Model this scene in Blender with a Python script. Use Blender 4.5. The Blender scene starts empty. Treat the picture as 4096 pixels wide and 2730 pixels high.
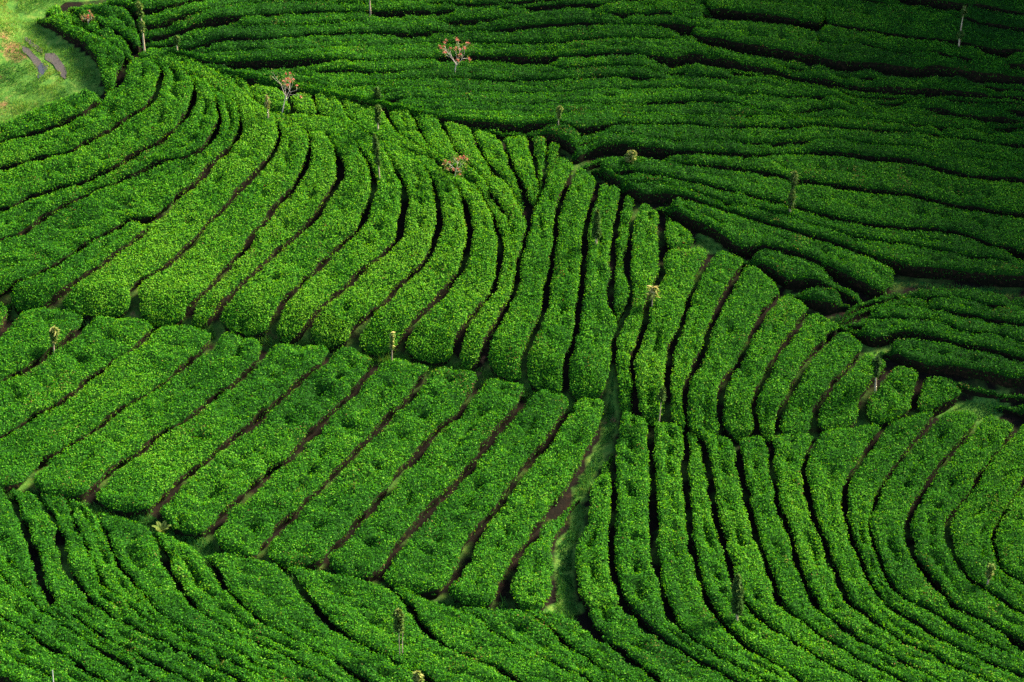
import bpy, math, random
import numpy as np
from mathutils import Vector

# ------------------------------------------------------------------ camera, sky, sun, exposure
scene = bpy.context.scene
cam_data = bpy.data.cameras.new('camera')
cam_data.sensor_width = 36.0
cam_data.lens = 18.0 / math.tan(math.radians(12.0))
cam_data.clip_start = 1.0
cam_data.clip_end = 2000.0
cam = bpy.data.objects.new('camera', cam_data)
cam.location = (0.0, 0.0, 64.0)
cam.rotation_euler = (math.radians(63.0), 0.0, 0.0)
scene.collection.objects.link(cam)
scene.camera = cam

SUN_ELEV, SUN_AZ = math.radians(40.0), math.radians(64.0)      # azimuth from +Y towards +X: beyond the added shade ridge, to the right
world = bpy.data.worlds.new('World')
scene.world = world
world.use_nodes = True
wn, wl = world.node_tree.nodes, world.node_tree.links
sky = wn.new('ShaderNodeTexSky')
sky.sky_type = 'NISHITA'
sky.sun_disc = False
sky.sun_elevation = SUN_ELEV
sky.sun_rotation = SUN_AZ
sky.air_density = 1.0
sky.dust_density = 1.0
wn['Background'].inputs['Strength'].default_value = 0.085
wl.new(sky.outputs[0], wn['Background'].inputs['Color'])
sun_data = bpy.data.lights.new('sun', 'SUN')
sun_data.energy = 5.0
sun_data.angle = math.radians(16.0)
sun_data.color = (1.0, 0.90, 0.66)
sun = bpy.data.objects.new('sun', sun_data)
sd = Vector((math.sin(SUN_AZ) * math.cos(SUN_ELEV), math.cos(SUN_AZ) * math.cos(SUN_ELEV), math.sin(SUN_ELEV)))
sun.rotation_euler = sd.to_track_quat('Z', 'Y').to_euler()
sun.location = (60, 160, 90)
scene.collection.objects.link(sun)
scene.view_settings.view_transform = 'Standard'
scene.view_settings.look = 'None'
scene.view_settings.gamma = 1.0
scene.view_settings.use_curve_mapping = False
scene.view_settings.exposure = 2.0
scene.render.film_transparent = False
scene.cycles.max_bounces = 5
scene.cycles.diffuse_bounces = 3
scene.cycles.transmission_bounces = 3
scene.cycles.use_denoising = False

rng = np.random.default_rng(7)
random.seed(7)
COL = scene.collection

# ------------------------------------------------------------------ terrain as one height field
def offset_line(pts, x, y):
    """signed distance to an open polyline (extended at both ends), positive on its left side"""
    p = np.array(pts, float)
    p = np.vstack([p[0] + (p[0] - p[1]) * 40, p, p[-1] + (p[-1] - p[-2]) * 40])
    best = np.full(x.shape, 1e18); sgn = np.ones(x.shape)
    for a, b in zip(p[:-1], p[1:]):
        d = b - a
        t = np.clip(((x - a[0]) * d[0] + (y - a[1]) * d[1]) / (d @ d), 0, 1)
        qx, qy = x - a[0] - t * d[0], y - a[1] - t * d[1]
        dd = qx * qx + qy * qy
        m = dd < best
        best = np.where(m, dd, best)
        sgn = np.where(m, np.sign(d[0] * qy - d[1] * qx), sgn)
    return sgn * np.sqrt(best)

def soft(v, k):
    return k * np.logaddexp(0, v / k)

def step(v):
    v = np.clip(v, 0, 1)
    return v * v * (3 - 2 * v)

def terrain(x, y):
    z = 0.24 * (y - 91)
    z = np.where(y > 160, 0.24 * 69 + 0.24 * 60 * np.tanh((y - 160) / 60), z)
    v = offset_line(VALLEY, x, y)                       # positive on the far hillside
    z = z + 0.20 * 30 * np.tanh(soft(v, 1.6) / 30)
    z = z - 0.16 * 25 * np.tanh(soft(v, 3.0) / 20) * step((x - 2) / 26)
    r = offset_line(SHADE_RIDGE, x, y)                        # unseen mountain side, added and shaped to shade the far and right rows
    z = z + 47 * step((r + 2) / 28) * step((x + 4) / 40)
    c = offset_line(CREST, x, y)
    amp = 2.1 - 1.2 * step((x - 2) / 16)
    z = z + amp * np.exp(-0.5 * (c / np.where(c > 0, 4.2, 7.5)) ** 2)
    t = offset_line(TERRACE, x, y)                      # small bank above the cross path
    z = z + 0.65 * step((t + 0.6) / 1.4)
    b = offset_line(HOLLOW, x, y)                       # the foreground rises again towards the viewer
    z = z + 0.22 * 60 * np.tanh(soft(-b, 2.2) / 60)
    g = offset_line(GULLY, x, y)
    z = z - 0.15 * np.exp(-0.5 * (g / 0.9) ** 2) * step((y - 88) / 6) * (1 - step((y - 110) / 5))
    k = offset_line(BANK, x, y)                         # cut bank left of the track
    z = z + 1.9 * step((k + 0.2) / 3.2) * step((-x - 14) / 8)
    return z
VALLEY = [(-40.49, 144.25), (-29.52, 144.25), (-23.74, 141.86), (-20.34, 140.45), (-16.39, 138.38), (-13.95, 137.7), (-10.97, 136.57), (-4.61, 134.93), (0.61, 133.28), (3.91, 130.51), (6.35, 127.43), (10.35, 123.09), (13.09, 120.62), (15.87, 116.96), (17.57, 115.19), (19.92, 111.59), (23.03, 109.44), (27.17, 107.34)]
CREST = [(-39.84, 155.0), (-29.82, 146.21), (-22.76, 140.45), (-18.43, 137.47), (-14.53, 134.93), (-10.79, 133.49), (-7.08, 131.35), (-3.19, 128.65), (0.09, 126.82), (3.84, 127.43), (7.96, 124.25), (11.42, 120.81), (14.74, 117.5), (17.86, 113.63), (20.89, 110.26), (26.01, 107.03)]
TERRACE = [(-32.61, 117.86), (-26.49, 116.6), (-18.16, 115.72), (-11.05, 114.32), (-6.38, 113.45), (-1.75, 111.92), (2.78, 109.76), (5.01, 108.79), (9.4, 107.18), (12.71, 106.96), (17.23, 107.82), (21.41, 109.11), (26.27, 108.63)]
HOLLOW = [(-30.02, 104.53), (-25.43, 103.16), (-20.9, 101.67), (-15.33, 99.49), (-6.75, 96.4), (-0.54, 95.3), (3.14, 94.9), (6.65, 95.58), (10.76, 95.58), (14.91, 95.98), (19.08, 96.4), (25.42, 97.23)]
GULLY = [(5.01, 108.95), (4.38, 106.39), (3.31, 103.01), (2.85, 101.23), (2.48, 98.35), (2.64, 95.58)]
BANK = [(-32.27, 135.83), (-31.0, 136.66), (-30.15, 137.51), (-30.0, 139.97), (-31.16, 141.98), (-32.11, 143.78), (-33.74, 146.41)]
SHADE_RIDGE = [(-30.0, 215.0), (10.0, 185.0), (38.0, 162.0), (50.0, 142.0), (57.0, 124.0), (61.0, 106.0), (67.0, 88.0), (80.0, 62.0)]
TURF_AREAS = [([(-34.77, 144.19), (-23.84, 146.28), (-23.37, 142.52), (-27.04, 142.3), (-28.13, 141.78), (-29.06, 140.68), (-28.18, 139.54), (-27.12, 138.65), (-26.14, 137.72), (-25.62, 137.04), (-24.68, 135.71), (-24.55, 134.68), (-24.16, 133.19), (-25.5, 133.93), (-26.42, 133.48), (-28.78, 132.48), (-30.05, 131.71), (-32.56, 130.24)], 1.1), ([(4.91, 108.97), (5.44, 108.36), (5.08, 106.51), (4.58, 105.42), (4.07, 104.19), (3.56, 102.26), (3.67, 102.01), (2.92, 99.06), (2.89, 97.35), (3.39, 95.07), (3.0, 94.86), (1.97, 95.31), (2.23, 98.12), (2.26, 99.84), (2.84, 100.82), (3.1, 102.06), (3.13, 103.45), (3.87, 105.42), (4.63, 107.38)], 0.75), ([(12.02, 145.16), (12.91, 145.28), (12.43, 141.23), (11.62, 140.84), (11.04, 139.51), (11.0, 140.06), (11.81, 141.73)], 0.75), ([(19.45, 146.4), (20.51, 146.6), (19.47, 140.71), (18.29, 137.45), (18.03, 137.63), (18.75, 140.73)], 0.75), ([(3.83, 143.25), (4.92, 143.22), (4.89, 141.95), (3.81, 142.03)], 0.6), ([(8.3, 140.58), (9.09, 140.54), (9.04, 139.57), (8.26, 139.61)], 0.6), ([(10.01, 120.76), (11.48, 119.71), (12.13, 118.92), (11.74, 118.72), (11.13, 119.2), (10.17, 119.09), (8.56, 118.82), (8.38, 118.97), (10.06, 119.55)], 0.8), ([(22.96, 108.79), (25.24, 108.82), (25.28, 108.16), (23.97, 107.44), (21.63, 107.76), (21.95, 108.28)], 0.9), ([(5.45, 114.9), (5.93, 114.5), (5.72, 113.52), (5.37, 112.29), (5.44, 108.36), (4.9, 108.36), (4.92, 109.17), (5.29, 111.73)], 0.6), ([(-27.03, 116.77), (-23.17, 116.19), (-18.68, 115.38), (-14.87, 114.86), (-12.61, 114.17), (-12.56, 113.51), (-16.73, 114.68), (-19.31, 115.39), (-23.12, 115.73), (-27.0, 116.43)], 0.35), ([(12.37, 106.67), (15.33, 106.68), (17.72, 107.44), (20.47, 108.02), (21.96, 108.4), (21.87, 107.77), (19.03, 106.89), (15.52, 106.15), (13.15, 106.03)], 0.6), ([(28.45, 141.84), (31.5, 140.5), (31.21, 138.7), (28.77, 139.19), (27.89, 140.46)], 0.6), ([(-26.89, 104.22), (-23.76, 103.64), (-19.85, 101.94), (-14.76, 100.24), (-6.77, 97.09), (-0.54, 95.64), (2.33, 95.56), (3.12, 94.16), (-0.54, 94.26), (-6.68, 95.2), (-15.12, 97.74), (-20.59, 99.73), (-26.36, 101.41)], 0.45), ([(-27.22, 116.97), (-18.16, 115.95), (-11.04, 114.49), (-6.37, 113.44), (-1.75, 111.99), (2.78, 109.69), (5.0, 108.78), (4.97, 107.72), (2.76, 108.59), (-1.73, 110.7), (-6.32, 112.15), (-10.99, 113.44), (-18.05, 114.76), (-27.11, 116.07)], 0.45), ([(11.78, 119.28), (12.8, 118.43), (14.06, 117.44), (14.86, 116.47), (15.64, 115.43), (16.57, 114.74), (17.41, 114.47), (17.69, 113.57), (18.82, 112.19), (19.62, 111.19), (19.14, 111.21), (18.38, 112.08), (17.42, 113.37), (16.3, 114.53), (14.77, 116.17), (12.66, 118.25)], 0.42), ([(18.99, 116.3), (20.92, 118.52), (22.46, 118.51), (25.63, 118.3), (28.76, 117.98), (28.56, 116.81), (24.21, 117.36), (21.0, 117.19)], 0.25), ([(2.52, 127.5), (4.0, 128.06), (4.48, 125.97), (5.22, 124.38), (3.91, 124.37), (3.54, 125.57), (2.77, 126.53)], 0.4)]
RED_EARTH = [(-30.98, 138.9, 1.1, 0.6), (-30.64, 138.39, 0.9, 0.62), (-30.18, 138.07, 1.0, 0.8), (-29.74, 137.48, 0.9, 0.75), (-30.64, 135.93, 1.2, 0.55), (-30.19, 133.47, 1.0, 0.6), (-27.97, 133.1, 1.0, 0.5), (5.01, 108.07, 0.5, 0.8), (-12.96, 114.44, 1.0, 0.5), (-13.34, 114.41, 1.0, 0.5), (-1.79, 111.87, 0.6, 0.6), (-3.7, 112.42, 0.7, 0.5), (2.55, 100.17, 0.6, 0.5), (-6.09, 96.01, 0.7, 0.6), (-9.72, 97.42, 0.5, 0.5), (14.02, 131.51, 0.7, 0.5), (-20.31, 116.03, 0.8, 0.5)]
HEDGES = [
{'a':[(-36.27,126.83),(-33.33,128.74),(-30.82,130.38),(-29.9,131.04),(-28.64,131.8),(-27.34,132.42),(-26.28,132.79),(-25.37,133.23),(-24.58,133.06)],'b':[(-36.61,126.42),(-33.35,127.69),(-30.56,128.79),(-29.63,129.32),(-28.32,129.64),(-27.35,130.05),(-26.5,130.28),(-25.72,130.62),(-24.85,131.31),(-24.13,132.15)],'gl':1.1,'gr':1.1,'split':0.52,'ts':0,'te':0,'h':0.85,'tone':0.089,'rough':1.2,'ext':0.5, 'label':'first tea hedge down from the grass verge on the upper left shoulder','group':'tea hedges curving over the upper left shoulder'},
{'a':[(-22.93,135.23),(-23.06,134.25),(-23.22,133.27),(-23.88,132.41),(-24.85,131.31),(-25.72,130.62),(-26.5,130.28),(-27.35,130.05),(-28.32,129.64),(-29.63,129.32),(-30.56,128.79),(-33.35,127.69),(-36.61,126.42)],'b':[(-21.06,135.02),(-20.75,134.4),(-20.6,133.68),(-20.7,132.98),(-20.84,132.05),(-20.96,131.51),(-21.66,131.03),(-22.41,130.46),(-23.03,129.86),(-23.83,129.2),(-24.77,128.57),(-25.7,128.0),(-27.01,127.71),(-28.3,127.34),(-29.26,127.01),(-30.21,126.67),(-33.06,125.74),(-36.39,124.66)],'gl':1.1,'gr':1.1,'split':0.52,'ts':0,'te':0,'h':0.85,'tone':0.066,'rough':1.2,'ext':0.5, 'label':'second tea hedge down from the grass verge on the upper left shoulder','group':'tea hedges curving over the upper left shoulder'},
{'a':[(-21.06,135.02),(-20.75,134.4),(-20.6,133.68),(-20.7,132.98),(-20.84,132.05),(-20.96,131.51),(-21.66,131.03),(-22.41,130.46),(-23.03,129.86),(-23.83,129.2),(-24.77,128.57),(-25.7,128.0),(-27.01,127.71),(-28.3,127.34),(-29.26,127.01),(-30.21,126.67),(-33.06,125.74),(-36.39,124.66)],'b':[(-18.83,133.6),(-18.54,132.78),(-18.49,131.6),(-18.68,130.67),(-18.94,129.92),(-19.29,129.33),(-19.79,128.83),(-20.15,128.42),(-20.71,127.96),(-21.58,127.38),(-22.2,126.9),(-22.81,126.42),(-23.56,125.99),(-24.37,125.58),(-25.0,125.29),(-25.96,125.03),(-26.57,124.68),(-27.49,124.24),(-27.89,123.83),(-28.68,123.48),(-29.59,123.02),(-32.22,121.57),(-35.29,119.89)],'gl':1.1,'gr':1.1,'split':0.52,'ts':1,'te':0,'h':0.85,'tone':0.069,'rough':1.2,'ext':0.5, 'label':'third tea hedge down from the grass verge on the upper left shoulder','group':'tea hedges curving over the upper left shoulder'},
{'a':[(-18.83,133.6),(-18.54,132.78),(-18.49,131.6),(-18.68,130.67),(-18.94,129.92),(-19.29,129.33),(-19.79,128.83),(-20.15,128.42),(-20.71,127.96),(-21.58,127.38),(-22.2,126.9),(-22.81,126.42),(-23.56,125.99),(-24.37,125.58),(-25.0,125.29),(-25.96,125.03),(-26.57,124.68),(-27.49,124.24),(-27.89,123.83),(-28.68,123.48),(-29.59,123.02),(-32.22,121.57),(-35.29,119.89)],'b':[(-17.69,132.51),(-17.09,131.24),(-16.83,129.82),(-17.0,128.64),(-17.58,127.61),(-18.52,126.9),(-19.72,126.9),(-20.48,126.53),(-21.4,125.8),(-21.86,125.68),(-22.98,125.09),(-23.73,124.72),(-24.5,124.07),(-25.41,123.52),(-25.99,122.98),(-26.48,122.34),(-27.06,121.48),(-27.65,121.08),(-28.24,120.79),(-29.14,120.34),(-31.54,118.54),(-34.34,116.43)],'gl':1.1,'gr':1.1,'split':0.52,'ts':1,'te':0,'h':0.85,'tone':0.053,'rough':1.2,'ext':0.5, 'label':'fourth tea hedge down from the grass verge on the upper left shoulder','group':'tea hedges curving over the upper left shoulder'},
{'a':[(-17.69,132.51),(-17.09,131.24),(-16.83,129.82),(-17.0,128.64),(-17.58,127.61),(-18.52,126.9),(-19.72,126.9),(-20.48,126.53),(-21.4,125.8),(-21.86,125.68),(-22.98,125.09),(-23.73,124.72),(-24.5,124.07),(-25.41,123.52),(-25.99,122.98),(-26.48,122.34),(-27.06,121.48),(-27.65,121.08),(-28.24,120.79),(-29.14,120.34),(-31.54,118.54),(-34.34,116.43)],'b':[(-15.88,130.57),(-15.66,129.64),(-15.65,128.62),(-15.93,127.93),(-16.4,127.18),(-17.01,126.49),(-17.33,125.56),(-17.73,124.96),(-18.27,124.39),(-18.98,123.6),(-19.5,122.91),(-20.11,122.51),(-21.14,122.43),(-21.9,121.73),(-22.78,120.94),(-23.66,120.29),(-24.3,119.36),(-25.02,118.61),(-25.7,118.05),(-26.46,117.67),(-27.05,117.33),(-27.39,116.94)],'gl':1.1,'gr':1.1,'split':0.52,'ts':1,'te':0,'h':0.85,'tone':0.038,'rough':1.2,'ext':0.5, 'label':'fifth tea hedge down from the grass verge on the upper left shoulder','group':'tea hedges curving over the upper left shoulder'},
{'a':[(-20.37,122.52),(-21.14,122.43),(-21.9,121.73),(-22.78,120.94),(-23.66,120.29),(-24.3,119.36),(-25.02,118.61),(-25.7,118.05),(-26.46,117.67),(-27.05,117.33),(-27.25,116.91)],'b':[(-19.93,122.1),(-20.37,121.41),(-20.63,120.85),(-21.38,120.11),(-21.92,119.28),(-22.47,118.57),(-23.02,118.0),(-23.58,117.42),(-24.13,116.74),(-24.84,116.25)],'gl':1.1,'gr':1.1,'split':0.52,'ts':0,'te':0,'h':0.85,'tone':0.064,'rough':1.2,'ext':0.5, 'label':'sixth tea hedge down from the grass verge on the upper left shoulder','group':'tea hedges curving over the upper left shoulder'},
{'a':[(-15.88,130.57),(-15.66,129.64),(-15.65,128.62),(-15.93,127.93),(-16.4,127.18),(-17.01,126.49),(-17.33,125.56),(-17.73,124.96),(-18.27,124.39),(-18.98,123.6),(-19.48,122.72),(-19.99,122.02),(-20.37,121.41),(-20.63,120.85),(-21.38,120.11),(-21.92,119.28),(-22.47,118.57),(-23.02,118.0),(-23.58,117.42),(-24.13,116.74),(-24.4,116.33)],'b':[(-13.64,129.66),(-13.39,128.92),(-13.24,128.25),(-13.36,127.57),(-13.58,126.95),(-13.88,126.38),(-14.3,125.79),(-14.66,125.27),(-14.82,124.92),(-15.41,124.09),(-15.87,123.27),(-16.32,122.48),(-16.85,121.79),(-17.23,121.07),(-17.61,120.28),(-18.04,119.56),(-18.61,118.86),(-19.3,118.14),(-19.99,117.56),(-20.41,116.87),(-20.16,116.25),(-20.26,115.81)],'gl':1.08,'gr':1.08,'split':0.63,'ts':1,'te':0,'h':0.85,'tone':0.209,'rough':0.9,'ext':0.5, 'label':'first sharply bending tea hedge from the left on the bright middle slope','group':'S-shaped tea hedges of the bright middle slope'},
{'a':[(-13.64,129.66),(-13.39,128.92),(-13.24,128.25),(-13.36,127.57),(-13.58,126.95),(-13.88,126.38),(-14.3,125.79),(-14.66,125.27),(-14.82,124.92),(-15.41,124.09),(-15.87,123.27),(-16.32,122.48),(-16.85,121.79),(-17.23,121.07),(-17.61,120.28),(-18.04,119.56),(-18.61,118.86),(-19.3,118.14),(-19.99,117.56),(-20.41,116.87),(-20.16,116.25),(-20.26,115.81)],'b':[(-11.65,128.1),(-11.48,127.47),(-11.46,126.64),(-11.58,125.78),(-11.86,125.01),(-12.09,124.47),(-12.44,123.81),(-12.86,123.23),(-13.27,122.57),(-13.55,121.99),(-13.96,121.33),(-14.3,120.74),(-14.55,119.93),(-14.93,119.14),(-15.37,118.35),(-15.75,117.64),(-16.07,116.93),(-16.57,116.25),(-17.16,115.78),(-17.31,115.23)],'gl':1.08,'gr':1.08,'split':0.63,'ts':1,'te':0,'h':0.85,'tone':0.18,'rough':0.9,'ext':0.5, 'label':'second sharply bending tea hedge from the left on the bright middle slope','group':'S-shaped tea hedges of the bright middle slope'},
{'a':[(-11.65,128.1),(-11.48,127.47),(-11.46,126.64),(-11.58,125.78),(-11.86,125.01),(-12.09,124.47),(-12.44,123.81),(-12.86,123.23),(-13.27,122.57),(-13.55,121.99),(-13.96,121.33),(-14.3,120.74),(-14.55,119.93),(-14.93,119.14),(-15.37,118.35),(-15.75,117.64),(-16.07,116.93),(-16.57,116.25),(-17.16,115.78),(-17.31,115.23)],'b':[(-10.57,127.99),(-10.13,127.22),(-9.83,126.55),(-9.65,125.73),(-9.6,125.29),(-9.6,125.35),(-9.66,124.57),(-9.89,123.88),(-10.18,123.19),(-10.53,122.55),(-10.88,121.83),(-11.36,121.24),(-11.72,120.78),(-12.13,120.19),(-12.74,119.63),(-13.2,118.96),(-13.66,118.37),(-14.06,117.73),(-14.34,117.41),(-14.79,116.7),(-15.17,116.06),(-15.52,115.72),(-15.87,115.25)],'gl':1.08,'gr':1.08,'split':0.63,'ts':1,'te':0,'h':0.85,'tone':0.228,'rough':0.9,'ext':0.5, 'label':'third sharply bending tea hedge from the left on the bright middle slope','group':'S-shaped tea hedges of the bright middle slope'},
{'a':[(-10.57,127.99),(-10.13,127.22),(-9.83,126.55),(-9.65,125.73),(-9.6,125.29),(-9.6,125.35),(-9.66,124.57),(-9.89,123.88),(-10.18,123.19),(-10.53,122.55),(-10.88,121.83),(-11.36,121.24),(-11.72,120.78),(-12.13,120.19),(-12.74,119.63),(-13.2,118.96),(-13.66,118.37),(-14.06,117.73),(-14.34,117.41),(-14.79,116.7),(-15.17,116.06),(-15.52,115.72),(-15.87,115.25)],'b':[(-8.89,127.19),(-8.5,126.52),(-8.2,125.74),(-8.06,125.55),(-7.75,124.62),(-7.65,123.79),(-7.78,123.0),(-7.92,122.33),(-8.14,121.5),(-8.3,120.75),(-8.73,120.22),(-9.22,119.76),(-9.64,119.18),(-10.05,118.53),(-10.39,117.88),(-10.99,117.28),(-11.45,116.69),(-11.91,116.03),(-12.24,115.38),(-12.59,114.87),(-12.74,114.21)],'gl':1.08,'gr':1.08,'split':0.63,'ts':1,'te':0,'h':0.85,'tone':0.182,'rough':0.9,'ext':0.5, 'label':'fourth sharply bending tea hedge from the left on the bright middle slope','group':'S-shaped tea hedges of the bright middle slope'},
{'a':[(-8.89,127.19),(-8.5,126.52),(-8.2,125.74),(-8.06,125.55),(-7.75,124.62),(-7.65,123.79),(-7.78,123.0),(-7.92,122.33),(-8.14,121.5),(-8.3,120.75),(-8.73,120.22),(-9.22,119.76),(-9.64,119.18),(-10.05,118.53),(-10.39,117.88),(-10.99,117.28),(-11.45,116.69),(-11.91,116.03),(-12.24,115.38),(-12.59,114.87),(-12.74,114.21)],'b':[(-7.23,126.29),(-6.87,125.62),(-6.59,125.08),(-6.23,124.15),(-6.0,123.33),(-5.91,122.48),(-5.95,121.69),(-6.05,120.88),(-6.13,120.21),(-6.33,119.58),(-6.82,118.93),(-7.3,118.33),(-7.86,118.01),(-8.34,117.36),(-8.69,116.79),(-9.16,116.21),(-9.63,115.55),(-10.21,114.93),(-10.57,114.6),(-10.99,114.09)],'gl':1.08,'gr':1.08,'split':0.63,'ts':1,'te':0,'h':0.85,'tone':0.191,'rough':0.9,'ext':0.5, 'label':'fifth sharply bending tea hedge from the left on the bright middle slope','group':'S-shaped tea hedges of the bright middle slope'},
{'a':[(-7.23,126.29),(-6.87,125.62),(-6.59,125.08),(-6.23,124.15),(-6.0,123.33),(-5.91,122.48),(-5.95,121.69),(-6.05,120.88),(-6.13,120.21),(-6.33,119.58),(-6.82,118.93),(-7.3,118.33),(-7.86,118.01),(-8.34,117.36),(-8.69,116.79),(-9.16,116.21),(-9.63,115.55),(-10.21,114.93),(-10.57,114.6),(-10.99,114.09)],'b':[(-4.94,124.92),(-4.52,124.17),(-4.24,123.16),(-4.09,122.12),(-4.0,121.2),(-4.04,120.27),(-4.22,119.45),(-4.39,118.64),(-4.75,117.86),(-5.3,117.29),(-5.73,116.69),(-6.33,116.12),(-6.62,115.41),(-7.16,114.83),(-7.69,114.27),(-8.12,113.89),(-8.35,113.34)],'gl':1.08,'gr':1.08,'split':0.63,'ts':1,'te':0,'h':0.85,'tone':0.252,'rough':0.9,'ext':0.5, 'label':'sixth sharply bending tea hedge from the left on the bright middle slope','group':'S-shaped tea hedges of the bright middle slope'},
{'a':[(-4.94,124.92),(-4.52,124.17),(-4.24,123.16),(-4.09,122.12),(-4.0,121.2),(-4.04,120.27),(-4.22,119.45),(-4.39,118.64),(-4.75,117.86),(-5.3,117.29),(-5.73,116.69),(-6.33,116.12),(-6.62,115.41),(-7.16,114.83),(-7.69,114.27),(-8.12,113.89),(-8.35,113.34)],'b':[(-3.4,123.8),(-3.07,123.32),(-2.73,122.42),(-2.53,121.64),(-2.39,120.79),(-2.28,119.94),(-2.39,118.98),(-2.45,118.17),(-2.66,117.4),(-3.03,116.77),(-3.45,116.13),(-3.87,115.38),(-4.36,114.74),(-4.9,114.1),(-5.26,113.6),(-5.62,113.2),(-5.86,112.78)],'gl':1.08,'gr':1.08,'split':0.63,'ts':1,'te':0,'h':0.85,'tone':0.212,'rough':0.9,'ext':0.5, 'label':'seventh sharply bending tea hedge from the left on the bright middle slope','group':'S-shaped tea hedges of the bright middle slope'},
{'a':[(-3.4,123.8),(-3.07,123.32),(-2.73,122.42),(-2.53,121.64),(-2.39,120.79),(-2.28,119.94),(-2.39,118.98),(-2.45,118.17),(-2.66,117.4),(-3.03,116.77),(-3.45,116.13),(-3.87,115.38),(-4.36,114.74),(-4.9,114.1),(-5.26,113.6),(-5.62,113.2),(-5.86,112.78)],'b':[(-2.03,123.17),(-1.56,122.42),(-1.17,121.52),(-0.91,120.79),(-0.71,119.86),(-0.55,119.05),(-0.55,118.28),(-0.7,117.47),(-0.76,116.66),(-0.89,115.96),(-1.26,115.29),(-1.81,114.66),(-2.11,113.96),(-2.53,113.22),(-2.83,112.59),(-2.95,112.08)],'gl':1.08,'gr':1.08,'split':0.63,'ts':1,'te':0,'h':0.85,'tone':0.17,'rough':0.9,'ext':0.5, 'label':'eighth sharply bending tea hedge from the left on the bright middle slope','group':'S-shaped tea hedges of the bright middle slope'},
{'a':[(-0.11,120.2),(-0.58,119.38),(-0.55,118.28),(-0.7,117.47),(-0.76,116.66),(-0.89,115.96),(-1.26,115.29),(-1.81,114.66),(-2.11,113.96),(-2.53,113.22),(-2.83,112.59),(-2.95,112.08)],'b':[(0.11,121.86),(0.82,121.0),(0.94,120.19),(0.72,119.79),(0.74,118.76),(0.39,118.36),(0.39,117.47),(0.27,116.66),(0.11,115.44),(-0.33,114.75),(-0.57,113.93),(-0.81,113.45),(-1.18,112.64),(-1.57,111.65)],'gl':1.08,'gr':1.08,'split':0.63,'ts':1,'te':0,'h':0.85,'tone':0.183,'rough':0.9,'ext':0.5, 'label':'ninth sharply bending tea hedge from the left on the bright middle slope','group':'S-shaped tea hedges of the bright middle slope'},
{'a':[(-17.65,134.31),(-17.07,133.36),(-16.61,132.82)],'b':[(-15.58,132.81),(-15.32,132.1),(-14.9,131.17)],'gl':0.52,'gr':0.52,'split':0.66,'ts':0,'te':0,'h':0.8,'tone':0.172,'rough':0.9,'ext':0.3, 'label':'first short tea hedge from the left fanning down behind the bright crest','group':'short tea hedges fanning down behind the crest'},
{'a':[(-15.58,132.81),(-15.32,132.1),(-14.9,131.17)],'b':[(-12.99,131.57),(-12.87,130.7),(-12.55,130.06)],'gl':0.52,'gr':0.52,'split':0.66,'ts':0,'te':0,'h':0.8,'tone':0.227,'rough':0.9,'ext':0.3, 'label':'second short tea hedge from the left fanning down behind the bright crest','group':'short tea hedges fanning down behind the crest'},
{'a':[(-12.99,131.57),(-12.87,130.7),(-12.55,130.06)],'b':[(-11.56,131.61),(-11.41,130.77),(-11.09,129.87)],'gl':0.6,'gr':0.6,'split':0.66,'ts':0,'te':0,'h':0.8,'tone':0.139,'rough':0.9,'ext':0.3, 'label':'third short tea hedge from the left fanning down behind the bright crest','group':'short tea hedges fanning down behind the crest'},
{'a':[(-11.56,131.61),(-11.41,130.77),(-11.09,129.87)],'b':[(-10.0,131.11),(-9.75,130.28),(-9.51,129.56),(-9.14,128.92),(-8.64,128.29),(-8.22,127.89)],'gl':0.6,'gr':0.6,'split':0.66,'ts':0,'te':1,'h':0.8,'tone':0.14,'rough':0.9,'ext':0.3, 'label':'fourth short tea hedge from the left fanning down behind the bright crest','group':'short tea hedges fanning down behind the crest'},
{'a':[(-10.0,131.11),(-9.75,130.28),(-9.51,129.56),(-9.14,128.92),(-8.64,128.29),(-8.22,127.89)],'b':[(-7.26,129.71),(-6.99,128.81),(-6.63,128.04),(-6.27,127.52),(-5.79,127.11),(-5.38,126.77),(-4.77,126.06),(-4.23,125.54)],'gl':0.68,'gr':0.68,'split':0.66,'ts':0,'te':1,'h':0.8,'tone':0.19,'rough':0.9,'ext':0.3, 'label':'fifth short tea hedge from the left fanning down behind the bright crest','group':'short tea hedges fanning down behind the crest'},
{'a':[(-7.26,129.71),(-6.99,128.81),(-6.63,128.04),(-6.27,127.52),(-5.79,127.11),(-5.38,126.77),(-4.77,126.06),(-4.23,125.54)],'b':[(-5.89,129.99),(-5.52,128.92),(-5.22,127.96),(-4.86,127.05),(-4.51,126.4),(-4.1,125.8),(-3.63,125.32),(-3.22,124.64)],'gl':0.68,'gr':0.68,'split':0.66,'ts':0,'te':1,'h':0.8,'tone':0.115,'rough':0.9,'ext':0.3, 'label':'sixth short tea hedge from the left fanning down behind the bright crest','group':'short tea hedges fanning down behind the crest'},
{'a':[(-5.89,129.99),(-5.52,128.92),(-5.22,127.96),(-4.86,127.05),(-4.51,126.4),(-4.1,125.8),(-3.63,125.32),(-3.22,124.64)],'b':[(-4.1,128.87),(-3.88,128.03),(-3.6,127.26),(-3.32,126.46),(-2.91,125.55),(-2.51,124.94),(-2.04,124.34),(-1.64,123.85),(-1.38,123.47)],'gl':0.68,'gr':0.68,'split':0.66,'ts':0,'te':1,'h':0.8,'tone':0.138,'rough':0.9,'ext':0.3, 'label':'seventh short tea hedge from the left fanning down behind the bright crest','group':'short tea hedges fanning down behind the crest'},
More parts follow.
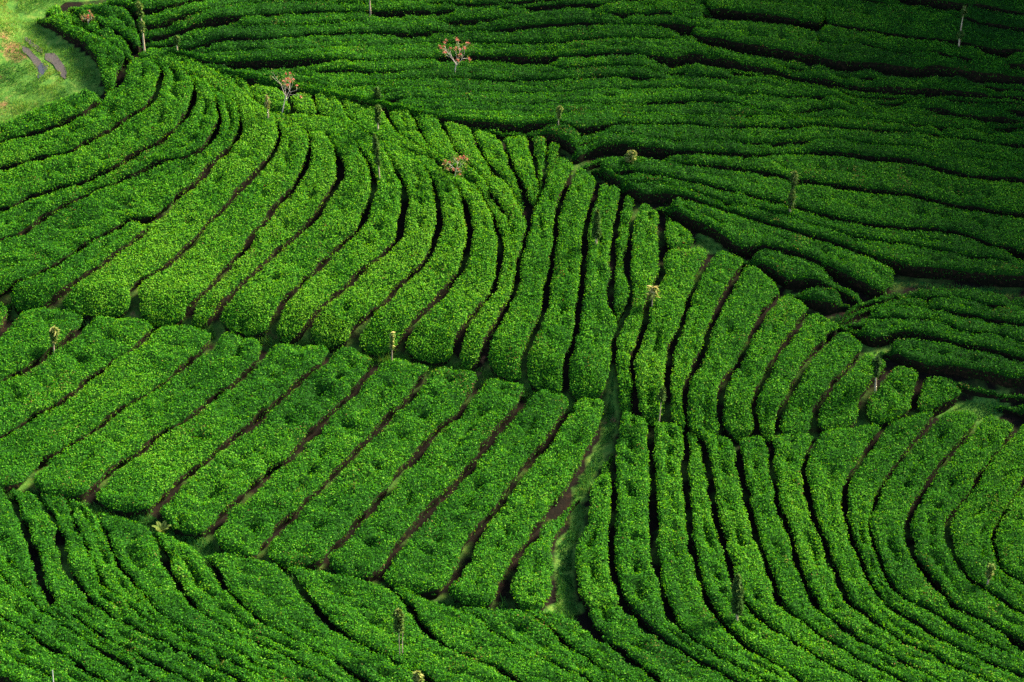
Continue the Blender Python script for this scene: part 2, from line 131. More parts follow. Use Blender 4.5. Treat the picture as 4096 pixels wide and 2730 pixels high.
{'a':[(-2.03,123.17),(-1.56,122.42),(-1.17,121.52),(-0.91,120.79),(-0.71,119.86),(-0.58,119.38)],'b':[(-1.84,124.15),(-1.38,123.47),(-1.31,122.94),(-0.92,122.24),(-0.59,121.53),(-0.33,120.93),(-0.11,120.2)],'gl':0.6,'gr':0.6,'split':0.66,'ts':0,'te':0,'h':0.8,'tone':0.185,'rough':0.9,'ext':0.3, 'label':'eighth short tea hedge from the left fanning down behind the bright crest','group':'short tea hedges fanning down behind the crest'},
{'a':[(-4.1,128.87),(-3.88,128.03),(-3.6,127.26),(-3.32,126.46),(-2.91,125.55),(-2.51,124.94),(-2.04,124.34),(-1.64,123.85),(-1.38,123.47),(-1.31,122.94),(-0.92,122.24),(-0.59,121.53),(-0.33,120.93),(-0.11,120.2)],'b':[(-2.28,128.08),(-2.07,127.0),(-1.86,126.2),(-1.46,125.29),(-1.06,124.56),(-0.6,123.99),(-0.27,123.35),(-0.01,122.71),(0.25,122.0)],'gl':0.6,'gr':0.6,'split':0.66,'ts':0,'te':0,'h':0.8,'tone':0.173,'rough':0.9,'ext':0.3, 'label':'ninth short tea hedge from the left fanning down behind the bright crest','group':'short tea hedges fanning down behind the crest'},
{'a':[(-2.28,128.08),(-2.07,127.0),(-1.86,126.2),(-1.46,125.29),(-1.06,124.56),(-0.6,123.99),(-0.27,123.35),(-0.01,122.71),(0.25,122.0)],'b':[(-0.62,127.09),(-0.41,126.36),(-0.18,125.2),(-0.02,124.38),(0.18,124.14),(0.5,123.24),(0.82,122.12)],'gl':0.6,'gr':0.75,'split':0.66,'ts':0,'te':0,'h':0.8,'tone':0.154,'rough':0.9,'ext':0.3, 'label':'tenth short tea hedge from the left fanning down behind the bright crest','group':'short tea hedges fanning down behind the crest'},
{'a':[(-0.62,127.09),(-0.41,126.36),(-0.18,125.2),(-0.02,124.38),(0.18,124.14),(0.5,123.24),(0.82,122.12)],'b':[(1.08,127.44),(1.11,126.43),(1.23,125.24),(1.36,124.3),(1.42,123.91),(1.51,122.95)],'gl':0.75,'gr':0.75,'split':0.66,'ts':0,'te':0,'h':0.8,'tone':0.177,'rough':0.9,'ext':0.3, 'label':'eleventh short tea hedge from the left fanning down behind the bright crest','group':'short tea hedges fanning down behind the crest'},
{'a':[(1.08,127.44),(1.11,126.43),(1.23,125.24),(1.36,124.3),(1.42,123.91),(1.51,122.95)],'b':[(1.98,127.27),(1.95,126.04),(1.92,124.86),(1.78,123.72),(1.57,122.88)],'gl':0.75,'gr':0.75,'split':0.66,'ts':0,'te':0,'h':0.8,'tone':0.037,'rough':0.9,'ext':0.3, 'label':'twelfth short tea hedge from the left fanning down behind the bright crest','group':'short tea hedges fanning down behind the crest'},
{'a':[(2.05,127.02),(2.02,126.04),(1.96,124.93)],'b':[(2.86,126.58),(2.49,125.59),(2.05,124.73)],'gl':0.45,'gr':0.45,'split':0.66,'ts':0,'te':0,'h':0.8,'tone':0.191,'rough':0.9,'ext':0.3, 'label':'thirteenth short tea hedge from the left fanning down behind the bright crest','group':'short tea hedges fanning down behind the crest'},
{'a':[(-21.55,136.33),(-20.22,135.68),(-19.05,135.16),(-18.21,134.46),(-17.31,133.69),(-16.33,132.75),(-15.49,131.71),(-14.81,130.87),(-13.96,130.36)],'b':[(-22.4,135.78),(-21.22,135.24),(-20.1,134.53),(-18.92,133.83),(-17.35,132.57),(-16.04,130.86),(-14.89,130.15),(-13.84,129.75)],'gl':0,'gr':0,'split':0.7,'ts':0,'te':0,'h':0.8,'tone':0.182,'rough':0.7,'ext':0.2, 'label':'bright tea hedge along the left crest below the forked paths','group':'tea hedges along the bright crest'},
{'a':[(-15.24,131.11),(-13.82,130.26),(-12.44,129.88),(-10.94,129.65),(-9.48,128.82),(-8.22,127.77),(-6.92,127.01),(-5.56,126.13),(-4.22,125.28),(-3.42,124.45),(-2.69,124.11),(-1.96,123.18)],'b':[(-15.2,130.55),(-13.8,129.94),(-11.81,128.51),(-10.59,128.24),(-8.94,127.43),(-7.3,126.47),(-5.01,125.16),(-4.94,125.04),(-3.41,123.88),(-2.22,123.11)],'gl':0,'gr':0,'split':0.7,'ts':0,'te':0,'h':0.78,'tone':0.153,'rough':0.7,'ext':0.2, 'label':'long bright tea hedge running along the crest of the middle slope','group':'tea hedges along the bright crest'},
{'a':[(2.55,125.53),(1.95,124.67),(1.78,123.72),(1.57,122.88),(1.21,122.1),(0.98,121.52),(0.85,121.0),(0.94,120.19),(0.72,119.79),(0.74,118.76),(0.39,118.36),(0.39,117.47),(0.27,116.66),(0.11,115.44),(-0.33,114.75),(-0.57,113.93),(-0.81,113.45),(-1.18,112.64),(-1.57,111.65)],'b':[(3.59,124.75),(3.25,123.93),(2.97,123.11),(2.76,122.21),(2.56,121.36),(2.42,120.51),(2.34,119.7),(2.27,118.77),(2.13,117.89),(2.06,116.96),(1.92,116.15),(1.79,115.34),(1.72,114.49),(1.46,113.53),(1.21,112.65),(0.84,112.03),(0.65,111.2),(0.59,110.69),(0.74,110.17)],'gl':0.9,'gr':0.9,'split':0.62,'ts':0,'te':0,'h':0.8,'tone':0.101,'rough':0.9,'ext':0.05, 'label':'first tea hedge from the left on the spur right of the bright slope','group':'tea hedges of the spur beside the dark valley'},
{'a':[(3.59,124.75),(3.25,123.93),(2.97,123.11),(2.76,122.21),(2.56,121.36),(2.42,120.51),(2.34,119.7),(2.27,118.77),(2.13,117.89),(2.06,116.96),(1.92,116.15),(1.79,115.34),(1.72,114.49),(1.46,113.53),(1.21,112.65),(0.84,112.03),(0.65,111.2),(0.59,110.69),(0.74,110.17)],'b':[(4.8,123.39),(4.51,122.31),(4.29,121.23),(4.08,120.31),(3.93,119.34),(3.91,118.34),(3.85,117.41),(3.77,116.34),(3.69,115.53),(3.57,114.46),(3.46,113.51),(3.29,112.44),(3.15,111.62),(2.9,111.0),(2.76,110.33),(2.7,109.82),(2.75,109.13)],'gl':0.9,'gr':0.9,'split':0.62,'ts':0,'te':0,'h':0.8,'tone':0.118,'rough':0.9,'ext':0.05, 'label':'second tea hedge from the left on the spur right of the bright slope','group':'tea hedges of the spur beside the dark valley'},
{'a':[(4.8,123.39),(4.51,122.31),(4.29,121.23),(4.08,120.31),(3.93,119.34),(3.91,118.34),(3.85,117.41),(3.77,116.34),(3.69,115.53),(3.57,114.46),(3.46,113.51),(3.29,112.44),(3.15,111.62),(2.9,111.0),(2.76,110.33),(2.7,109.82),(2.75,109.13)],'b':[(6.2,122.67),(6.04,121.73),(5.82,120.73),(5.66,119.76),(5.5,118.79),(5.47,117.86),(5.41,117.01),(5.39,116.2),(5.24,115.35),(5.19,114.66),(5.29,114.06),(5.58,113.42),(5.62,112.8),(5.42,112.04),(5.34,111.55),(5.24,110.38),(5.09,109.48),(4.96,108.82)],'gl':0.9,'gr':0.9,'split':0.62,'ts':0,'te':0,'h':0.8,'tone':0.072,'rough':0.9,'ext':0.05, 'label':'third tea hedge from the left on the spur right of the bright slope','group':'tea hedges of the spur beside the dark valley'},
{'a':[(6.2,122.67),(6.04,121.73),(5.82,120.73),(5.66,119.76),(5.5,118.79),(5.47,117.86),(5.41,117.01),(5.39,116.2),(5.24,115.35),(5.19,114.66),(5.35,113.98)],'b':[(6.89,121.93),(6.59,120.74),(6.45,119.73),(6.35,118.68),(6.22,117.64),(6.16,116.79),(6.29,116.12),(6.32,115.3),(6.23,114.5),(5.9,113.84)],'gl':0.9,'gr':0.9,'split':0.62,'ts':0,'te':0,'h':0.8,'tone':0.047,'rough':0.9,'ext':0.05, 'label':'fourth tea hedge from the left on the spur right of the bright slope','group':'tea hedges of the spur beside the dark valley'},
{'a':[(6.95,121.93),(6.59,120.74),(6.45,119.73),(6.35,118.68),(6.22,117.64),(6.16,116.79),(6.29,116.12),(6.32,115.3),(6.23,114.5),(6.02,113.77),(5.69,113.09),(5.42,112.25),(5.34,111.55),(5.27,110.38),(5.21,109.47),(5.2,108.8),(5.36,108.1)],'b':[(8.16,120.87),(8.05,119.93),(7.99,119.14),(8.11,118.31),(8.06,117.34),(8.06,116.55),(7.84,115.83),(7.49,114.99),(7.34,114.4),(7.07,113.86),(7.04,113.12),(6.83,112.51),(6.62,111.83),(6.55,111.49),(6.34,110.8),(6.17,110.26),(6.23,109.44),(6.24,108.81),(6.26,108.3),(6.24,107.78)],'gl':0.9,'gr':0.9,'split':0.62,'ts':0,'te':0,'h':0.8,'tone':0.091,'rough':0.9,'ext':0.05, 'label':'fifth tea hedge from the left on the spur right of the bright slope','group':'tea hedges of the spur beside the dark valley'},
{'a':[(8.33,121.09),(8.22,119.96),(8.18,119.13),(8.3,118.28)],'b':[(8.84,120.98),(9.57,120.06),(9.97,119.25),(10.07,118.91)],'gl':0.9,'gr':0.9,'split':0.62,'ts':0,'te':0,'h':0.8,'tone':0.088,'rough':0.9,'ext':0.05, 'label':'sixth tea hedge from the left on the spur right of the bright slope','group':'tea hedges of the spur beside the dark valley'},
{'a':[(8.16,118.04),(8.08,117.34),(8.06,116.55),(7.84,115.83),(7.49,114.99),(7.34,114.4),(7.07,113.86),(7.04,113.12),(6.83,112.51),(6.62,111.83),(6.55,111.49),(6.34,110.8),(6.17,110.26),(6.23,109.44),(6.24,108.81),(6.26,108.3),(6.24,107.78)],'b':[(10.99,118.34),(10.57,117.64),(10.2,116.79),(9.9,115.9),(9.6,115.02),(9.24,114.19),(9.01,113.35),(8.79,112.48),(8.56,111.63),(8.36,111.37),(8.21,110.64),(8.11,109.88),(8.01,109.08),(7.98,108.35),(7.9,107.85),(7.94,107.2)],'gl':0.9,'gr':0.9,'split':0.62,'ts':0,'te':0,'h':0.8,'tone':0.146,'rough':0.9,'ext':0.05, 'label':'seventh tea hedge from the left on the spur right of the bright slope','group':'tea hedges of the spur beside the dark valley'},
{'a':[(10.99,118.34),(10.57,117.64),(10.2,116.79),(9.9,115.9),(9.6,115.02),(9.24,114.19),(9.01,113.35),(8.79,112.48),(8.56,111.63),(8.36,111.37),(8.21,110.64),(8.11,109.88),(8.01,109.08),(7.98,108.35),(7.9,107.85),(7.94,107.2)],'b':[(12.65,117.57),(12.22,116.87),(11.77,115.92),(11.4,115.0),(11.04,114.31),(10.74,113.5),(10.45,112.67),(10.09,111.84),(10.14,111.71),(9.92,110.98),(9.63,110.19),(9.35,109.47),(8.97,109.16),(8.82,108.55),(8.73,107.92),(8.77,107.41),(8.81,106.86),(8.9,106.27)],'gl':0.9,'gr':0.9,'split':0.62,'ts':0,'te':0,'h':0.8,'tone':0.12,'rough':0.9,'ext':0.05, 'label':'eighth tea hedge from the left on the spur right of the bright slope','group':'tea hedges of the spur beside the dark valley'},
{'a':[(12.65,117.57),(12.22,116.87),(11.77,115.92),(11.4,115.0),(11.04,114.31),(10.74,113.5),(10.45,112.67),(10.09,111.84),(10.14,111.71),(9.92,110.98),(9.63,110.19),(9.35,109.47),(8.97,109.16),(8.82,108.55),(8.73,107.92),(8.77,107.41),(8.81,106.86),(8.9,106.27)],'b':[(14.43,115.41),(13.78,114.36),(13.28,113.6),(12.84,112.7),(12.47,111.9),(12.31,111.45),(11.95,110.63),(11.47,109.81),(11.13,109.17),(10.85,108.52),(10.62,107.82),(10.54,107.25),(10.51,106.74),(10.65,106.12)],'gl':0.9,'gr':0.9,'split':0.62,'ts':0,'te':0,'h':0.8,'tone':0.098,'rough':0.9,'ext':0.05, 'label':'ninth tea hedge from the left on the spur right of the bright slope','group':'tea hedges of the spur beside the dark valley'},
{'a':[(14.43,115.41),(13.78,114.36),(13.28,113.6),(12.84,112.7),(12.47,111.9),(12.31,111.45),(11.95,110.63),(11.47,109.81),(11.13,109.17),(10.85,108.52),(10.62,107.82),(10.54,107.25),(10.51,106.74),(10.65,106.12)],'b':[(15.83,113.82),(15.38,113.63),(15.0,112.8),(14.56,112.08),(14.2,111.43),(14.21,111.5),(13.78,110.71),(13.42,110.03),(13.06,109.32),(12.75,108.42),(12.4,107.76),(12.25,107.25),(12.29,106.79),(12.31,106.15)],'gl':0.9,'gr':0.9,'split':0.62,'ts':0,'te':0,'h':0.8,'tone':0.134,'rough':0.9,'ext':0.05, 'label':'tenth tea hedge from the left on the spur right of the bright slope','group':'tea hedges of the spur beside the dark valley'},
{'a':[(15.83,113.82),(15.38,113.63),(15.0,112.8),(14.56,112.08),(14.2,111.43),(14.21,111.5),(13.78,110.71),(13.42,110.03),(13.06,109.32),(12.75,108.42),(12.4,107.76),(12.25,107.25),(12.29,106.79),(12.31,106.15)],'b':[(17.3,112.52),(16.78,112.27),(16.28,111.52),(16.37,111.77),(15.88,111.14),(15.39,110.5),(15.02,109.76),(14.72,109.07),(14.35,108.25),(14.0,107.61),(13.61,107.04),(13.4,106.57),(13.41,105.91)],'gl':0.9,'gr':0.9,'split':0.62,'ts':0,'te':0,'h':0.8,'tone':0.082,'rough':0.9,'ext':0.05, 'label':'eleventh tea hedge from the left on the spur right of the bright slope','group':'tea hedges of the spur beside the dark valley'},
{'a':[(17.3,112.52),(16.78,112.27),(16.28,111.52),(16.37,111.77),(15.88,111.14),(15.39,110.5),(15.02,109.76),(14.72,109.07),(14.35,108.25),(14.0,107.61),(13.61,107.04),(13.4,106.57),(13.41,105.91)],'b':[(18.35,111.0),(17.86,110.45),(17.38,109.87),(16.88,109.17),(16.4,108.51),(15.93,107.93),(15.48,107.49),(15.33,106.95),(15.25,106.12)],'gl':0.9,'gr':0.9,'split':0.62,'ts':0,'te':0,'h':0.8,'tone':0.053,'rough':0.9,'ext':0.05, 'label':'twelfth tea hedge from the left on the spur right of the bright slope','group':'tea hedges of the spur beside the dark valley'},
{'a':[(18.35,111.0),(17.86,110.45),(17.38,109.87),(16.88,109.17),(16.4,108.51),(15.93,107.93),(15.48,107.49),(15.33,106.95),(15.25,106.12)],'b':[(19.39,109.61),(18.91,109.03),(18.44,108.56),(17.99,108.12),(17.77,107.66),(17.69,106.87)],'gl':0.9,'gr':0.9,'split':0.62,'ts':0,'te':0,'h':0.8,'tone':0.113,'rough':0.9,'ext':0.05, 'label':'thirteenth tea hedge from the left on the spur right of the bright slope','group':'tea hedges of the spur beside the dark valley'},
{'a':[(19.39,109.61),(18.91,109.03),(18.44,108.56),(17.99,108.12),(17.77,107.66),(17.69,106.87)],'b':[(21.18,109.39),(20.89,108.91),(20.67,108.45),(20.42,107.4)],'gl':0.9,'gr':0.9,'split':0.62,'ts':0,'te':0,'h':0.8,'tone':0.113,'rough':0.9,'ext':0.05, 'label':'fourteenth tea hedge from the left on the spur right of the bright slope','group':'tea hedges of the spur beside the dark valley'},
{'a':[(21.18,109.39),(20.89,108.91),(20.67,108.45),(20.42,107.4)],'b':[(22.31,109.26),(23.33,108.73),(22.88,108.43),(21.83,107.75)],'gl':0.9,'gr':0.9,'split':0.62,'ts':0,'te':0,'h':0.8,'tone':0.081,'rough':0.9,'ext':0.05, 'label':'fifteenth tea hedge from the left on the spur right of the bright slope','group':'tea hedges of the spur beside the dark valley'},
{'a':[(-28.89,139.81),(-28.06,139.04),(-27.02,138.26),(-26.05,137.33),(-25.53,136.65),(-25.17,136.0),(-24.7,135.12)],'b':[(-28.61,140.37),(-26.89,139.41),(-25.3,138.14),(-24.1,137.07),(-22.97,135.84)],'gl':1,'gr':0.4,'split':0.52,'ts':0,'te':0,'h':0.8,'tone':0.009,'rough':1.6,'ext':0.5, 'label':'first tea hedge up from the grass verge in the top left corner','group':'tea hedges beside the dirt track'},
{'a':[(-28.61,140.37),(-26.89,139.41),(-25.3,138.14),(-24.1,137.07),(-22.97,135.84)],'b':[(-27.96,140.92),(-26.26,139.99),(-24.81,138.81),(-23.78,137.88),(-22.61,136.42)],'gl':0.4,'gr':0.6,'split':0.52,'ts':0,'te':0,'h':0.8,'tone':0.049,'rough':1.6,'ext':0.5, 'label':'second tea hedge up from the grass verge in the top left corner','group':'tea hedges beside the dirt track'},
{'a':[(-26.24,139.87),(-24.81,138.75),(-23.78,137.88),(-23.05,137.11),(-22.43,136.63)],'b':[(-26.78,140.67),(-25.39,140.5),(-23.72,140.32),(-23.3,139.86),(-23.07,139.06)],'gl':0.6,'gr':0.6,'split':0.52,'ts':0,'te':0,'h':0.8,'tone':-0.06,'rough':1.6,'ext':0.5, 'label':'third tea hedge up from the grass verge in the top left corner','group':'tea hedges beside the dirt track'},
{'a':[(-26.78,140.72),(-24.91,140.67),(-23.28,140.29)],'b':[(-26.86,141.31),(-25.02,141.55),(-23.3,141.59)],'gl':1,'gr':1,'split':0.52,'ts':0,'te':0,'h':0.8,'tone':0.068,'rough':1.6,'ext':0.5, 'label':'fourth tea hedge up from the grass verge in the top left corner','group':'tea hedges beside the dirt track'},
{'a':[(-24.64,135.13),(-24.6,134.25),(-24.26,133.21),(-23.96,132.44)],'b':[(-23.24,135.16),(-23.13,134.24),(-23.3,133.31),(-23.61,132.47)],'gl':1,'gr':1,'split':0.52,'ts':0,'te':0,'h':0.8,'tone':0.06,'rough':1.6,'ext':0.5, 'label':'fifth tea hedge up from the grass verge in the top left corner','group':'tea hedges beside the dirt track'},
{'a':[(-23.05,141.94),(-20.85,142.81),(-18.14,144.57),(-16.45,145.11),(-10.59,145.38),(-5.43,144.95),(0.81,144.92),(6.57,145.04),(12.08,145.34)],'b':[(-22.68,139.44),(-21.71,139.68),(-20.56,140.17),(-19.22,141.02),(-17.87,141.73),(-16.22,142.5),(-14.1,143.03),(-10.48,143.29),(-5.38,142.99),(0.81,142.96),(1.43,143.1),(6.5,143.0),(12.02,143.15)],'gl':1.4,'gr':1.4,'split':0.52,'ts':0,'te':0,'h':1.0,'tone':-0.206,'rough':0.65,'ext':0.5, 'label':'topmost tea hedge of the far hillside, cut by the top edge of the photo','group':'tea hedges of the dark far hillside'},
{'a':[(-22.68,139.44),(-21.71,139.68),(-20.56,140.17),(-19.22,141.02),(-17.87,141.73),(-16.22,142.5),(-14.1,143.03),(-10.48,143.29),(-5.38,142.99),(0.81,142.96),(1.43,143.1),(6.5,143.0),(12.02,143.15)],'b':[(-22.3,138.37),(-21.43,138.48),(-20.62,138.8),(-19.81,139.17),(-19.0,139.58),(-18.21,140.07),(-17.43,140.71),(-16.58,141.07),(-15.71,141.31),(-14.85,141.61),(-13.98,141.84),(-13.06,141.85),(-12.16,141.91),(-11.29,142.1),(-10.4,142.17),(-9.5,142.13),(-8.62,142.19),(-7.75,142.32),(-6.86,142.31),(-5.95,142.25),(-5.06,142.29),(-4.17,142.33),(-3.25,142.25),(-2.35,142.16),(-1.46,142.19),(-0.57,142.21),(0.33,142.22),(1.21,142.3),(2.1,142.49),(2.99,142.49),(3.89,142.47),(4.78,142.45),(5.68,142.43),(6.57,142.33),(7.46,142.22),(8.35,142.18),(9.25,142.22),(10.14,142.21),(11.04,142.3),(11.95,142.5)],'gl':1.4,'gr':0.87,'split':0.52,'ts':0,'te':0,'h':1.0,'tone':-0.138,'rough':0.65,'ext':0.5, 'label':'second thin level tea hedge from the top of the far hillside','group':'tea hedges of the dark far hillside'},
{'a':[(-22.3,138.37),(-21.43,138.48),(-20.62,138.8),(-19.81,139.17),(-19.0,139.58),(-18.21,140.07),(-17.43,140.71),(-16.58,141.07),(-15.71,141.31),(-14.85,141.61),(-13.98,141.84),(-13.06,141.85),(-12.16,141.91),(-11.29,142.1),(-10.4,142.17),(-9.5,142.13),(-8.62,142.19),(-7.75,142.32),(-6.86,142.31),(-5.95,142.25),(-5.06,142.29),(-4.17,142.33),(-3.25,142.25),(-2.35,142.16),(-1.46,142.19),(-0.57,142.21),(0.33,142.22),(1.21,142.3),(2.1,142.49),(2.99,142.49),(3.89,142.47),(4.78,142.45),(5.68,142.43),(6.57,142.33),(7.46,142.22),(8.35,142.18),(9.25,142.22),(10.14,142.21),(11.04,142.3),(11.95,142.5)],'b':[(-21.95,137.41),(-20.3,137.78),(-18.67,138.41),(-17.59,138.89),(-16.56,139.23),(-14.47,139.95),(-12.49,140.62),(-10.36,141.07),(-8.21,141.1),(-5.34,141.25),(-3.18,141.45),(-1.02,141.51),(0.7,141.61),(2.14,141.69),(3.87,141.73),(6.46,141.55),(8.61,141.44),(11.86,141.68)],'gl':0.87,'gr':1.4,'split':0.52,'ts':0,'te':0,'h':1.0,'tone':-0.179,'rough':0.65,'ext':0.5, 'label':'third thin level tea hedge from the top of the far hillside','group':'tea hedges of the dark far hillside'},
{'a':[(-21.95,137.41),(-20.3,137.78),(-18.67,138.41),(-17.59,138.89),(-16.56,139.23),(-14.47,139.95),(-12.49,140.62),(-10.36,141.07),(-8.21,141.1),(-5.34,141.25),(-3.18,141.45),(-1.02,141.51),(0.7,141.61),(2.14,141.69),(3.87,141.73),(6.46,141.55),(8.61,141.44),(11.86,141.68)],'b':[(-21.76,136.78),(-20.93,136.82),(-20.1,136.86),(-19.3,137.11),(-18.5,137.42),(-17.71,137.84),(-16.89,138.12),(-16.03,138.09),(-15.2,138.27),(-14.37,138.56),(-13.53,138.77),(-12.69,138.93),(-11.86,139.21),(-11.02,139.54),(-10.17,139.71),(-9.31,139.82),(-8.44,140.04),(-7.58,140.2),(-6.72,140.18),(-5.86,140.21),(-4.99,140.3),(-4.14,140.33),(-3.29,140.24),(-2.42,140.26),(-1.54,140.35),(-0.68,140.36),(0.19,140.44),(1.08,140.7),(1.97,140.88),(2.82,140.82),(3.68,140.75),(4.55,140.74),(5.4,140.61),(6.22,140.4),(7.07,140.31),(7.96,140.33),(8.83,140.32),(9.69,140.32),(10.6,140.43),(11.52,140.57)],'gl':1.4,'gr':0.87,'split':0.52,'ts':0,'te':0,'h':1.0,'tone':-0.11,'rough':0.65,'ext':0.5, 'label':'fourth thin level tea hedge from the top of the far hillside','group':'tea hedges of the dark far hillside'},
{'a':[(-21.76,136.78),(-20.93,136.82),(-20.1,136.86),(-19.3,137.11),(-18.5,137.42),(-17.71,137.84),(-16.89,138.12),(-16.03,138.09),(-15.2,138.27),(-14.37,138.56),(-13.53,138.77),(-12.69,138.93),(-11.86,139.21),(-11.02,139.54),(-10.17,139.71),(-9.31,139.82),(-8.44,140.04),(-7.58,140.2),(-6.72,140.18),(-5.86,140.21),(-4.99,140.3),(-4.14,140.33),(-3.29,140.24),(-2.42,140.26),(-1.54,140.35),(-0.68,140.36),(0.19,140.44),(1.08,140.7),(1.97,140.88),(2.82,140.82),(3.68,140.75),(4.55,140.74),(5.4,140.61),(6.22,140.4),(7.07,140.31),(7.96,140.33),(8.83,140.32),(9.69,140.32),(10.6,140.43),(11.52,140.57)],'b':[(-21.62,136.32),(-19.68,135.84),(-18.73,136.19),(-17.71,136.47),(-16.68,136.68),(-15.69,136.57),(-15.01,136.7),(-13.64,137.15),(-12.42,137.63),(-10.89,137.94),(-9.5,138.29),(-7.39,138.48),(-5.27,138.93),(-3.15,139.33),(-0.73,139.19),(0.69,139.45),(2.83,139.52),(4.97,139.5),(6.39,139.42),(8.23,139.21),(9.23,139.21),(10.99,138.88)],'gl':0.87,'gr':1.4,'split':0.52,'ts':0,'te':0,'h':1.0,'tone':-0.221,'rough':0.65,'ext':0.5, 'label':'fifth thin level tea hedge from the top of the far hillside','group':'tea hedges of the dark far hillside'},
{'a':[(-21.62,136.32),(-19.68,135.84),(-18.73,136.19),(-17.71,136.47),(-16.68,136.68),(-15.69,136.57),(-15.01,136.7),(-13.64,137.15),(-12.42,137.63),(-10.89,137.94),(-9.5,138.29),(-7.39,138.48),(-5.27,138.93),(-3.15,139.33),(-0.73,139.19),(0.69,139.45),(2.83,139.52),(4.97,139.5),(6.39,139.42),(8.23,139.21),(9.22,139.09),(10.96,138.46),(11.64,137.96),(12.69,137.66),(14.08,137.38),(14.99,137.24),(16.02,136.91),(17.07,136.8),(18.06,136.75),(19.15,136.35),(20.56,136.39),(21.98,136.45),(23.36,136.15),(24.41,136.11),(25.51,136.47),(26.89,136.22),(28.21,135.7),(29.59,135.57),(30.65,135.57),(31.67,135.51),(34.67,135.35),(38.16,135.15)],'b':[(-20.66,135.9),(-19.17,135.38),(-17.71,135.33),(-16.41,135.53),(-15.03,135.59),(-13.55,135.52),(-12.23,135.75),(-11.06,136.11),(-9.77,136.35),(-8.44,136.78),(-7.21,137.29),(-5.96,137.76),(-4.54,137.95),(-3.09,138.03),(-1.74,138.15),(-0.34,138.04),(1.12,137.98),(2.49,137.98),(3.78,138.11),(5.1,138.11),(6.47,138.07),(7.76,137.97),(9.05,137.95),(10.41,137.83),(11.73,137.23),(13.02,136.79),(14.35,136.55),(15.71,136.12),(17.02,135.79),(18.32,135.72),(19.6,135.48),(20.94,135.4),(22.27,135.48),(23.58,135.44),(24.95,135.56),(26.3,135.51),(27.6,135.23),(28.9,135.0),(30.21,134.76),(31.51,134.58),(34.47,134.1),(37.93,133.55)],'gl':1.4,'gr':0.87,'split':0.52,'ts':0,'te':0,'h':1.0,'tone':-0.177,'rough':0.65,'ext':0.5, 'label':'sixth thin level tea hedge from the top of the far hillside','group':'tea hedges of the dark far hillside'},
{'a':[(-20.66,135.9),(-19.17,135.38),(-17.71,135.33),(-16.41,135.53),(-15.03,135.59),(-13.55,135.52),(-12.23,135.75),(-11.06,136.11),(-9.77,136.35),(-8.44,136.78),(-7.21,137.29),(-5.96,137.76),(-4.54,137.95),(-3.09,138.03),(-1.74,138.15),(-0.34,138.04),(1.12,137.98),(2.49,137.98),(3.78,138.11),(5.1,138.11),(6.47,138.07),(7.76,137.97),(9.05,137.95),(10.41,137.83),(11.73,137.23),(13.02,136.79),(14.35,136.55),(15.71,136.12),(17.02,135.79),(18.32,135.72),(19.6,135.48),(20.94,135.4),(22.27,135.48),(23.58,135.44),(24.95,135.56),(26.3,135.51),(27.6,135.23),(28.9,135.0),(30.21,134.76),(31.51,134.58),(34.47,134.1),(37.93,133.55)],'b':[(-19.05,135.16),(-17.88,134.57),(-16.83,134.44),(-15.52,134.46),(-13.44,134.48),(-11.38,134.69),(-9.99,134.61),(-8.61,134.72),(-6.56,135.47),(-4.5,136.24),(-1.7,136.73),(0.33,136.77),(2.3,136.75),(4.2,136.61),(5.6,136.65),(7.0,136.6),(8.39,136.23),(9.42,135.92),(10.64,136.36),(11.55,136.33),(12.92,135.83),(14.16,135.62),(15.89,135.3),(17.26,135.01),(18.97,134.64),(21.74,134.39),(23.48,134.36),(25.94,134.49),(28.0,134.29),(30.39,133.98),(31.39,133.87),(34.37,133.5),(37.84,133.07)],'gl':0.87,'gr':1.26,'split':0.52,'ts':0,'te':0,'h':1.0,'tone':-0.112,'rough':0.65,'ext':0.5, 'label':'seventh thin level tea hedge from the top of the far hillside','group':'tea hedges of the dark far hillside'},
{'a':[(-19.05,135.16),(-17.88,134.57),(-16.83,134.44),(-15.52,134.46),(-13.44,134.48),(-11.38,134.69),(-9.99,134.61),(-8.61,134.72),(-6.56,135.47),(-4.5,136.24),(-1.7,136.73),(0.33,136.77),(2.3,136.75),(4.2,136.61),(5.6,136.65),(7.0,136.6),(8.39,136.23),(9.42,135.92),(10.64,136.36),(11.55,136.33),(12.92,135.83),(14.16,135.62),(15.89,135.3),(17.26,135.01),(18.97,134.64),(21.74,134.39),(23.48,134.36),(25.94,134.49),(28.0,134.29),(30.39,133.98),(31.39,133.87),(34.37,133.5),(37.84,133.07)],'b':[(-18.36,134.61),(-17.13,134.15),(-15.81,133.94),(-14.55,134.11),(-13.31,133.89),(-11.97,133.86),(-10.6,133.7),(-9.31,133.51),(-8.07,133.57),(-6.8,133.82),(-5.54,134.26),(-4.35,134.96),(-3.13,135.48),(-1.82,135.62),(-0.51,135.77),(0.76,135.92),(2.09,135.85),(3.43,135.42),(4.74,135.36),(6.01,135.45),(7.3,135.33),(8.58,135.13),(9.82,135.17),(11.08,135.53),(12.36,135.34),(13.62,135.26),(14.88,135.15),(16.14,134.84),(17.41,134.49),(18.66,134.16),(19.89,133.92),(21.16,133.78),(22.45,133.8),(23.74,134.01),(25.01,134.03),(26.28,133.92),(27.53,133.72),(28.8,133.67),(30.04,133.45),(31.28,133.21),(34.23,132.66),(37.67,132.02)],'gl':1.26,'gr':0.87,'split':0.52,'ts':0,'te':0,'h':1.0,'tone':-0.094,'rough':0.65,'ext':0.5, 'label':'eighth thin level tea hedge from the top of the far hillside','group':'tea hedges of the dark far hillside'},
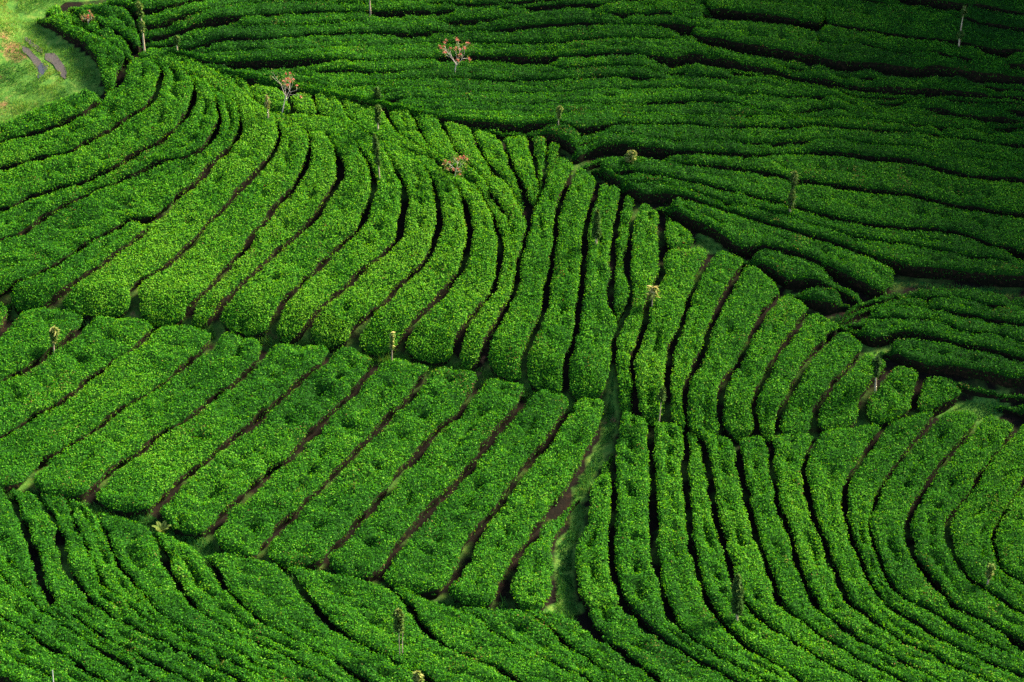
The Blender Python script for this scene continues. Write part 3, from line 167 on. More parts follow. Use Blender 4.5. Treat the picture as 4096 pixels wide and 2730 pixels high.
{'a':[(-18.36,134.61),(-17.13,134.15),(-15.81,133.94),(-14.55,134.11),(-13.31,133.89),(-11.97,133.86),(-10.6,133.7),(-9.31,133.51),(-8.07,133.57),(-6.8,133.82),(-5.54,134.26),(-4.35,134.96),(-3.13,135.48),(-1.82,135.62),(-0.51,135.77),(0.76,135.92),(2.09,135.85),(3.43,135.42),(4.74,135.36),(6.01,135.45),(7.3,135.33),(8.58,135.13),(9.82,135.17),(11.08,135.53),(12.36,135.34),(13.62,135.26),(14.88,135.15),(16.14,134.84),(17.41,134.49),(18.66,134.16),(19.89,133.92),(21.16,133.78),(22.45,133.8),(23.74,134.01),(25.01,134.03),(26.28,133.92),(27.53,133.72),(28.8,133.67),(30.04,133.45),(31.28,133.21),(34.23,132.66),(37.67,132.02)],'b':[(-17.47,133.91),(-16.4,133.6),(-15.33,133.14),(-13.87,133.71),(-12.79,133.05),(-11.62,133.0),(-10.58,132.98),(-9.2,132.74),(-7.82,132.54),(-6.45,132.65),(-4.42,133.25),(-3.05,133.87),(-1.67,133.98),(-0.71,134.11),(0.68,134.45),(2.41,134.41),(3.45,134.1),(4.48,134.1),(5.53,134.24),(6.91,134.23),(8.29,134.08),(9.69,134.27),(11.08,134.33),(12.81,134.27),(13.53,134.61),(14.09,134.65),(15.13,134.56),(16.15,134.23),(17.51,133.94),(18.87,133.63),(19.88,133.31),(20.91,133.21),(22.3,133.23),(23.39,133.6),(24.44,133.66),(25.77,133.25),(27.11,132.94),(28.48,132.89),(30.16,132.56),(31.15,132.45),(34.11,131.96),(37.56,131.39)],'gl':0.87,'gr':1.4,'split':0.52,'ts':0,'te':0,'h':1.0,'tone':-0.226,'rough':0.65,'ext':0.5, 'label':'ninth thin level tea hedge from the top of the far hillside','group':'tea hedges of the dark far hillside'},
{'a':[(-17.47,133.91),(-16.4,133.6),(-15.33,133.14),(-13.87,133.71),(-12.79,133.05),(-11.62,133.0),(-10.58,132.98),(-9.2,132.74),(-7.82,132.54),(-6.45,132.65),(-4.42,133.25),(-3.05,133.87),(-1.67,133.98),(-0.71,134.11),(0.68,134.45),(2.41,134.41),(3.45,134.1),(4.48,134.1),(5.53,134.24),(6.91,134.23),(8.29,134.08),(9.69,134.27),(11.08,134.33),(12.81,134.27),(13.53,134.61),(14.09,134.65),(15.13,134.56),(16.15,134.23),(17.51,133.94),(18.87,133.63),(19.88,133.31),(20.91,133.21),(22.3,133.23),(23.39,133.6),(24.44,133.66),(25.77,133.25),(27.11,132.94),(28.48,132.89),(30.16,132.56),(31.15,132.45),(34.11,131.96),(37.56,131.39)],'b':[(-15.04,132.94),(-13.69,132.58),(-12.68,132.28),(-11.56,132.29),(-10.34,131.69),(-9.37,131.72),(-8.49,132.02),(-7.26,131.87),(-5.95,131.75),(-4.81,131.87),(-3.59,132.08),(-2.14,132.3),(-0.81,132.56),(0.29,132.84),(1.46,132.98),(2.71,132.53),(3.78,132.54),(4.78,132.74),(5.97,132.85),(7.25,132.99),(8.42,133.13),(9.64,133.2),(10.99,133.13),(12.28,132.93),(13.41,132.74),(14.57,132.82),(15.8,132.64),(16.92,132.76),(18.02,133.0),(19.19,132.89),(20.37,132.6),(21.55,132.54),(22.77,132.76),(24.03,132.79),(25.23,132.51),(26.36,132.2),(27.51,131.94),(28.68,131.79),(29.86,131.83),(31.05,131.86),(34.05,131.79),(37.55,131.71)],'gl':1.4,'gr':0.87,'split':0.52,'ts':0,'te':0,'h':1.0,'tone':-0.16,'rough':0.65,'ext':0.5, 'label':'tenth thin level tea hedge from the top of the far hillside','group':'tea hedges of the dark far hillside'},
{'a':[(-15.04,132.94),(-13.69,132.58),(-12.68,132.28),(-11.56,132.29),(-10.34,131.69),(-9.37,131.72),(-8.49,132.02),(-7.26,131.87),(-5.95,131.75),(-4.81,131.87),(-3.59,132.08),(-2.14,132.3),(-0.81,132.56),(0.29,132.84),(1.46,132.98),(2.71,132.53),(3.78,132.54),(4.78,132.74),(5.97,132.85),(7.25,132.99),(8.42,133.13),(9.64,133.2),(10.99,133.13),(12.28,132.93),(13.41,132.74),(14.57,132.82),(15.8,132.64),(16.92,132.76),(18.02,133.0),(19.19,132.89),(20.37,132.6),(21.55,132.54),(22.77,132.76),(24.03,132.79),(25.23,132.51),(26.36,132.2),(27.51,131.94),(28.68,131.79),(29.86,131.83),(31.05,131.86),(34.05,131.79),(37.55,131.71)],'b':[(-12.86,132.07),(-11.54,131.8),(-10.49,131.36),(-9.45,130.98),(-8.14,130.42),(-7.38,130.25),(-6.38,130.67),(-5.03,130.67),(-3.67,130.74),(-2.32,130.82),(-0.96,130.83),(-0.7,131.03),(1.34,131.19),(2.57,131.17),(3.38,130.74),(4.73,130.6),(6.1,130.94),(7.47,131.08),(8.86,131.51),(10.25,131.83),(12.31,131.96),(13.66,131.61),(14.52,131.24),(15.53,131.03),(16.9,131.1),(18.0,131.77),(19.38,131.87),(20.74,131.66),(22.11,131.61),(23.17,131.88),(24.2,131.88),(25.54,131.59),(26.53,131.35),(27.52,131.07),(28.51,130.91),(29.93,131.14),(30.93,131.14),(33.93,131.2),(37.43,131.27)],'gl':0.87,'gr':1.4,'split':0.52,'ts':0,'te':0,'h':1.0,'tone':-0.127,'rough':0.65,'ext':0.5, 'label':'eleventh thin level tea hedge from the top of the far hillside','group':'tea hedges of the dark far hillside'},
{'a':[(-12.86,132.07),(-11.54,131.8),(-10.49,131.36),(-9.45,130.98),(-8.14,130.42),(-7.38,130.25),(-6.38,130.67),(-5.03,130.67),(-3.67,130.74),(-2.32,130.82),(-0.96,130.83),(-0.7,131.03),(1.34,131.19),(2.57,131.17),(3.38,130.74),(4.73,130.6),(6.1,130.94),(7.47,131.08),(8.86,131.51),(10.25,131.83),(12.31,131.96),(13.66,131.61),(14.52,131.24),(15.53,131.03),(16.9,131.1),(18.0,131.77),(19.38,131.87),(20.74,131.66),(22.11,131.61),(23.17,131.88),(24.2,131.88),(25.54,131.59),(26.53,131.35),(27.52,131.07),(28.51,130.91),(29.93,131.14),(30.93,131.14),(33.93,131.2),(37.43,131.27)],'b':[(-9.16,130.83),(-8.68,130.69),(-7.76,130.34),(-6.63,130.0),(-5.83,129.69),(-4.89,129.61),(-3.47,129.65),(-2.1,129.59),(-1.12,129.79),(-0.03,129.97),(1.22,129.52),(2.1,129.15),(2.75,129.48),(3.67,129.59),(4.75,129.71),(5.64,129.86),(6.58,130.15),(7.86,130.35),(9.15,130.38),(10.17,130.43),(11.25,130.59),(12.46,130.67),(13.48,130.72),(14.31,130.84),(15.25,130.77),(16.3,130.73),(17.25,130.75),(18.22,131.0),(19.36,131.09),(20.52,130.97),(21.57,131.0),(22.62,130.96),(23.72,130.89),(24.74,130.73),(25.7,130.69),(26.68,130.52),(27.67,130.24),(28.68,130.13),(29.73,130.26),(30.76,130.13),(33.76,130.02),(37.26,129.9)],'gl':1.4,'gr':0.87,'split':0.52,'ts':0,'te':0,'h':1.0,'tone':-0.164,'rough':0.65,'ext':0.5, 'label':'twelfth thin level tea hedge from the top of the far hillside','group':'tea hedges of the dark far hillside'},
{'a':[(-9.16,130.83),(-8.68,130.69),(-7.76,130.34),(-6.63,130.0),(-5.83,129.69),(-4.89,129.61),(-3.47,129.65),(-2.1,129.59),(-1.12,129.79),(-0.03,129.97),(1.22,129.52),(2.1,129.15),(2.75,129.48),(3.67,129.59),(4.75,129.71),(5.64,129.86),(6.58,130.15),(7.86,130.35),(9.15,130.38),(10.17,130.43),(11.25,130.59),(12.46,130.67),(13.48,130.72),(14.31,130.84),(15.25,130.77),(16.3,130.73),(17.25,130.75),(18.22,131.0),(19.36,131.09),(20.52,130.97),(21.57,131.0),(22.62,130.96),(23.72,130.89),(24.74,130.73),(25.7,130.69),(26.68,130.52),(27.67,130.24),(28.68,130.13),(29.73,130.26),(30.76,130.13),(33.76,130.02),(37.26,129.9)],'b':[(-5.81,129.74),(-4.65,129.09),(-3.3,128.83),(-2.29,128.61),(-1.28,128.61),(-0.35,128.43),(0.99,128.47),(2.66,128.48),(3.32,128.18),(4.11,127.68),(5.33,128.24),(6.7,128.9),(8.75,129.34),(9.77,129.55),(11.14,129.72),(11.8,129.46),(12.82,129.55),(13.73,129.77),(15.43,129.82),(16.46,129.97),(17.87,130.44),(18.54,130.38),(19.89,130.18),(21.23,130.02),(22.63,130.33),(23.65,130.29),(24.63,129.94),(25.96,129.76),(27.27,129.41),(29.56,128.88),(30.52,128.69),(33.45,128.04),(36.87,127.28)],'gl':0.87,'gr':1.4,'split':0.52,'ts':0,'te':0,'h':1.0,'tone':-0.076,'rough':0.65,'ext':0.5, 'label':'thirteenth thin level tea hedge from the top of the far hillside','group':'tea hedges of the dark far hillside'},
{'a':[(-5.81,129.74),(-4.65,129.09),(-3.3,128.83),(-2.29,128.61),(-1.28,128.61),(-0.35,128.43),(0.99,128.47),(2.66,128.48),(3.32,128.18),(3.98,127.62)],'b':[(-5.67,129.57),(-4.58,128.9),(-3.29,128.6),(-2.29,128.26),(-1.28,127.98),(-0.28,127.8),(0.98,127.67),(1.98,127.27),(2.77,126.7),(3.09,126.27)],'gl':1.4,'gr':1.4,'split':0.52,'ts':0,'te':0,'h':1.0,'tone':-0.188,'rough':0.65,'ext':0.5, 'label':'short level tea hedge at the foot of the far hillside above the fan rows','group':'tea hedges of the dark far hillside'},
{'a':[(3.98,127.51),(4.65,127.89),(5.33,128.24),(6.7,128.9),(8.75,129.34),(9.77,129.55),(11.14,129.72),(11.8,129.46),(12.82,129.55),(13.73,129.77),(15.43,129.82),(16.46,129.97),(17.87,130.44),(18.54,130.38),(19.89,130.18),(21.23,130.02),(22.63,130.33),(23.65,130.29),(24.63,129.94),(25.96,129.76),(27.27,129.41),(29.56,128.88),(30.52,128.69),(33.45,128.04),(36.87,127.28)],'b':[(3.69,126.55),(4.5,127.11),(5.31,127.53),(7.04,127.48),(9.33,127.69),(11.71,128.16),(12.72,128.18),(13.61,128.29),(15.31,128.44),(16.69,128.75),(17.72,128.94),(19.08,129.05),(20.41,128.77),(21.78,128.92),(23.11,128.75),(24.42,128.4),(25.72,128.03),(27.01,127.73),(29.31,127.31),(30.26,127.13),(33.21,126.59),(36.65,125.95)],'gl':1.4,'gr':0.56,'split':0.52,'ts':0,'te':0,'h':1.0,'tone':-0.126,'rough':0.65,'ext':0.5, 'label':'dark tea hedge of the right hillside starting at the head of the valley','group':'tea hedges of the dark far hillside'},
{'a':[(3.69,126.55),(4.5,127.11),(5.31,127.53),(7.04,127.48),(9.33,127.69),(11.71,128.16),(12.72,128.18),(13.61,128.29),(15.31,128.44),(16.69,128.75),(17.72,128.94),(19.08,129.05),(20.41,128.77),(21.78,128.92),(23.11,128.75),(24.42,128.4),(25.72,128.03),(27.01,127.73),(29.31,127.31),(30.26,127.13),(33.21,126.59),(36.65,125.95)],'b':[(3.93,125.55),(4.47,125.96),(5.14,126.17),(6.27,126.39),(7.26,126.34),(8.26,126.33),(9.27,126.6),(10.61,126.68),(11.96,126.88),(13.31,127.01),(14.88,127.36),(16.25,127.66),(17.59,127.67),(18.95,127.78),(19.94,127.57),(20.93,127.43),(22.29,127.56),(23.58,127.15),(24.84,126.62),(25.79,126.21),(27.42,126.01),(29.07,125.86),(30.02,125.75),(33.01,125.45),(36.49,125.1)],'gl':0.56,'gr':1.4,'split':0.52,'ts':0,'te':0,'h':1.0,'tone':-0.182,'rough':0.65,'ext':0.5, 'label':'second dark tea hedge below the valley head on the right hillside','group':'tea hedges of the dark far hillside'},
{'a':[(3.93,125.55),(4.47,125.96),(5.14,126.17),(6.27,126.39),(7.26,126.34),(8.26,126.33),(9.27,126.6),(10.61,126.68),(11.96,126.88),(13.31,127.01),(14.88,127.36),(16.25,127.66),(17.59,127.67),(18.95,127.78),(19.94,127.57),(20.93,127.43),(22.29,127.56),(23.58,127.15),(24.84,126.62),(25.79,126.21),(27.42,126.01),(29.07,125.86),(30.02,125.75),(33.01,125.45),(36.49,125.1)],'b':[(4.51,124.97),(5.11,125.37),(5.91,125.56),(6.56,125.45),(7.22,125.32),(8.55,125.46),(9.87,125.39),(11.19,125.41),(12.53,125.52),(13.4,125.62),(14.72,125.49),(16.0,124.96),(17.33,124.94),(18.62,124.69),(19.92,124.49),(21.25,124.51),(22.55,124.41),(23.8,123.87),(25.06,123.51),(26.34,123.25),(27.6,122.94),(28.56,122.77),(29.49,122.59),(32.43,121.97),(35.85,121.26)],'gl':1.4,'gr':1.4,'split':0.52,'ts':0,'te':0,'h':1.0,'tone':-0.084,'rough':0.65,'ext':0.5, 'label':'third dark tea hedge below the valley head on the right hillside','group':'tea hedges of the dark far hillside'},
{'a':[(4.51,124.97),(5.11,125.37),(5.91,125.56),(6.56,125.45),(7.22,125.32),(8.55,125.46),(9.87,125.39),(11.19,125.41),(12.53,125.52),(13.4,125.62),(14.72,125.49),(16.0,124.96),(17.33,124.94),(18.62,124.69),(19.92,124.49),(21.25,124.51),(22.55,124.41),(23.8,123.87),(25.06,123.51),(26.34,123.25),(27.6,122.94),(28.56,122.77),(29.49,122.59),(32.43,121.97),(35.85,121.26)],'b':[(4.96,124.57),(5.33,123.87),(5.85,123.71),(6.64,124.01),(7.81,123.85),(8.78,123.67),(10.09,123.55),(11.06,123.33),(12.36,123.22),(13.2,123.01),(14.16,122.75),(15.12,122.51),(16.08,122.33),(17.03,122.02),(18.29,121.64),(19.56,121.37),(20.84,121.21),(22.14,121.27),(23.47,121.44),(24.73,121.19),(25.61,120.6),(26.5,120.11),(28.05,119.65),(28.95,119.42),(31.84,118.61),(35.21,117.66)],'gl':1.4,'gr':1.4,'split':0.52,'ts':0,'te':0,'h':1.0,'tone':-0.141,'rough':0.65,'ext':0.5, 'label':'fourth dark tea hedge below the valley head on the right hillside','group':'tea hedges of the dark far hillside'},
{'a':[(4.96,124.57),(5.33,123.87),(5.85,123.71),(6.64,124.01),(7.81,123.85),(8.78,123.67),(10.09,123.55),(11.06,123.33),(12.36,123.22),(13.2,123.01),(14.16,122.75),(15.12,122.51),(16.08,122.33),(17.03,122.02),(18.29,121.64),(19.56,121.37),(20.84,121.21),(22.14,121.27),(23.47,121.44),(24.73,121.19),(25.61,120.6),(26.5,120.11),(28.05,119.65),(28.95,119.42),(31.84,118.61),(35.21,117.66)],'b':[(6.0,123.51),(6.31,123.17),(6.91,123.18),(7.56,123.31),(8.11,123.32),(8.73,123.19),(9.48,122.96),(10.16,122.74),(10.73,122.65),(11.33,122.44),(11.96,122.2),(12.48,122.11),(12.97,122.19),(13.54,122.03),(14.14,121.85),(14.68,121.75),(15.25,121.58),(15.92,121.27),(16.55,120.97),(17.12,120.8),(17.7,120.55),(18.29,120.19),(18.83,120.06),(19.36,120.07),(19.93,120.0),(20.53,119.85),(21.12,119.9),(21.72,119.94),(22.35,119.78),(22.97,119.62),(23.58,119.6),(24.17,119.46),(24.74,119.17),(25.3,119.03),(25.88,119.07),(26.44,118.93),(27.04,118.83),(27.63,118.81),(28.23,118.77),(28.81,118.56),(31.77,118.05),(35.21,117.45)],'gl':1.4,'gr':0.87,'split':0.52,'ts':0,'te':0,'h':1.0,'tone':-0.155,'rough':0.65,'ext':0.5, 'label':'upper strip of fifth dark tea hedge below the valley head on the right hillside','group':'tea hedges of the dark far hillside'},
{'a':[(6.0,123.51),(6.31,123.17),(6.91,123.18),(7.56,123.31),(8.11,123.32),(8.73,123.19),(9.48,122.96),(10.16,122.74),(10.73,122.65),(11.33,122.44),(11.96,122.2),(12.48,122.11),(12.97,122.19),(13.54,122.03),(14.14,121.85),(14.68,121.75),(15.25,121.58),(15.92,121.27),(16.55,120.97),(17.12,120.8),(17.7,120.55),(18.29,120.19),(18.83,120.06),(19.36,120.07),(19.93,120.0),(20.53,119.85),(21.12,119.9),(21.72,119.94),(22.35,119.78),(22.97,119.62),(23.58,119.6),(24.17,119.46),(24.74,119.17),(25.3,119.03),(25.88,119.07),(26.44,118.93),(27.04,118.83),(27.63,118.81),(28.23,118.77),(28.81,118.56),(31.77,118.05),(35.21,117.45)],'b':[(7.04,122.54),(7.74,122.17),(8.4,122.42),(9.37,122.42),(10.33,122.16),(11.28,121.82),(12.23,121.48),(13.05,121.08),(13.99,120.78),(14.93,120.42),(16.17,119.94),(17.42,119.57),(18.64,119.0),(19.84,118.35),(20.88,117.98),(21.68,117.78),(22.95,117.77),(24.21,117.68),(25.47,117.6),(27.7,117.5),(28.61,117.39),(31.6,117.19),(35.1,116.96)],'gl':0.87,'gr':1.4,'split':0.52,'ts':0,'te':0,'h':1.0,'tone':-0.209,'rough':0.65,'ext':0.5, 'label':'lower strip of fifth dark tea hedge below the valley head on the right hillside','group':'tea hedges of the dark far hillside'},
{'a':[(8.19,122.05),(8.71,122.25),(9.37,122.35),(10.33,122.16),(11.28,121.82),(12.23,121.48),(13.05,121.08),(13.99,120.78),(14.93,120.42),(16.17,119.94),(17.42,119.57),(18.64,119.0),(19.84,118.35),(20.72,117.77)],'b':[(8.48,121.46),(8.97,120.96),(9.89,120.2),(10.83,119.82),(11.42,119.11),(12.01,118.44),(12.64,118.27),(13.18,118.63),(13.81,118.65),(14.75,118.42),(15.98,117.99),(16.86,117.27),(17.75,116.7),(18.63,116.15),(18.95,115.7)],'gl':1.4,'gr':1.4,'split':0.52,'ts':0,'te':0,'h':1.0,'tone':-0.073,'rough':0.65,'ext':0.5, 'label':'sixth dark tea hedge below the valley head, ending in a blunt tip','group':'tea hedges of the dark far hillside'},
{'a':[(12.06,118.24),(12.63,118.21),(13.61,118.55),(13.81,118.65),(14.75,118.42),(15.98,117.99),(16.86,117.27),(17.75,116.7),(18.61,115.96)],'b':[(12.65,117.64),(13.19,117.17),(13.68,117.01),(14.44,116.31),(14.78,115.93),(15.5,116.2),(16.43,116.08),(17.41,115.89),(17.96,115.22)],'gl':1.4,'gr':1.4,'split':0.52,'ts':0,'te':0,'h':1.0,'tone':-0.11,'rough':0.65,'ext':0.5, 'label':'seventh dark tea hedge below the valley head, tapering to a point','group':'tea hedges of the dark far hillside'},
{'a':[(14.83,115.72),(15.48,116.05),(16.41,115.89),(17.39,115.7),(17.78,115.24)],'b':[(14.99,115.44),(15.56,114.83),(16.38,114.36),(16.85,114.13),(17.47,114.66)],'gl':1.4,'gr':1.4,'split':0.52,'ts':0,'te':0,'h':1.0,'tone':-0.11,'rough':0.65,'ext':0.5, 'label':'smallest dark tea hedge wedged at the bottom of the right valley','group':'tea hedges of the dark far hillside'},
{'a':[(12.7,143.43),(16.2,143.33),(17.64,143.09),(19.41,143.29)],'b':[(12.26,140.55),(13.59,140.56),(14.51,140.37),(15.95,140.34),(17.37,140.16),(18.58,139.94)],'gl':1.4,'gr':1.4,'split':0.52,'ts':0,'te':0,'h':1.0,'tone':-0.094,'rough':0.65,'ext':0.5, 'label':'upper short tea hedge between the two grass paths on the far hillside','group':'tea hedges of the dark far hillside'},
{'a':[(11.56,140.21),(12.23,139.95),(13.55,139.91),(14.48,139.9),(15.91,139.81),(17.34,139.75),(18.31,139.4)],'b':[(11.23,138.06),(12.69,137.66),(14.08,137.38),(14.99,137.24),(16.02,136.91),(17.07,136.8),(18.06,136.75)],'gl':1.4,'gr':1.4,'split':0.52,'ts':0,'te':0,'h':1.0,'tone':-0.126,'rough':0.65,'ext':0.5, 'label':'lower short tea hedge between the two grass paths on the far hillside','group':'tea hedges of the dark far hillside'},
{'a':[(20.18,146.49),(24.58,145.97),(27.77,145.03),(31.94,143.54),(32.96,143.23),(35.79,142.25),(39.1,141.1)],'b':[(20.16,144.86),(22.17,144.34),(24.3,143.79),(25.71,143.38),(27.47,142.9),(29.22,142.47),(30.57,141.88),(31.63,141.64),(32.65,141.39),(35.51,140.49),(38.85,139.44)],'gl':1.4,'gr':1.4,'split':0.52,'ts':0,'te':0,'h':1.0,'tone':-0.166,'rough':0.65,'ext':0.5, 'label':'uppermost tea hedge in the top right corner','group':'tea hedges of the dark far hillside'},
{'a':[(20.16,144.86),(22.17,144.34),(24.3,143.79),(25.71,143.38),(27.47,142.9),(29.22,142.47),(30.57,141.88),(31.63,141.64),(32.65,141.39),(35.51,140.49),(38.85,139.44)],'b':[(20.0,143.36),(21.16,143.24),(22.01,142.95),(23.47,142.95),(24.54,142.73),(25.57,142.28),(26.99,142.04),(27.98,141.42),(28.95,140.67),(30.32,140.25),(31.36,139.95),(32.38,139.77),(35.28,139.01),(38.67,138.12)],'gl':1.4,'gr':1.4,'split':0.52,'ts':0,'te':0,'h':1.0,'tone':-0.172,'rough':0.65,'ext':0.5, 'label':'second tea hedge from the top right corner','group':'tea hedges of the dark far hillside'},
{'a':[(20.0,143.36),(21.16,143.24),(22.01,142.95),(23.47,142.95),(24.54,142.73),(25.57,142.28),(26.99,142.04),(27.98,141.42),(28.95,140.67),(30.32,140.25),(31.36,139.95),(32.38,139.77),(35.28,139.01),(38.67,138.12)],'b':[(19.38,140.09),(20.22,139.87),(21.65,139.76),(23.05,139.47),(24.81,139.21),(26.59,139.14),(27.47,138.83),(28.59,138.22),(31.0,137.74),(32.01,137.56),(34.96,136.99),(38.39,136.33)],'gl':1.4,'gr':1.4,'split':0.52,'ts':0,'te':0,'h':1.0,'tone':-0.172,'rough':0.65,'ext':0.5, 'label':'third tea hedge from the top right corner, right of the grass path','group':'tea hedges of the dark far hillside'},
{'a':[(19.38,140.09),(20.22,139.87),(21.65,139.76),(23.05,139.47),(24.81,139.21),(26.59,139.14),(27.47,138.83),(28.59,138.22),(31.0,137.74),(32.01,137.56),(34.96,136.99),(38.39,136.33)],'b':[(18.76,138.18),(19.08,138.06),(19.46,138.16),(19.79,138.1),(20.14,138.09),(20.55,138.31),(20.95,138.47),(21.26,138.35),(21.57,138.22),(21.92,138.26),(22.22,138.09),(22.49,137.84),(22.81,137.72),(23.18,137.77),(23.52,137.75),(23.85,137.67),(24.24,137.83),(24.63,137.99),(24.96,137.93),(25.29,137.91),(25.65,138.01),(25.97,137.95),(26.25,137.7),(26.55,137.52),(26.91,137.55),(27.23,137.43),(27.53,137.25),(27.89,137.28),(28.23,137.28),(28.55,137.15),(28.87,137.07),(29.21,137.06),(29.54,136.98),(29.83,136.73),(30.14,136.6),(30.49,136.64),(30.83,136.62),(31.15,136.5),(31.51,136.58),(31.86,136.69),(34.83,136.28),(38.3,135.79)],'gl':1.4,'gr':0.87,'split':0.52,'ts':0,'te':0,'h':1.0,'tone':-0.085,'rough':0.65,'ext':0.5, 'label':'upper strip of fourth tea hedge from the top right corner, right of the grass path','group':'tea hedges of the dark far hillside'},
{'a':[(18.76,138.18),(19.08,138.06),(19.46,138.16),(19.79,138.1),(20.14,138.09),(20.55,138.31),(20.95,138.47),(21.26,138.35),(21.57,138.22),(21.92,138.26),(22.22,138.09),(22.49,137.84),(22.81,137.72),(23.18,137.77),(23.52,137.75),(23.85,137.67),(24.24,137.83),(24.63,137.99),(24.96,137.93),(25.29,137.91),(25.65,138.01),(25.97,137.95),(26.25,137.7),(26.55,137.52),(26.91,137.55),(27.23,137.43),(27.53,137.25),(27.89,137.28),(28.23,137.28),(28.55,137.15),(28.87,137.07),(29.21,137.06),(29.54,136.98),(29.83,136.73),(30.14,136.6),(30.49,136.64),(30.83,136.62),(31.15,136.5),(31.51,136.58),(31.86,136.69),(34.83,136.28),(38.3,135.79)],'b':[(18.26,136.65),(19.15,136.35),(20.56,136.39),(21.98,136.45),(23.36,136.15),(24.41,136.11),(25.51,136.47),(26.89,136.22),(28.21,135.7),(29.59,135.57),(30.65,135.57),(31.67,135.51),(34.67,135.35),(38.16,135.15)],'gl':0.87,'gr':1.4,'split':0.52,'ts':0,'te':0,'h':1.0,'tone':-0.198,'rough':0.65,'ext':0.5, 'label':'lower strip of fourth tea hedge from the top right corner, right of the grass path','group':'tea hedges of the dark far hillside'},
{'a':[(17.37,113.79),(17.84,114.73),(18.86,115.47),(20.88,116.5),(22.17,116.72),(24.05,116.61),(25.92,116.41),(27.48,116.22),(28.37,116.04),(31.34,115.65),(34.81,115.19)],'b':[(17.46,113.7),(17.68,113.98),(17.91,114.21),(18.16,114.47),(18.44,114.67),(18.74,114.81),(19.03,114.99),(19.3,115.12),(19.58,115.25),(19.87,115.31),(20.15,115.49),(20.42,115.68),(20.72,115.79),(21.02,115.78),(21.3,115.78),(21.58,115.77),(21.87,115.63),(22.15,115.5),(22.42,115.54),(22.69,115.54),(22.96,115.47),(23.23,115.51),(23.51,115.63),(23.79,115.62),(24.06,115.48),(24.34,115.46),(24.62,115.44),(24.88,115.24),(25.14,115.05),(25.41,115.04),(25.69,115.08),(25.96,115.01),(26.25,115.05),(26.55,115.22),(26.83,115.21),(27.09,115.07),(27.36,115.05),(27.63,114.98),(27.88,114.77),(28.11,114.52),(31.06,113.95),(34.49,113.29)],'gl':1.3,'gr':0.81,'split':0.52,'ts':0,'te':0,'h':0.9,'tone':-0.144,'rough':0.7,'ext':0.5, 'label':'first dark tea hedge from the top at the right end of the valley','group':'dark tea hedges at the right end of the valley'},
{'a':[(17.46,113.7),(17.68,113.98),(17.91,114.21),(18.16,114.47),(18.44,114.67),(18.74,114.81),(19.03,114.99),(19.3,115.12),(19.58,115.25),(19.87,115.31),(20.15,115.49),(20.42,115.68),(20.72,115.79),(21.02,115.78),(21.3,115.78),(21.58,115.77),(21.87,115.63),(22.15,115.5),(22.42,115.54),(22.69,115.54),(22.96,115.47),(23.23,115.51),(23.51,115.63),(23.79,115.62),(24.06,115.48),(24.34,115.46),(24.62,115.44),(24.88,115.24),(25.14,115.05),(25.41,115.04),(25.69,115.08),(25.96,115.01),(26.25,115.05),(26.55,115.22),(26.83,115.21),(27.09,115.07),(27.36,115.05),(27.63,114.98),(27.88,114.77),(28.11,114.52),(31.06,113.95),(34.49,113.29)],'b':[(17.58,113.43),(18.39,114.04),(19.07,114.55),(20.02,114.72),(21.29,114.86),(22.48,114.47),(23.66,114.03),(24.89,113.87),(27.01,113.46),(27.87,113.21),(30.8,112.56),(34.22,111.8)],'gl':0.81,'gr':1.3,'split':0.52,'ts':0,'te':0,'h':0.9,'tone':-0.133,'rough':0.7,'ext':0.5, 'label':'second dark tea hedge from the top at the right end of the valley','group':'dark tea hedges at the right end of the valley'},
{'a':[(17.58,113.43),(18.39,114.04),(19.07,114.55),(20.02,114.72),(21.29,114.86),(22.48,114.47),(23.66,114.03),(24.89,113.87),(27.01,113.46),(27.87,113.21),(30.8,112.56),(34.22,111.8)],'b':[(17.58,113.16),(17.82,113.12),(18.05,113.09),(18.28,113.1),(18.49,113.0),(18.73,113.14),(19.03,113.41),(19.29,113.36),(19.56,113.3),(19.83,113.5),(20.09,113.57),(20.33,113.38),(20.59,113.31),(20.88,113.39),(21.15,113.38),(21.41,113.31),(21.7,113.38),(21.99,113.49),(22.24,113.42),(22.49,113.28),(22.75,113.22),(23.0,113.14),(23.22,112.84),(23.46,112.65),(23.73,112.64),(23.99,112.62),(24.24,112.49),(24.52,112.54),(24.82,112.7),(25.08,112.64),(25.33,112.51),(25.6,112.54),(25.86,112.48),(26.09,112.22),(26.31,111.97),(26.58,111.95),(26.83,111.88),(27.06,111.69),(27.34,111.73),(27.64,111.89),(30.52,111.05),(33.88,110.06)],'gl':1.3,'gr':0.81,'split':0.52,'ts':0,'te':0,'h':0.9,'tone':-0.111,'rough':0.7,'ext':0.5, 'label':'third dark tea hedge from the top at the right end of the valley','group':'dark tea hedges at the right end of the valley'},
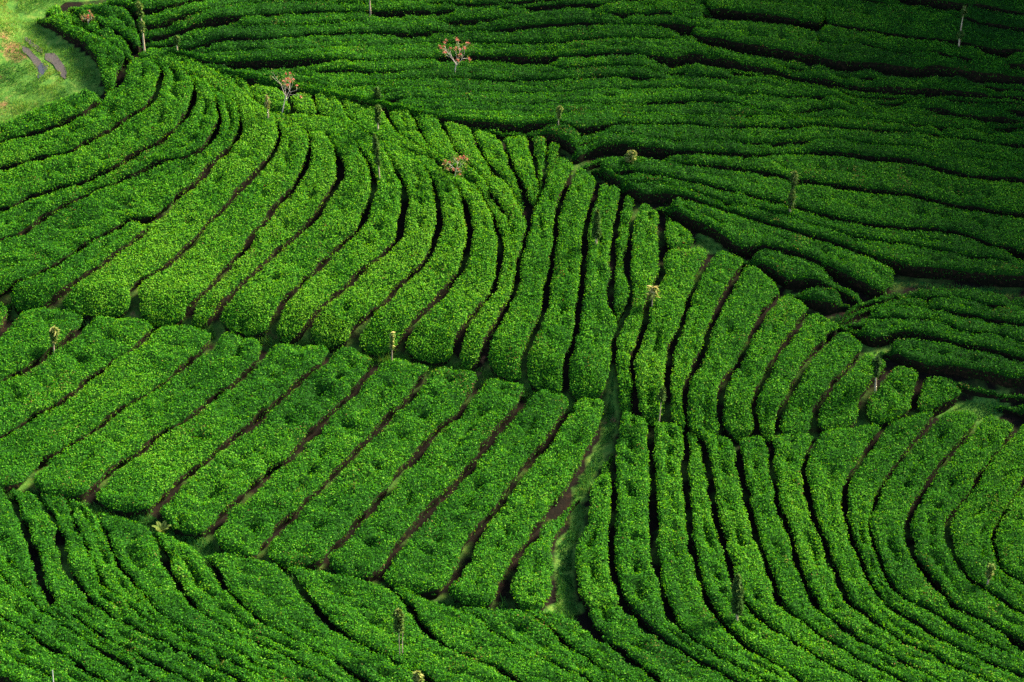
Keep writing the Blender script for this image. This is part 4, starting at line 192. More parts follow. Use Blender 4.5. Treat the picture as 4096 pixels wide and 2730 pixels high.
{'a':[(17.58,113.16),(17.82,113.12),(18.05,113.09),(18.28,113.1),(18.49,113.0),(18.73,113.14),(19.03,113.41),(19.29,113.36),(19.56,113.3),(19.83,113.5),(20.09,113.57),(20.33,113.38),(20.59,113.31),(20.88,113.39),(21.15,113.38),(21.41,113.31),(21.7,113.38),(21.99,113.49),(22.24,113.42),(22.49,113.28),(22.75,113.22),(23.0,113.14),(23.22,112.84),(23.46,112.65),(23.73,112.64),(23.99,112.62),(24.24,112.49),(24.52,112.54),(24.82,112.7),(25.08,112.64),(25.33,112.51),(25.6,112.54),(25.86,112.48),(26.09,112.22),(26.31,111.97),(26.58,111.95),(26.83,111.88),(27.06,111.69),(27.34,111.73),(27.64,111.89),(30.52,111.05),(33.88,110.06)],'b':[(17.59,112.91),(18.08,112.36),(18.54,111.63),(19.33,111.6),(19.76,112.1),(20.61,112.11),(21.53,112.07),(22.7,111.71),(23.87,111.34),(25.03,110.96),(26.49,110.48),(27.33,110.22),(30.18,109.3),(33.51,108.22)],'gl':0.81,'gr':1.3,'split':0.52,'ts':0,'te':0,'h':0.9,'tone':-0.097,'rough':0.7,'ext':0.5, 'label':'fourth dark tea hedge from the top at the right end of the valley','group':'dark tea hedges at the right end of the valley'},
{'a':[(19.52,111.43),(19.85,111.89),(20.6,111.99),(21.51,111.95),(22.68,111.59),(23.85,111.23),(25.01,110.84),(26.47,110.36),(27.31,110.1),(30.16,109.17),(33.49,108.08)],'b':[(19.55,110.9),(20.07,110.2),(20.91,109.73),(21.8,109.54),(22.41,109.64),(23.29,109.47),(24.17,109.35),(24.87,109.09),(25.43,108.8),(26.24,108.96),(27.13,109.03),(30.11,108.71),(33.59,108.33)],'gl':1.3,'gr':1.3,'split':0.52,'ts':0,'te':0,'h':0.9,'tone':-0.17,'rough':0.7,'ext':0.5, 'label':'fifth dark tea hedge from the top at the right end of the valley','group':'dark tea hedges at the right end of the valley'},
{'a':[(22.34,109.56),(23.28,109.38),(24.16,109.24),(24.96,108.87)],'b':[(22.49,109.24),(23.11,108.92),(23.51,108.67),(24.09,108.58),(24.94,108.66)],'gl':1.3,'gr':1.3,'split':0.52,'ts':0,'te':0,'h':0.9,'tone':-0.189,'rough':0.7,'ext':0.5, 'label':'sixth dark tea hedge from the top at the right end of the valley','group':'dark tea hedges at the right end of the valley'},
{'a':[(25.36,108.72),(26.23,108.89),(27.13,109.03),(30.09,109.55),(33.53,110.15)],'b':[(25.52,108.54),(26.18,108.42),(27.04,108.29),(30.0,107.8),(33.45,107.24)],'gl':1.3,'gr':1.3,'split':0.52,'ts':0,'te':0,'h':0.9,'tone':-0.12,'rough':0.7,'ext':0.5, 'label':'seventh dark tea hedge from the top at the right end of the valley','group':'dark tea hedges at the right end of the valley'},
{'a':[(25.07,108.27),(26.17,108.34),(27.04,108.28),(30.04,108.3),(33.54,108.31)],'b':[(25.12,107.85),(26.0,107.27),(26.8,106.84),(29.37,105.29),(32.37,103.49)],'gl':1.3,'gr':1.3,'split':0.52,'ts':0,'te':0,'h':0.9,'tone':-0.071,'rough':0.7,'ext':0.5, 'label':'eighth dark tea hedge from the top at the right end of the valley','group':'dark tea hedges at the right end of the valley'},
{'a':[(-34.3,113.27),(-31.17,114.84),(-28.49,116.18),(-27.93,116.64),(-27.43,116.71)],'b':[(-30.69,107.8),(-29.28,111.01),(-28.07,113.75),(-27.27,114.49),(-26.92,115.43),(-26.98,116.22)],'gl':1.08,'gr':1.08,'split':0.52,'ts':0,'te':0,'h':0.9,'tone':0.02,'rough':1.3,'ext':0.5, 'label':'first diagonal tea hedge from the left on the lower left slope','group':'diagonal tea hedges of the lower left slope'},
{'a':[(-26.25,115.94),(-26.73,115.42),(-26.95,114.85),(-27.22,114.19),(-27.99,113.25),(-29.5,110.66),(-31.25,107.63)],'b':[(-22.65,115.32),(-23.03,114.46),(-23.44,113.84),(-23.95,113.14),(-24.48,112.53),(-24.98,111.77),(-25.49,111.16),(-26.02,110.62),(-26.57,110.27),(-27.38,109.72),(-29.66,107.77),(-32.32,105.5)],'gl':1.08,'gr':1.08,'split':0.52,'ts':0,'te':0,'h':0.9,'tone':-0.001,'rough':1.3,'ext':0.5, 'label':'second diagonal tea hedge from the left on the lower left slope','group':'diagonal tea hedges of the lower left slope'},
{'a':[(-22.65,115.32),(-23.03,114.46),(-23.44,113.84),(-23.95,113.14),(-24.48,112.53),(-24.98,111.77),(-25.49,111.16),(-26.02,110.62),(-26.57,110.27),(-27.38,109.72),(-29.66,107.77),(-32.32,105.5)],'b':[(-18.99,114.54),(-19.39,113.68),(-19.76,113.15),(-20.18,112.53),(-20.73,112.04),(-21.25,111.33),(-21.77,110.69),(-22.31,110.17),(-22.51,109.46),(-22.98,108.95),(-23.54,108.3),(-24.18,107.79),(-24.83,107.04),(-25.34,106.51),(-25.84,105.98),(-26.6,105.25),(-28.71,103.12),(-31.17,100.63)],'gl':1.08,'gr':1.08,'split':0.52,'ts':0,'te':0,'h':0.9,'tone':-0.023,'rough':1.3,'ext':0.5, 'label':'third diagonal tea hedge from the left on the lower left slope','group':'diagonal tea hedges of the lower left slope'},
{'a':[(-18.99,114.54),(-19.39,113.68),(-19.76,113.15),(-20.18,112.53),(-20.73,112.04),(-21.25,111.33),(-21.77,110.69),(-22.31,110.17),(-22.51,109.46),(-22.98,108.95),(-23.54,108.3),(-24.18,107.79),(-24.83,107.04),(-25.34,106.51),(-25.84,105.98),(-26.6,105.25),(-28.71,103.12),(-31.17,100.63)],'b':[(-15.69,113.9),(-16.02,112.81),(-16.76,112.21),(-17.23,111.48),(-17.65,110.8),(-18.17,110.06),(-18.61,109.64),(-19.16,109.2),(-19.81,108.6),(-20.43,107.88),(-20.91,106.99),(-21.43,106.47),(-22.05,105.86),(-22.55,105.23),(-23.19,104.8),(-23.55,103.8),(-23.86,102.84)],'gl':1.08,'gr':1.08,'split':0.52,'ts':0,'te':0,'h':0.9,'tone':0.002,'rough':1.3,'ext':0.5, 'label':'fourth diagonal tea hedge from the left on the lower left slope','group':'diagonal tea hedges of the lower left slope'},
{'a':[(-15.69,113.9),(-16.02,112.81),(-16.76,112.21),(-17.23,111.48),(-17.65,110.8),(-18.17,110.06),(-18.61,109.64),(-19.16,109.2),(-19.81,108.6),(-20.43,107.88),(-20.91,106.99),(-21.43,106.47),(-22.05,105.86),(-22.55,105.23),(-23.19,104.8),(-23.55,103.8),(-23.86,102.84)],'b':[(-12.87,112.77),(-13.45,111.56),(-13.89,110.92),(-14.31,110.25),(-14.96,109.44),(-15.62,108.74),(-16.14,107.91),(-16.67,107.36),(-17.21,106.86),(-17.76,106.43),(-18.37,105.65),(-18.66,105.13),(-19.28,104.41),(-19.93,103.62),(-20.4,102.81),(-20.72,101.83)],'gl':1.08,'gr':1.08,'split':0.52,'ts':0,'te':0,'h':0.9,'tone':-0.02,'rough':1.3,'ext':0.5, 'label':'fifth diagonal tea hedge from the left on the lower left slope','group':'diagonal tea hedges of the lower left slope'},
{'a':[(-12.87,112.77),(-13.45,111.56),(-13.89,110.92),(-14.31,110.25),(-14.96,109.44),(-15.62,108.74),(-16.14,107.91),(-16.67,107.36),(-17.21,106.86),(-17.76,106.43),(-18.37,105.65),(-18.66,105.13),(-19.28,104.41),(-19.93,103.62),(-20.4,102.81),(-20.72,101.83)],'b':[(-9.37,112.76),(-9.75,111.92),(-10.25,111.14),(-10.88,110.54),(-11.27,110.03),(-11.59,109.45),(-12.08,108.66),(-12.63,108.06),(-13.06,107.47),(-13.37,106.96),(-13.79,106.43),(-14.27,105.83),(-14.79,105.08),(-15.31,104.47),(-15.87,103.64),(-16.38,103.02),(-16.7,102.24),(-17.41,101.01)],'gl':1.08,'gr':1.08,'split':0.52,'ts':0,'te':0,'h':0.9,'tone':0.023,'rough':1.3,'ext':0.5, 'label':'sixth diagonal tea hedge from the left on the lower left slope','group':'diagonal tea hedges of the lower left slope'},
{'a':[(-9.37,112.76),(-9.75,111.92),(-10.25,111.14),(-10.88,110.54),(-11.27,110.03),(-11.59,109.45),(-12.08,108.66),(-12.63,108.06),(-13.06,107.47),(-13.37,106.96),(-13.79,106.43),(-14.27,105.83),(-14.79,105.08),(-15.31,104.47),(-15.87,103.64),(-16.38,103.02),(-16.7,102.24),(-17.41,101.01)],'b':[(-7.1,111.59),(-7.49,110.75),(-7.88,109.99),(-8.33,109.29),(-8.71,108.64),(-9.21,107.94),(-9.65,107.29),(-10.08,106.52),(-10.55,105.67),(-10.86,105.02),(-11.34,104.43),(-11.88,103.83),(-12.29,103.17),(-12.76,102.58),(-13.36,101.56),(-13.89,101.08),(-14.11,100.47),(-14.55,99.24)],'gl':1.08,'gr':1.08,'split':0.52,'ts':0,'te':0,'h':0.9,'tone':-0.042,'rough':1.3,'ext':0.5, 'label':'seventh diagonal tea hedge from the left on the lower left slope','group':'diagonal tea hedges of the lower left slope'},
{'a':[(-7.1,111.59),(-7.49,110.75),(-7.88,109.99),(-8.33,109.29),(-8.71,108.64),(-9.21,107.94),(-9.65,107.29),(-10.08,106.52),(-10.55,105.67),(-10.86,105.02),(-11.34,104.43),(-11.88,103.83),(-12.29,103.17),(-12.76,102.58),(-13.36,101.56),(-13.89,101.08),(-14.11,100.47),(-14.55,99.24)],'b':[(-4.15,111.12),(-4.62,110.36),(-4.96,109.54),(-5.36,108.85),(-5.93,108.16),(-6.44,107.44),(-6.89,106.68),(-7.32,105.92),(-7.87,105.07),(-8.3,104.35),(-8.79,103.7),(-9.15,103.01),(-9.52,102.36),(-9.99,101.7),(-10.52,100.98),(-10.88,100.47),(-11.31,99.52),(-11.66,98.94),(-11.89,97.69)],'gl':1.08,'gr':1.08,'split':0.52,'ts':0,'te':0,'h':0.9,'tone':-0.005,'rough':1.3,'ext':0.5, 'label':'eighth diagonal tea hedge from the left on the lower left slope','group':'diagonal tea hedges of the lower left slope'},
{'a':[(-4.15,111.12),(-4.62,110.36),(-4.96,109.54),(-5.36,108.85),(-5.93,108.16),(-6.44,107.44),(-6.89,106.68),(-7.32,105.92),(-7.87,105.07),(-8.3,104.35),(-8.79,103.7),(-9.15,103.01),(-9.52,102.36),(-9.99,101.7),(-10.52,100.98),(-10.88,100.47),(-11.31,99.52),(-11.66,98.94),(-11.89,97.69)],'b':[(-1.53,110.3),(-1.88,109.48),(-2.35,108.66),(-2.81,107.72),(-3.34,107.09),(-3.85,106.33),(-4.37,105.58),(-4.75,104.82),(-5.2,104.18),(-5.64,103.43),(-6.02,102.65),(-6.33,101.97),(-6.82,101.26),(-7.35,100.46),(-7.82,99.63),(-8.27,98.72),(-8.88,97.69)],'gl':1.08,'gr':1.08,'split':0.52,'ts':0,'te':0,'h':0.9,'tone':-0.014,'rough':1.3,'ext':0.5, 'label':'ninth diagonal tea hedge from the left on the lower left slope','group':'diagonal tea hedges of the lower left slope'},
{'a':[(-1.53,110.3),(-1.88,109.48),(-2.35,108.66),(-2.81,107.72),(-3.34,107.09),(-3.85,106.33),(-4.37,105.58),(-4.75,104.82),(-5.2,104.18),(-5.64,103.43),(-6.02,102.65),(-6.33,101.97),(-6.82,101.26),(-7.35,100.46),(-7.82,99.63),(-8.27,98.72),(-8.88,97.69)],'b':[(0.89,109.36),(0.52,108.55),(0.29,108.07),(-0.25,107.25),(-0.84,106.44),(-1.25,105.62),(-1.65,104.81),(-2.17,103.99),(-2.56,103.29),(-3.01,102.54),(-3.46,101.84),(-3.9,101.29),(-4.33,100.39),(-4.77,99.76),(-5.25,99.12),(-5.61,98.11),(-5.91,97.37),(-6.32,96.43)],'gl':1.08,'gr':1.08,'split':0.52,'ts':0,'te':0,'h':0.9,'tone':0.012,'rough':1.3,'ext':0.5, 'label':'tenth diagonal tea hedge from the left on the lower left slope','group':'diagonal tea hedges of the lower left slope'},
{'a':[(0.89,109.36),(0.52,108.55),(0.29,108.07),(-0.25,107.25),(-0.84,106.44),(-1.25,105.62),(-1.65,104.81),(-2.17,103.99),(-2.56,103.29),(-3.01,102.54),(-3.46,101.84),(-3.9,101.29),(-4.33,100.39),(-4.77,99.76),(-5.25,99.12),(-5.61,98.11),(-5.91,97.37),(-6.32,96.43)],'b':[(3.04,108.43),(2.72,107.48),(2.35,106.67),(1.93,105.94),(1.33,105.06),(0.86,104.29),(0.45,103.49),(0.1,102.75),(-0.25,102.05),(-0.53,101.39),(-0.81,101.11),(-1.26,100.41),(-1.71,99.6),(-2.03,98.72),(-2.24,97.76),(-2.61,96.51),(-3.09,95.7)],'gl':1.08,'gr':1.08,'split':0.52,'ts':0,'te':0,'h':0.9,'tone':-0.001,'rough':1.3,'ext':0.5, 'label':'eleventh diagonal tea hedge from the left on the lower left slope','group':'diagonal tea hedges of the lower left slope'},
{'a':[(3.04,108.43),(2.72,107.48),(2.35,106.67),(1.93,105.94),(1.33,105.06),(0.86,104.29),(0.45,103.49),(0.1,102.75),(-0.25,102.05),(-0.53,101.39),(-0.81,101.11),(-1.26,100.41),(-1.71,99.6),(-2.03,98.72),(-2.24,97.76),(-2.61,96.51),(-3.09,95.7)],'b':[(4.86,108.38),(4.74,107.32),(4.42,106.42),(4.1,105.61),(3.79,104.74),(3.42,104.05),(3.0,103.03),(2.58,102.23),(2.29,102.06),(1.93,101.04),(1.35,99.98),(0.89,98.99),(0.38,98.11),(-0.13,97.05),(-0.46,96.06),(-0.56,94.89)],'gl':1.08,'gr':1.08,'split':0.52,'ts':0,'te':0,'h':0.9,'tone':0.092,'rough':1.3,'ext':0.5, 'label':'twelfth diagonal tea hedge from the left on the lower left slope','group':'diagonal tea hedges of the lower left slope'},
{'a':[(3.1,102.29),(2.63,101.9),(2.28,101.91),(1.93,101.04),(1.35,99.98),(0.89,98.99),(0.38,98.11),(-0.13,97.05),(-0.4,96.06),(-0.23,95.08)],'b':[(3.15,102.29),(3.09,102.09),(2.84,100.85),(2.6,100.16),(2.19,99.43),(2.12,98.48),(2.22,97.53),(2.14,96.07),(1.79,94.65)],'gl':1.08,'gr':1.08,'split':0.52,'ts':0,'te':0,'h':0.9,'tone':0.05,'rough':1.3,'ext':0.5, 'label':'thirteenth diagonal tea hedge from the left on the lower left slope','group':'diagonal tea hedges of the lower left slope'},
{'a':[(4.86,105.23),(4.43,104.6),(4.24,103.99),(3.93,103.23),(3.68,102.42),(3.59,101.47),(3.77,101.74),(3.53,101.12),(3.62,100.31),(3.27,99.89),(2.91,98.47),(2.83,97.52),(2.97,96.24),(3.17,95.1),(3.37,94.59)],'b':[(5.15,105.38),(5.05,104.83),(5.09,104.28),(5.02,103.06),(5.05,102.11),(5.0,101.64),(4.85,100.48),(4.84,99.45),(4.75,98.43),(4.72,97.49),(4.81,96.86),(4.95,96.13),(5.2,95.2),(5.13,94.88)],'gl':0.9,'gr':0.9,'split':0.52,'ts':0,'te':0,'h':0.8,'tone':0.08,'rough':1.0,'ext':0.02, 'label':'first tea hedge right of the grassy gully on the lower right slope','group':'tea hedges of the lower right slope'},
{'a':[(5.36,107.92),(5.23,106.71),(5.07,105.49),(5.09,104.28),(5.02,103.06),(5.05,102.11),(5.0,101.64),(4.85,100.48),(4.84,99.45),(4.75,98.43),(4.72,97.49),(4.81,96.86),(4.95,96.13),(5.2,95.2),(5.34,94.73),(5.69,94.01),(6.1,93.34),(6.49,92.63),(6.95,92.09),(7.45,91.48),(7.95,90.95),(8.55,90.44),(9.19,89.82),(9.68,89.32),(10.4,88.61),(12.53,86.5),(15.02,84.04)],'b':[(7.04,106.93),(6.96,105.69),(6.96,104.51),(6.94,103.34),(6.92,102.17),(6.86,101.63),(6.87,100.58),(6.88,99.48),(6.78,98.53),(6.84,97.51),(6.96,96.48),(7.07,95.49),(7.19,94.57),(7.4,93.53),(7.83,92.6),(8.23,91.99),(8.77,91.3),(9.51,90.53),(10.24,89.82),(10.97,89.12),(11.44,88.61),(13.57,86.49),(16.05,84.03)],'gl':0.9,'gr':0.9,'split':0.52,'ts':0,'te':0,'h':0.8,'tone':-0.062,'rough':1.0,'ext':0.02, 'label':'second tea hedge right of the grassy gully on the lower right slope','group':'tea hedges of the lower right slope'},
{'a':[(7.04,106.93),(6.96,105.69),(6.96,104.51),(6.94,103.34),(6.92,102.17),(6.86,101.63),(6.87,100.58),(6.88,99.48),(6.78,98.53),(6.84,97.51),(6.96,96.48),(7.07,95.49),(7.19,94.57),(7.4,93.53),(7.83,92.6),(8.23,91.99),(8.77,91.3),(9.51,90.53),(10.24,89.82),(10.97,89.12),(11.44,88.61),(13.57,86.49),(16.05,84.03)],'b':[(8.72,106.36),(8.79,105.44),(8.8,104.55),(8.56,103.95),(8.54,103.03),(8.61,102.12),(8.6,101.51),(8.62,100.38),(8.61,99.21),(8.67,98.18),(8.77,97.08),(8.93,96.2),(9.04,95.31),(9.25,94.38),(9.56,93.45),(10.09,92.57),(10.45,91.7),(10.88,91.13),(11.6,90.3),(12.32,89.52),(12.92,88.74),(14.87,86.46),(17.14,83.8)],'gl':0.9,'gr':0.9,'split':0.52,'ts':0,'te':0,'h':0.8,'tone':0.006,'rough':1.0,'ext':0.02, 'label':'third tea hedge right of the grassy gully on the lower right slope','group':'tea hedges of the lower right slope'},
{'a':[(8.72,106.36),(8.79,105.44),(8.8,104.55),(8.56,103.95),(8.54,103.03),(8.61,102.12),(8.6,101.51),(8.62,100.38),(8.61,99.21),(8.67,98.18),(8.77,97.08),(8.93,96.2),(9.04,95.31),(9.25,94.38),(9.56,93.45),(10.09,92.57),(10.45,91.7),(10.88,91.13),(11.6,90.3),(12.32,89.52),(12.92,88.74),(14.87,86.46),(17.14,83.8)],'b':[(9.5,106.09),(9.6,105.17),(9.65,104.14),(9.76,103.14),(9.87,102.15),(9.84,101.61),(9.93,100.33),(10.07,99.15),(10.18,98.23),(10.27,97.21),(10.43,96.25),(10.62,95.21),(10.95,94.46),(11.31,93.58),(11.69,93.01),(12.22,92.38),(12.95,91.58),(13.71,90.71),(14.59,89.71),(15.29,89.02),(15.75,88.5),(17.78,86.3),(20.16,83.72)],'gl':0.9,'gr':0.9,'split':0.52,'ts':0,'te':0,'h':0.8,'tone':-0.004,'rough':1.0,'ext':0.02, 'label':'fourth tea hedge right of the grassy gully on the lower right slope','group':'tea hedges of the lower right slope'},
{'a':[(9.5,106.09),(9.6,105.17),(9.65,104.14),(9.76,103.14),(9.87,102.15),(9.84,101.61),(9.93,100.33),(10.07,99.15),(10.18,98.23),(10.27,97.21),(10.43,96.25),(10.62,95.21),(10.95,94.46),(11.31,93.58),(11.69,93.01),(12.22,92.38),(12.95,91.58),(13.71,90.71),(14.59,89.71),(15.29,89.02),(15.75,88.5),(17.78,86.3),(20.16,83.72)],'b':[(11.09,105.58),(11.26,104.72),(11.29,103.55),(11.45,102.55),(11.5,101.63),(11.42,101.65),(11.56,100.87),(11.71,99.87),(11.85,98.88),(12.05,97.81),(12.14,96.92),(12.24,96.15),(12.34,95.34),(12.47,94.48),(12.9,93.82),(13.38,93.19),(13.89,92.41),(14.37,91.89),(15.02,91.09),(15.96,90.12),(16.87,89.14),(17.56,88.44),(19.64,86.27),(22.06,83.75)],'gl':0.9,'gr':0.9,'split':0.52,'ts':0,'te':0,'h':0.8,'tone':0.041,'rough':1.0,'ext':0.02, 'label':'fifth tea hedge right of the grassy gully on the lower right slope','group':'tea hedges of the lower right slope'},
{'a':[(11.09,105.58),(11.26,104.72),(11.29,103.55),(11.45,102.55),(11.5,101.63),(11.42,101.65),(11.56,100.87),(11.71,99.87),(11.85,98.88),(12.05,97.81),(12.14,96.92),(12.24,96.15),(12.34,95.34),(12.47,94.48),(12.9,93.82),(13.38,93.19),(13.89,92.41),(14.37,91.89),(15.02,91.09),(15.96,90.12),(16.87,89.14),(17.56,88.44),(19.64,86.27),(22.06,83.75)],'b':[(12.88,105.59),(12.89,105.03),(12.89,104.26),(12.86,103.13),(12.96,101.95),(12.9,101.6),(13.05,100.94),(13.19,100.01),(13.36,99.01),(13.47,98.02),(13.6,97.05),(13.73,96.16),(13.92,95.27),(14.11,94.44),(14.46,93.75),(15.04,93.07),(15.35,92.52),(15.67,92.08),(16.37,91.31),(17.3,90.33),(18.44,89.16),(19.12,88.46),(21.21,86.31),(23.65,83.8)],'gl':0.9,'gr':0.9,'split':0.52,'ts':0,'te':0,'h':0.8,'tone':-0.071,'rough':1.0,'ext':0.02, 'label':'sixth tea hedge right of the grassy gully on the lower right slope','group':'tea hedges of the lower right slope'},
{'a':[(12.88,105.59),(12.89,105.03),(12.89,104.26),(12.86,103.13),(12.96,101.95),(12.9,101.6),(13.05,100.94),(13.19,100.01),(13.36,99.01),(13.47,98.02),(13.6,97.05),(13.73,96.16),(13.92,95.27),(14.11,94.44),(14.46,93.75),(15.04,93.07),(15.35,92.52),(15.67,92.08),(16.37,91.31),(17.3,90.33),(18.44,89.16),(19.12,88.46),(21.21,86.31),(23.65,83.8)],'b':[(15.4,105.88),(14.81,104.61),(14.51,103.83),(14.41,103.07),(14.47,102.15),(14.52,101.43),(14.63,100.57),(14.8,99.69),(14.99,98.68),(15.12,97.83),(15.3,96.93),(15.49,96.14),(15.62,95.32),(15.75,94.5),(16.05,93.88),(16.57,93.27),(17.06,92.48),(17.75,91.66),(18.46,91.07),(19.14,90.31),(20.05,89.42),(20.73,88.82),(21.39,88.1),(23.53,86.0),(26.03,83.55)],'gl':0.9,'gr':0.9,'split':0.52,'ts':0,'te':0,'h':0.8,'tone':0.067,'rough':1.0,'ext':0.02, 'label':'seventh tea hedge right of the grassy gully on the lower right slope','group':'tea hedges of the lower right slope'},
{'a':[(15.4,105.88),(14.81,104.61),(14.51,103.83),(14.41,103.07),(14.47,102.15),(14.52,101.43),(14.63,100.57),(14.8,99.69),(14.99,98.68),(15.12,97.83),(15.3,96.93),(15.49,96.14),(15.62,95.32),(15.75,94.5),(16.05,93.88),(16.57,93.27),(17.06,92.48),(17.75,91.66),(18.46,91.07),(19.14,90.31),(20.05,89.42),(20.73,88.82),(21.39,88.1),(23.53,86.0),(26.03,83.55)],'b':[(18.94,106.43),(18.31,105.58),(17.81,104.78),(17.43,104.01),(16.96,103.4),(16.54,102.76),(16.34,101.9),(16.23,101.41),(16.26,100.35),(16.36,99.42),(16.44,98.64),(16.57,97.86),(16.72,97.15),(16.8,96.45),(17.0,95.83),(17.18,95.12),(17.41,94.35),(17.82,93.76),(18.34,93.21),(18.92,92.4),(19.82,91.32),(20.74,90.43),(22.1,89.24),(22.81,88.73),(23.22,88.26),(25.48,86.28),(28.11,83.98)],'gl':0.9,'gr':0.9,'split':0.52,'ts':0,'te':0,'h':0.8,'tone':0.063,'rough':1.0,'ext':0.02, 'label':'eighth tea hedge right of the grassy gully on the lower right slope','group':'tea hedges of the lower right slope'},
{'a':[(18.94,106.43),(18.31,105.58),(17.81,104.78),(17.43,104.01),(16.96,103.4),(16.54,102.76),(16.34,101.9),(16.23,101.41),(16.26,100.35),(16.36,99.42),(16.44,98.64),(16.57,97.86),(16.72,97.15),(16.8,96.45),(17.0,95.83),(17.18,95.12),(17.41,94.35),(17.82,93.76),(18.34,93.21),(18.92,92.4),(19.82,91.32),(20.74,90.43),(22.1,89.24),(22.81,88.73),(23.22,88.26),(25.48,86.28),(28.11,83.98)],'b':[(21.77,107.3),(21.04,106.32),(20.41,105.51),(19.86,104.87),(19.36,104.12),(18.87,103.45),(18.44,102.76),(17.95,101.94),(17.76,101.28),(17.38,100.51),(17.16,99.77),(17.21,99.0),(17.34,98.21),(17.41,97.37),(17.55,96.73),(17.69,96.09),(17.92,95.32),(18.27,94.66),(18.9,94.1),(19.62,93.49),(20.29,92.59),(20.97,91.86),(21.41,91.32),(22.16,91.03),(23.07,90.15),(23.74,89.6),(26.15,87.82),(28.97,85.74)],'gl':0.9,'gr':0.9,'split':0.52,'ts':0,'te':0,'h':0.8,'tone':-0.032,'rough':1.0,'ext':0.02, 'label':'ninth tea hedge right of the grassy gully on the lower right slope','group':'tea hedges of the lower right slope'},
{'a':[(21.77,107.3),(21.04,106.32),(20.41,105.51),(19.86,104.87),(19.36,104.12),(18.87,103.45),(18.44,102.76),(17.95,101.94),(17.76,101.28),(17.38,100.51),(17.16,99.77),(17.21,99.0),(17.34,98.21),(17.41,97.37),(17.55,96.73),(17.69,96.09),(17.92,95.32),(18.27,94.66),(18.9,94.1),(19.62,93.49),(20.29,92.59),(20.97,91.86),(21.41,91.32),(22.16,91.03),(23.07,90.15),(23.74,89.6),(26.15,87.82),(28.97,85.74)],'b':[(23.86,106.98),(23.1,105.89),(22.53,105.15),(21.89,104.35),(21.32,103.57),(20.69,102.81),(20.24,101.99),(19.75,101.24),(19.46,100.81),(19.17,100.08),(19.09,99.18),(19.08,98.3),(19.16,97.59),(19.44,96.79),(19.67,96.13),(19.9,95.4),(20.25,94.8),(20.55,93.95),(21.01,93.41),(21.49,93.04),(22.03,92.48),(22.57,91.88),(23.25,91.15),(23.91,90.53),(25.99,88.37),(28.42,85.85)],'gl':0.9,'gr':0.9,'split':0.52,'ts':0,'te':0,'h':0.8,'tone':-0.019,'rough':1.0,'ext':0.02, 'label':'tenth tea hedge right of the grassy gully on the lower right slope','group':'tea hedges of the lower right slope'},
{'a':[(23.86,106.98),(23.1,105.89),(22.53,105.15),(21.89,104.35),(21.32,103.57),(20.69,102.81),(20.24,101.99),(19.75,101.24),(19.46,100.81),(19.17,100.08),(19.09,99.18),(19.08,98.3),(19.16,97.59),(19.44,96.79),(19.67,96.13),(19.9,95.4),(20.25,94.8),(20.55,93.95),(21.01,93.41),(21.49,93.04),(22.03,92.48),(22.57,91.88),(23.25,91.15),(23.91,90.53),(25.99,88.37),(28.42,85.85)],'b':[(25.54,106.06),(24.79,105.05),(24.2,104.24),(23.69,103.61),(23.18,102.91),(22.72,102.12),(22.22,101.39),(21.66,100.67),(21.23,100.07),(21.01,99.29),(20.95,98.46),(21.05,97.6),(21.21,96.81),(21.42,96.04),(21.82,95.46),(22.28,94.91),(22.74,94.4),(23.19,93.89),(23.65,93.34),(24.32,92.71),(26.36,90.51),(28.74,87.94)],'gl':0.9,'gr':0.9,'split':0.52,'ts':0,'te':0,'h':0.8,'tone':-0.012,'rough':1.0,'ext':0.02, 'label':'eleventh tea hedge right of the grassy gully on the lower right slope','group':'tea hedges of the lower right slope'},
{'a':[(25.54,106.06),(24.79,105.05),(24.2,104.24),(23.69,103.61),(23.18,102.91),(22.72,102.12),(22.22,101.39),(21.66,100.67),(21.23,100.07),(21.01,99.29),(20.95,98.46),(21.05,97.6),(21.21,96.81),(21.42,96.04),(21.82,95.46),(22.28,94.91),(22.74,94.4),(23.19,93.89),(23.65,93.34),(24.32,92.71),(26.36,90.51),(28.74,87.94)],'b':[(30.85,110.52),(28.83,107.66),(27.1,105.21),(25.94,103.56),(25.21,102.53),(24.64,101.58),(24.06,100.8),(23.54,100.03),(23.11,99.43),(22.94,98.69),(22.86,97.82),(22.93,96.92),(23.13,96.45),(23.45,96.03),(24.02,95.42),(24.68,94.68),(26.53,92.32),(28.68,89.56)],'gl':0.9,'gr':0.9,'split':0.52,'ts':0,'te':0,'h':0.8,'tone':0.022,'rough':1.0,'ext':0.02, 'label':'twelfth tea hedge right of the grassy gully on the lower right slope','group':'tea hedges of the lower right slope'},
{'a':[(30.85,110.52),(28.83,107.66),(27.1,105.21),(25.94,103.56),(25.21,102.53),(24.64,101.58),(24.06,100.8),(23.54,100.03),(23.11,99.43),(22.94,98.69),(22.86,97.82),(22.93,96.92),(23.13,96.45),(23.45,96.03),(24.02,95.42),(24.68,94.68),(26.53,92.32),(28.68,89.56)],'b':[(31.95,108.21),(29.76,105.47),(27.89,103.13),(26.39,101.15),(25.54,100.19),(24.9,99.04),(24.69,98.12),(24.87,97.24),(25.32,96.65),(25.79,96.27),(26.71,93.41),(27.78,90.08)],'gl':0.9,'gr':0.9,'split':0.52,'ts':0,'te':0,'h':0.8,'tone':0.046,'rough':1.0,'ext':0.02, 'label':'thirteenth tea hedge right of the grassy gully on the lower right slope','group':'tea hedges of the lower right slope'},
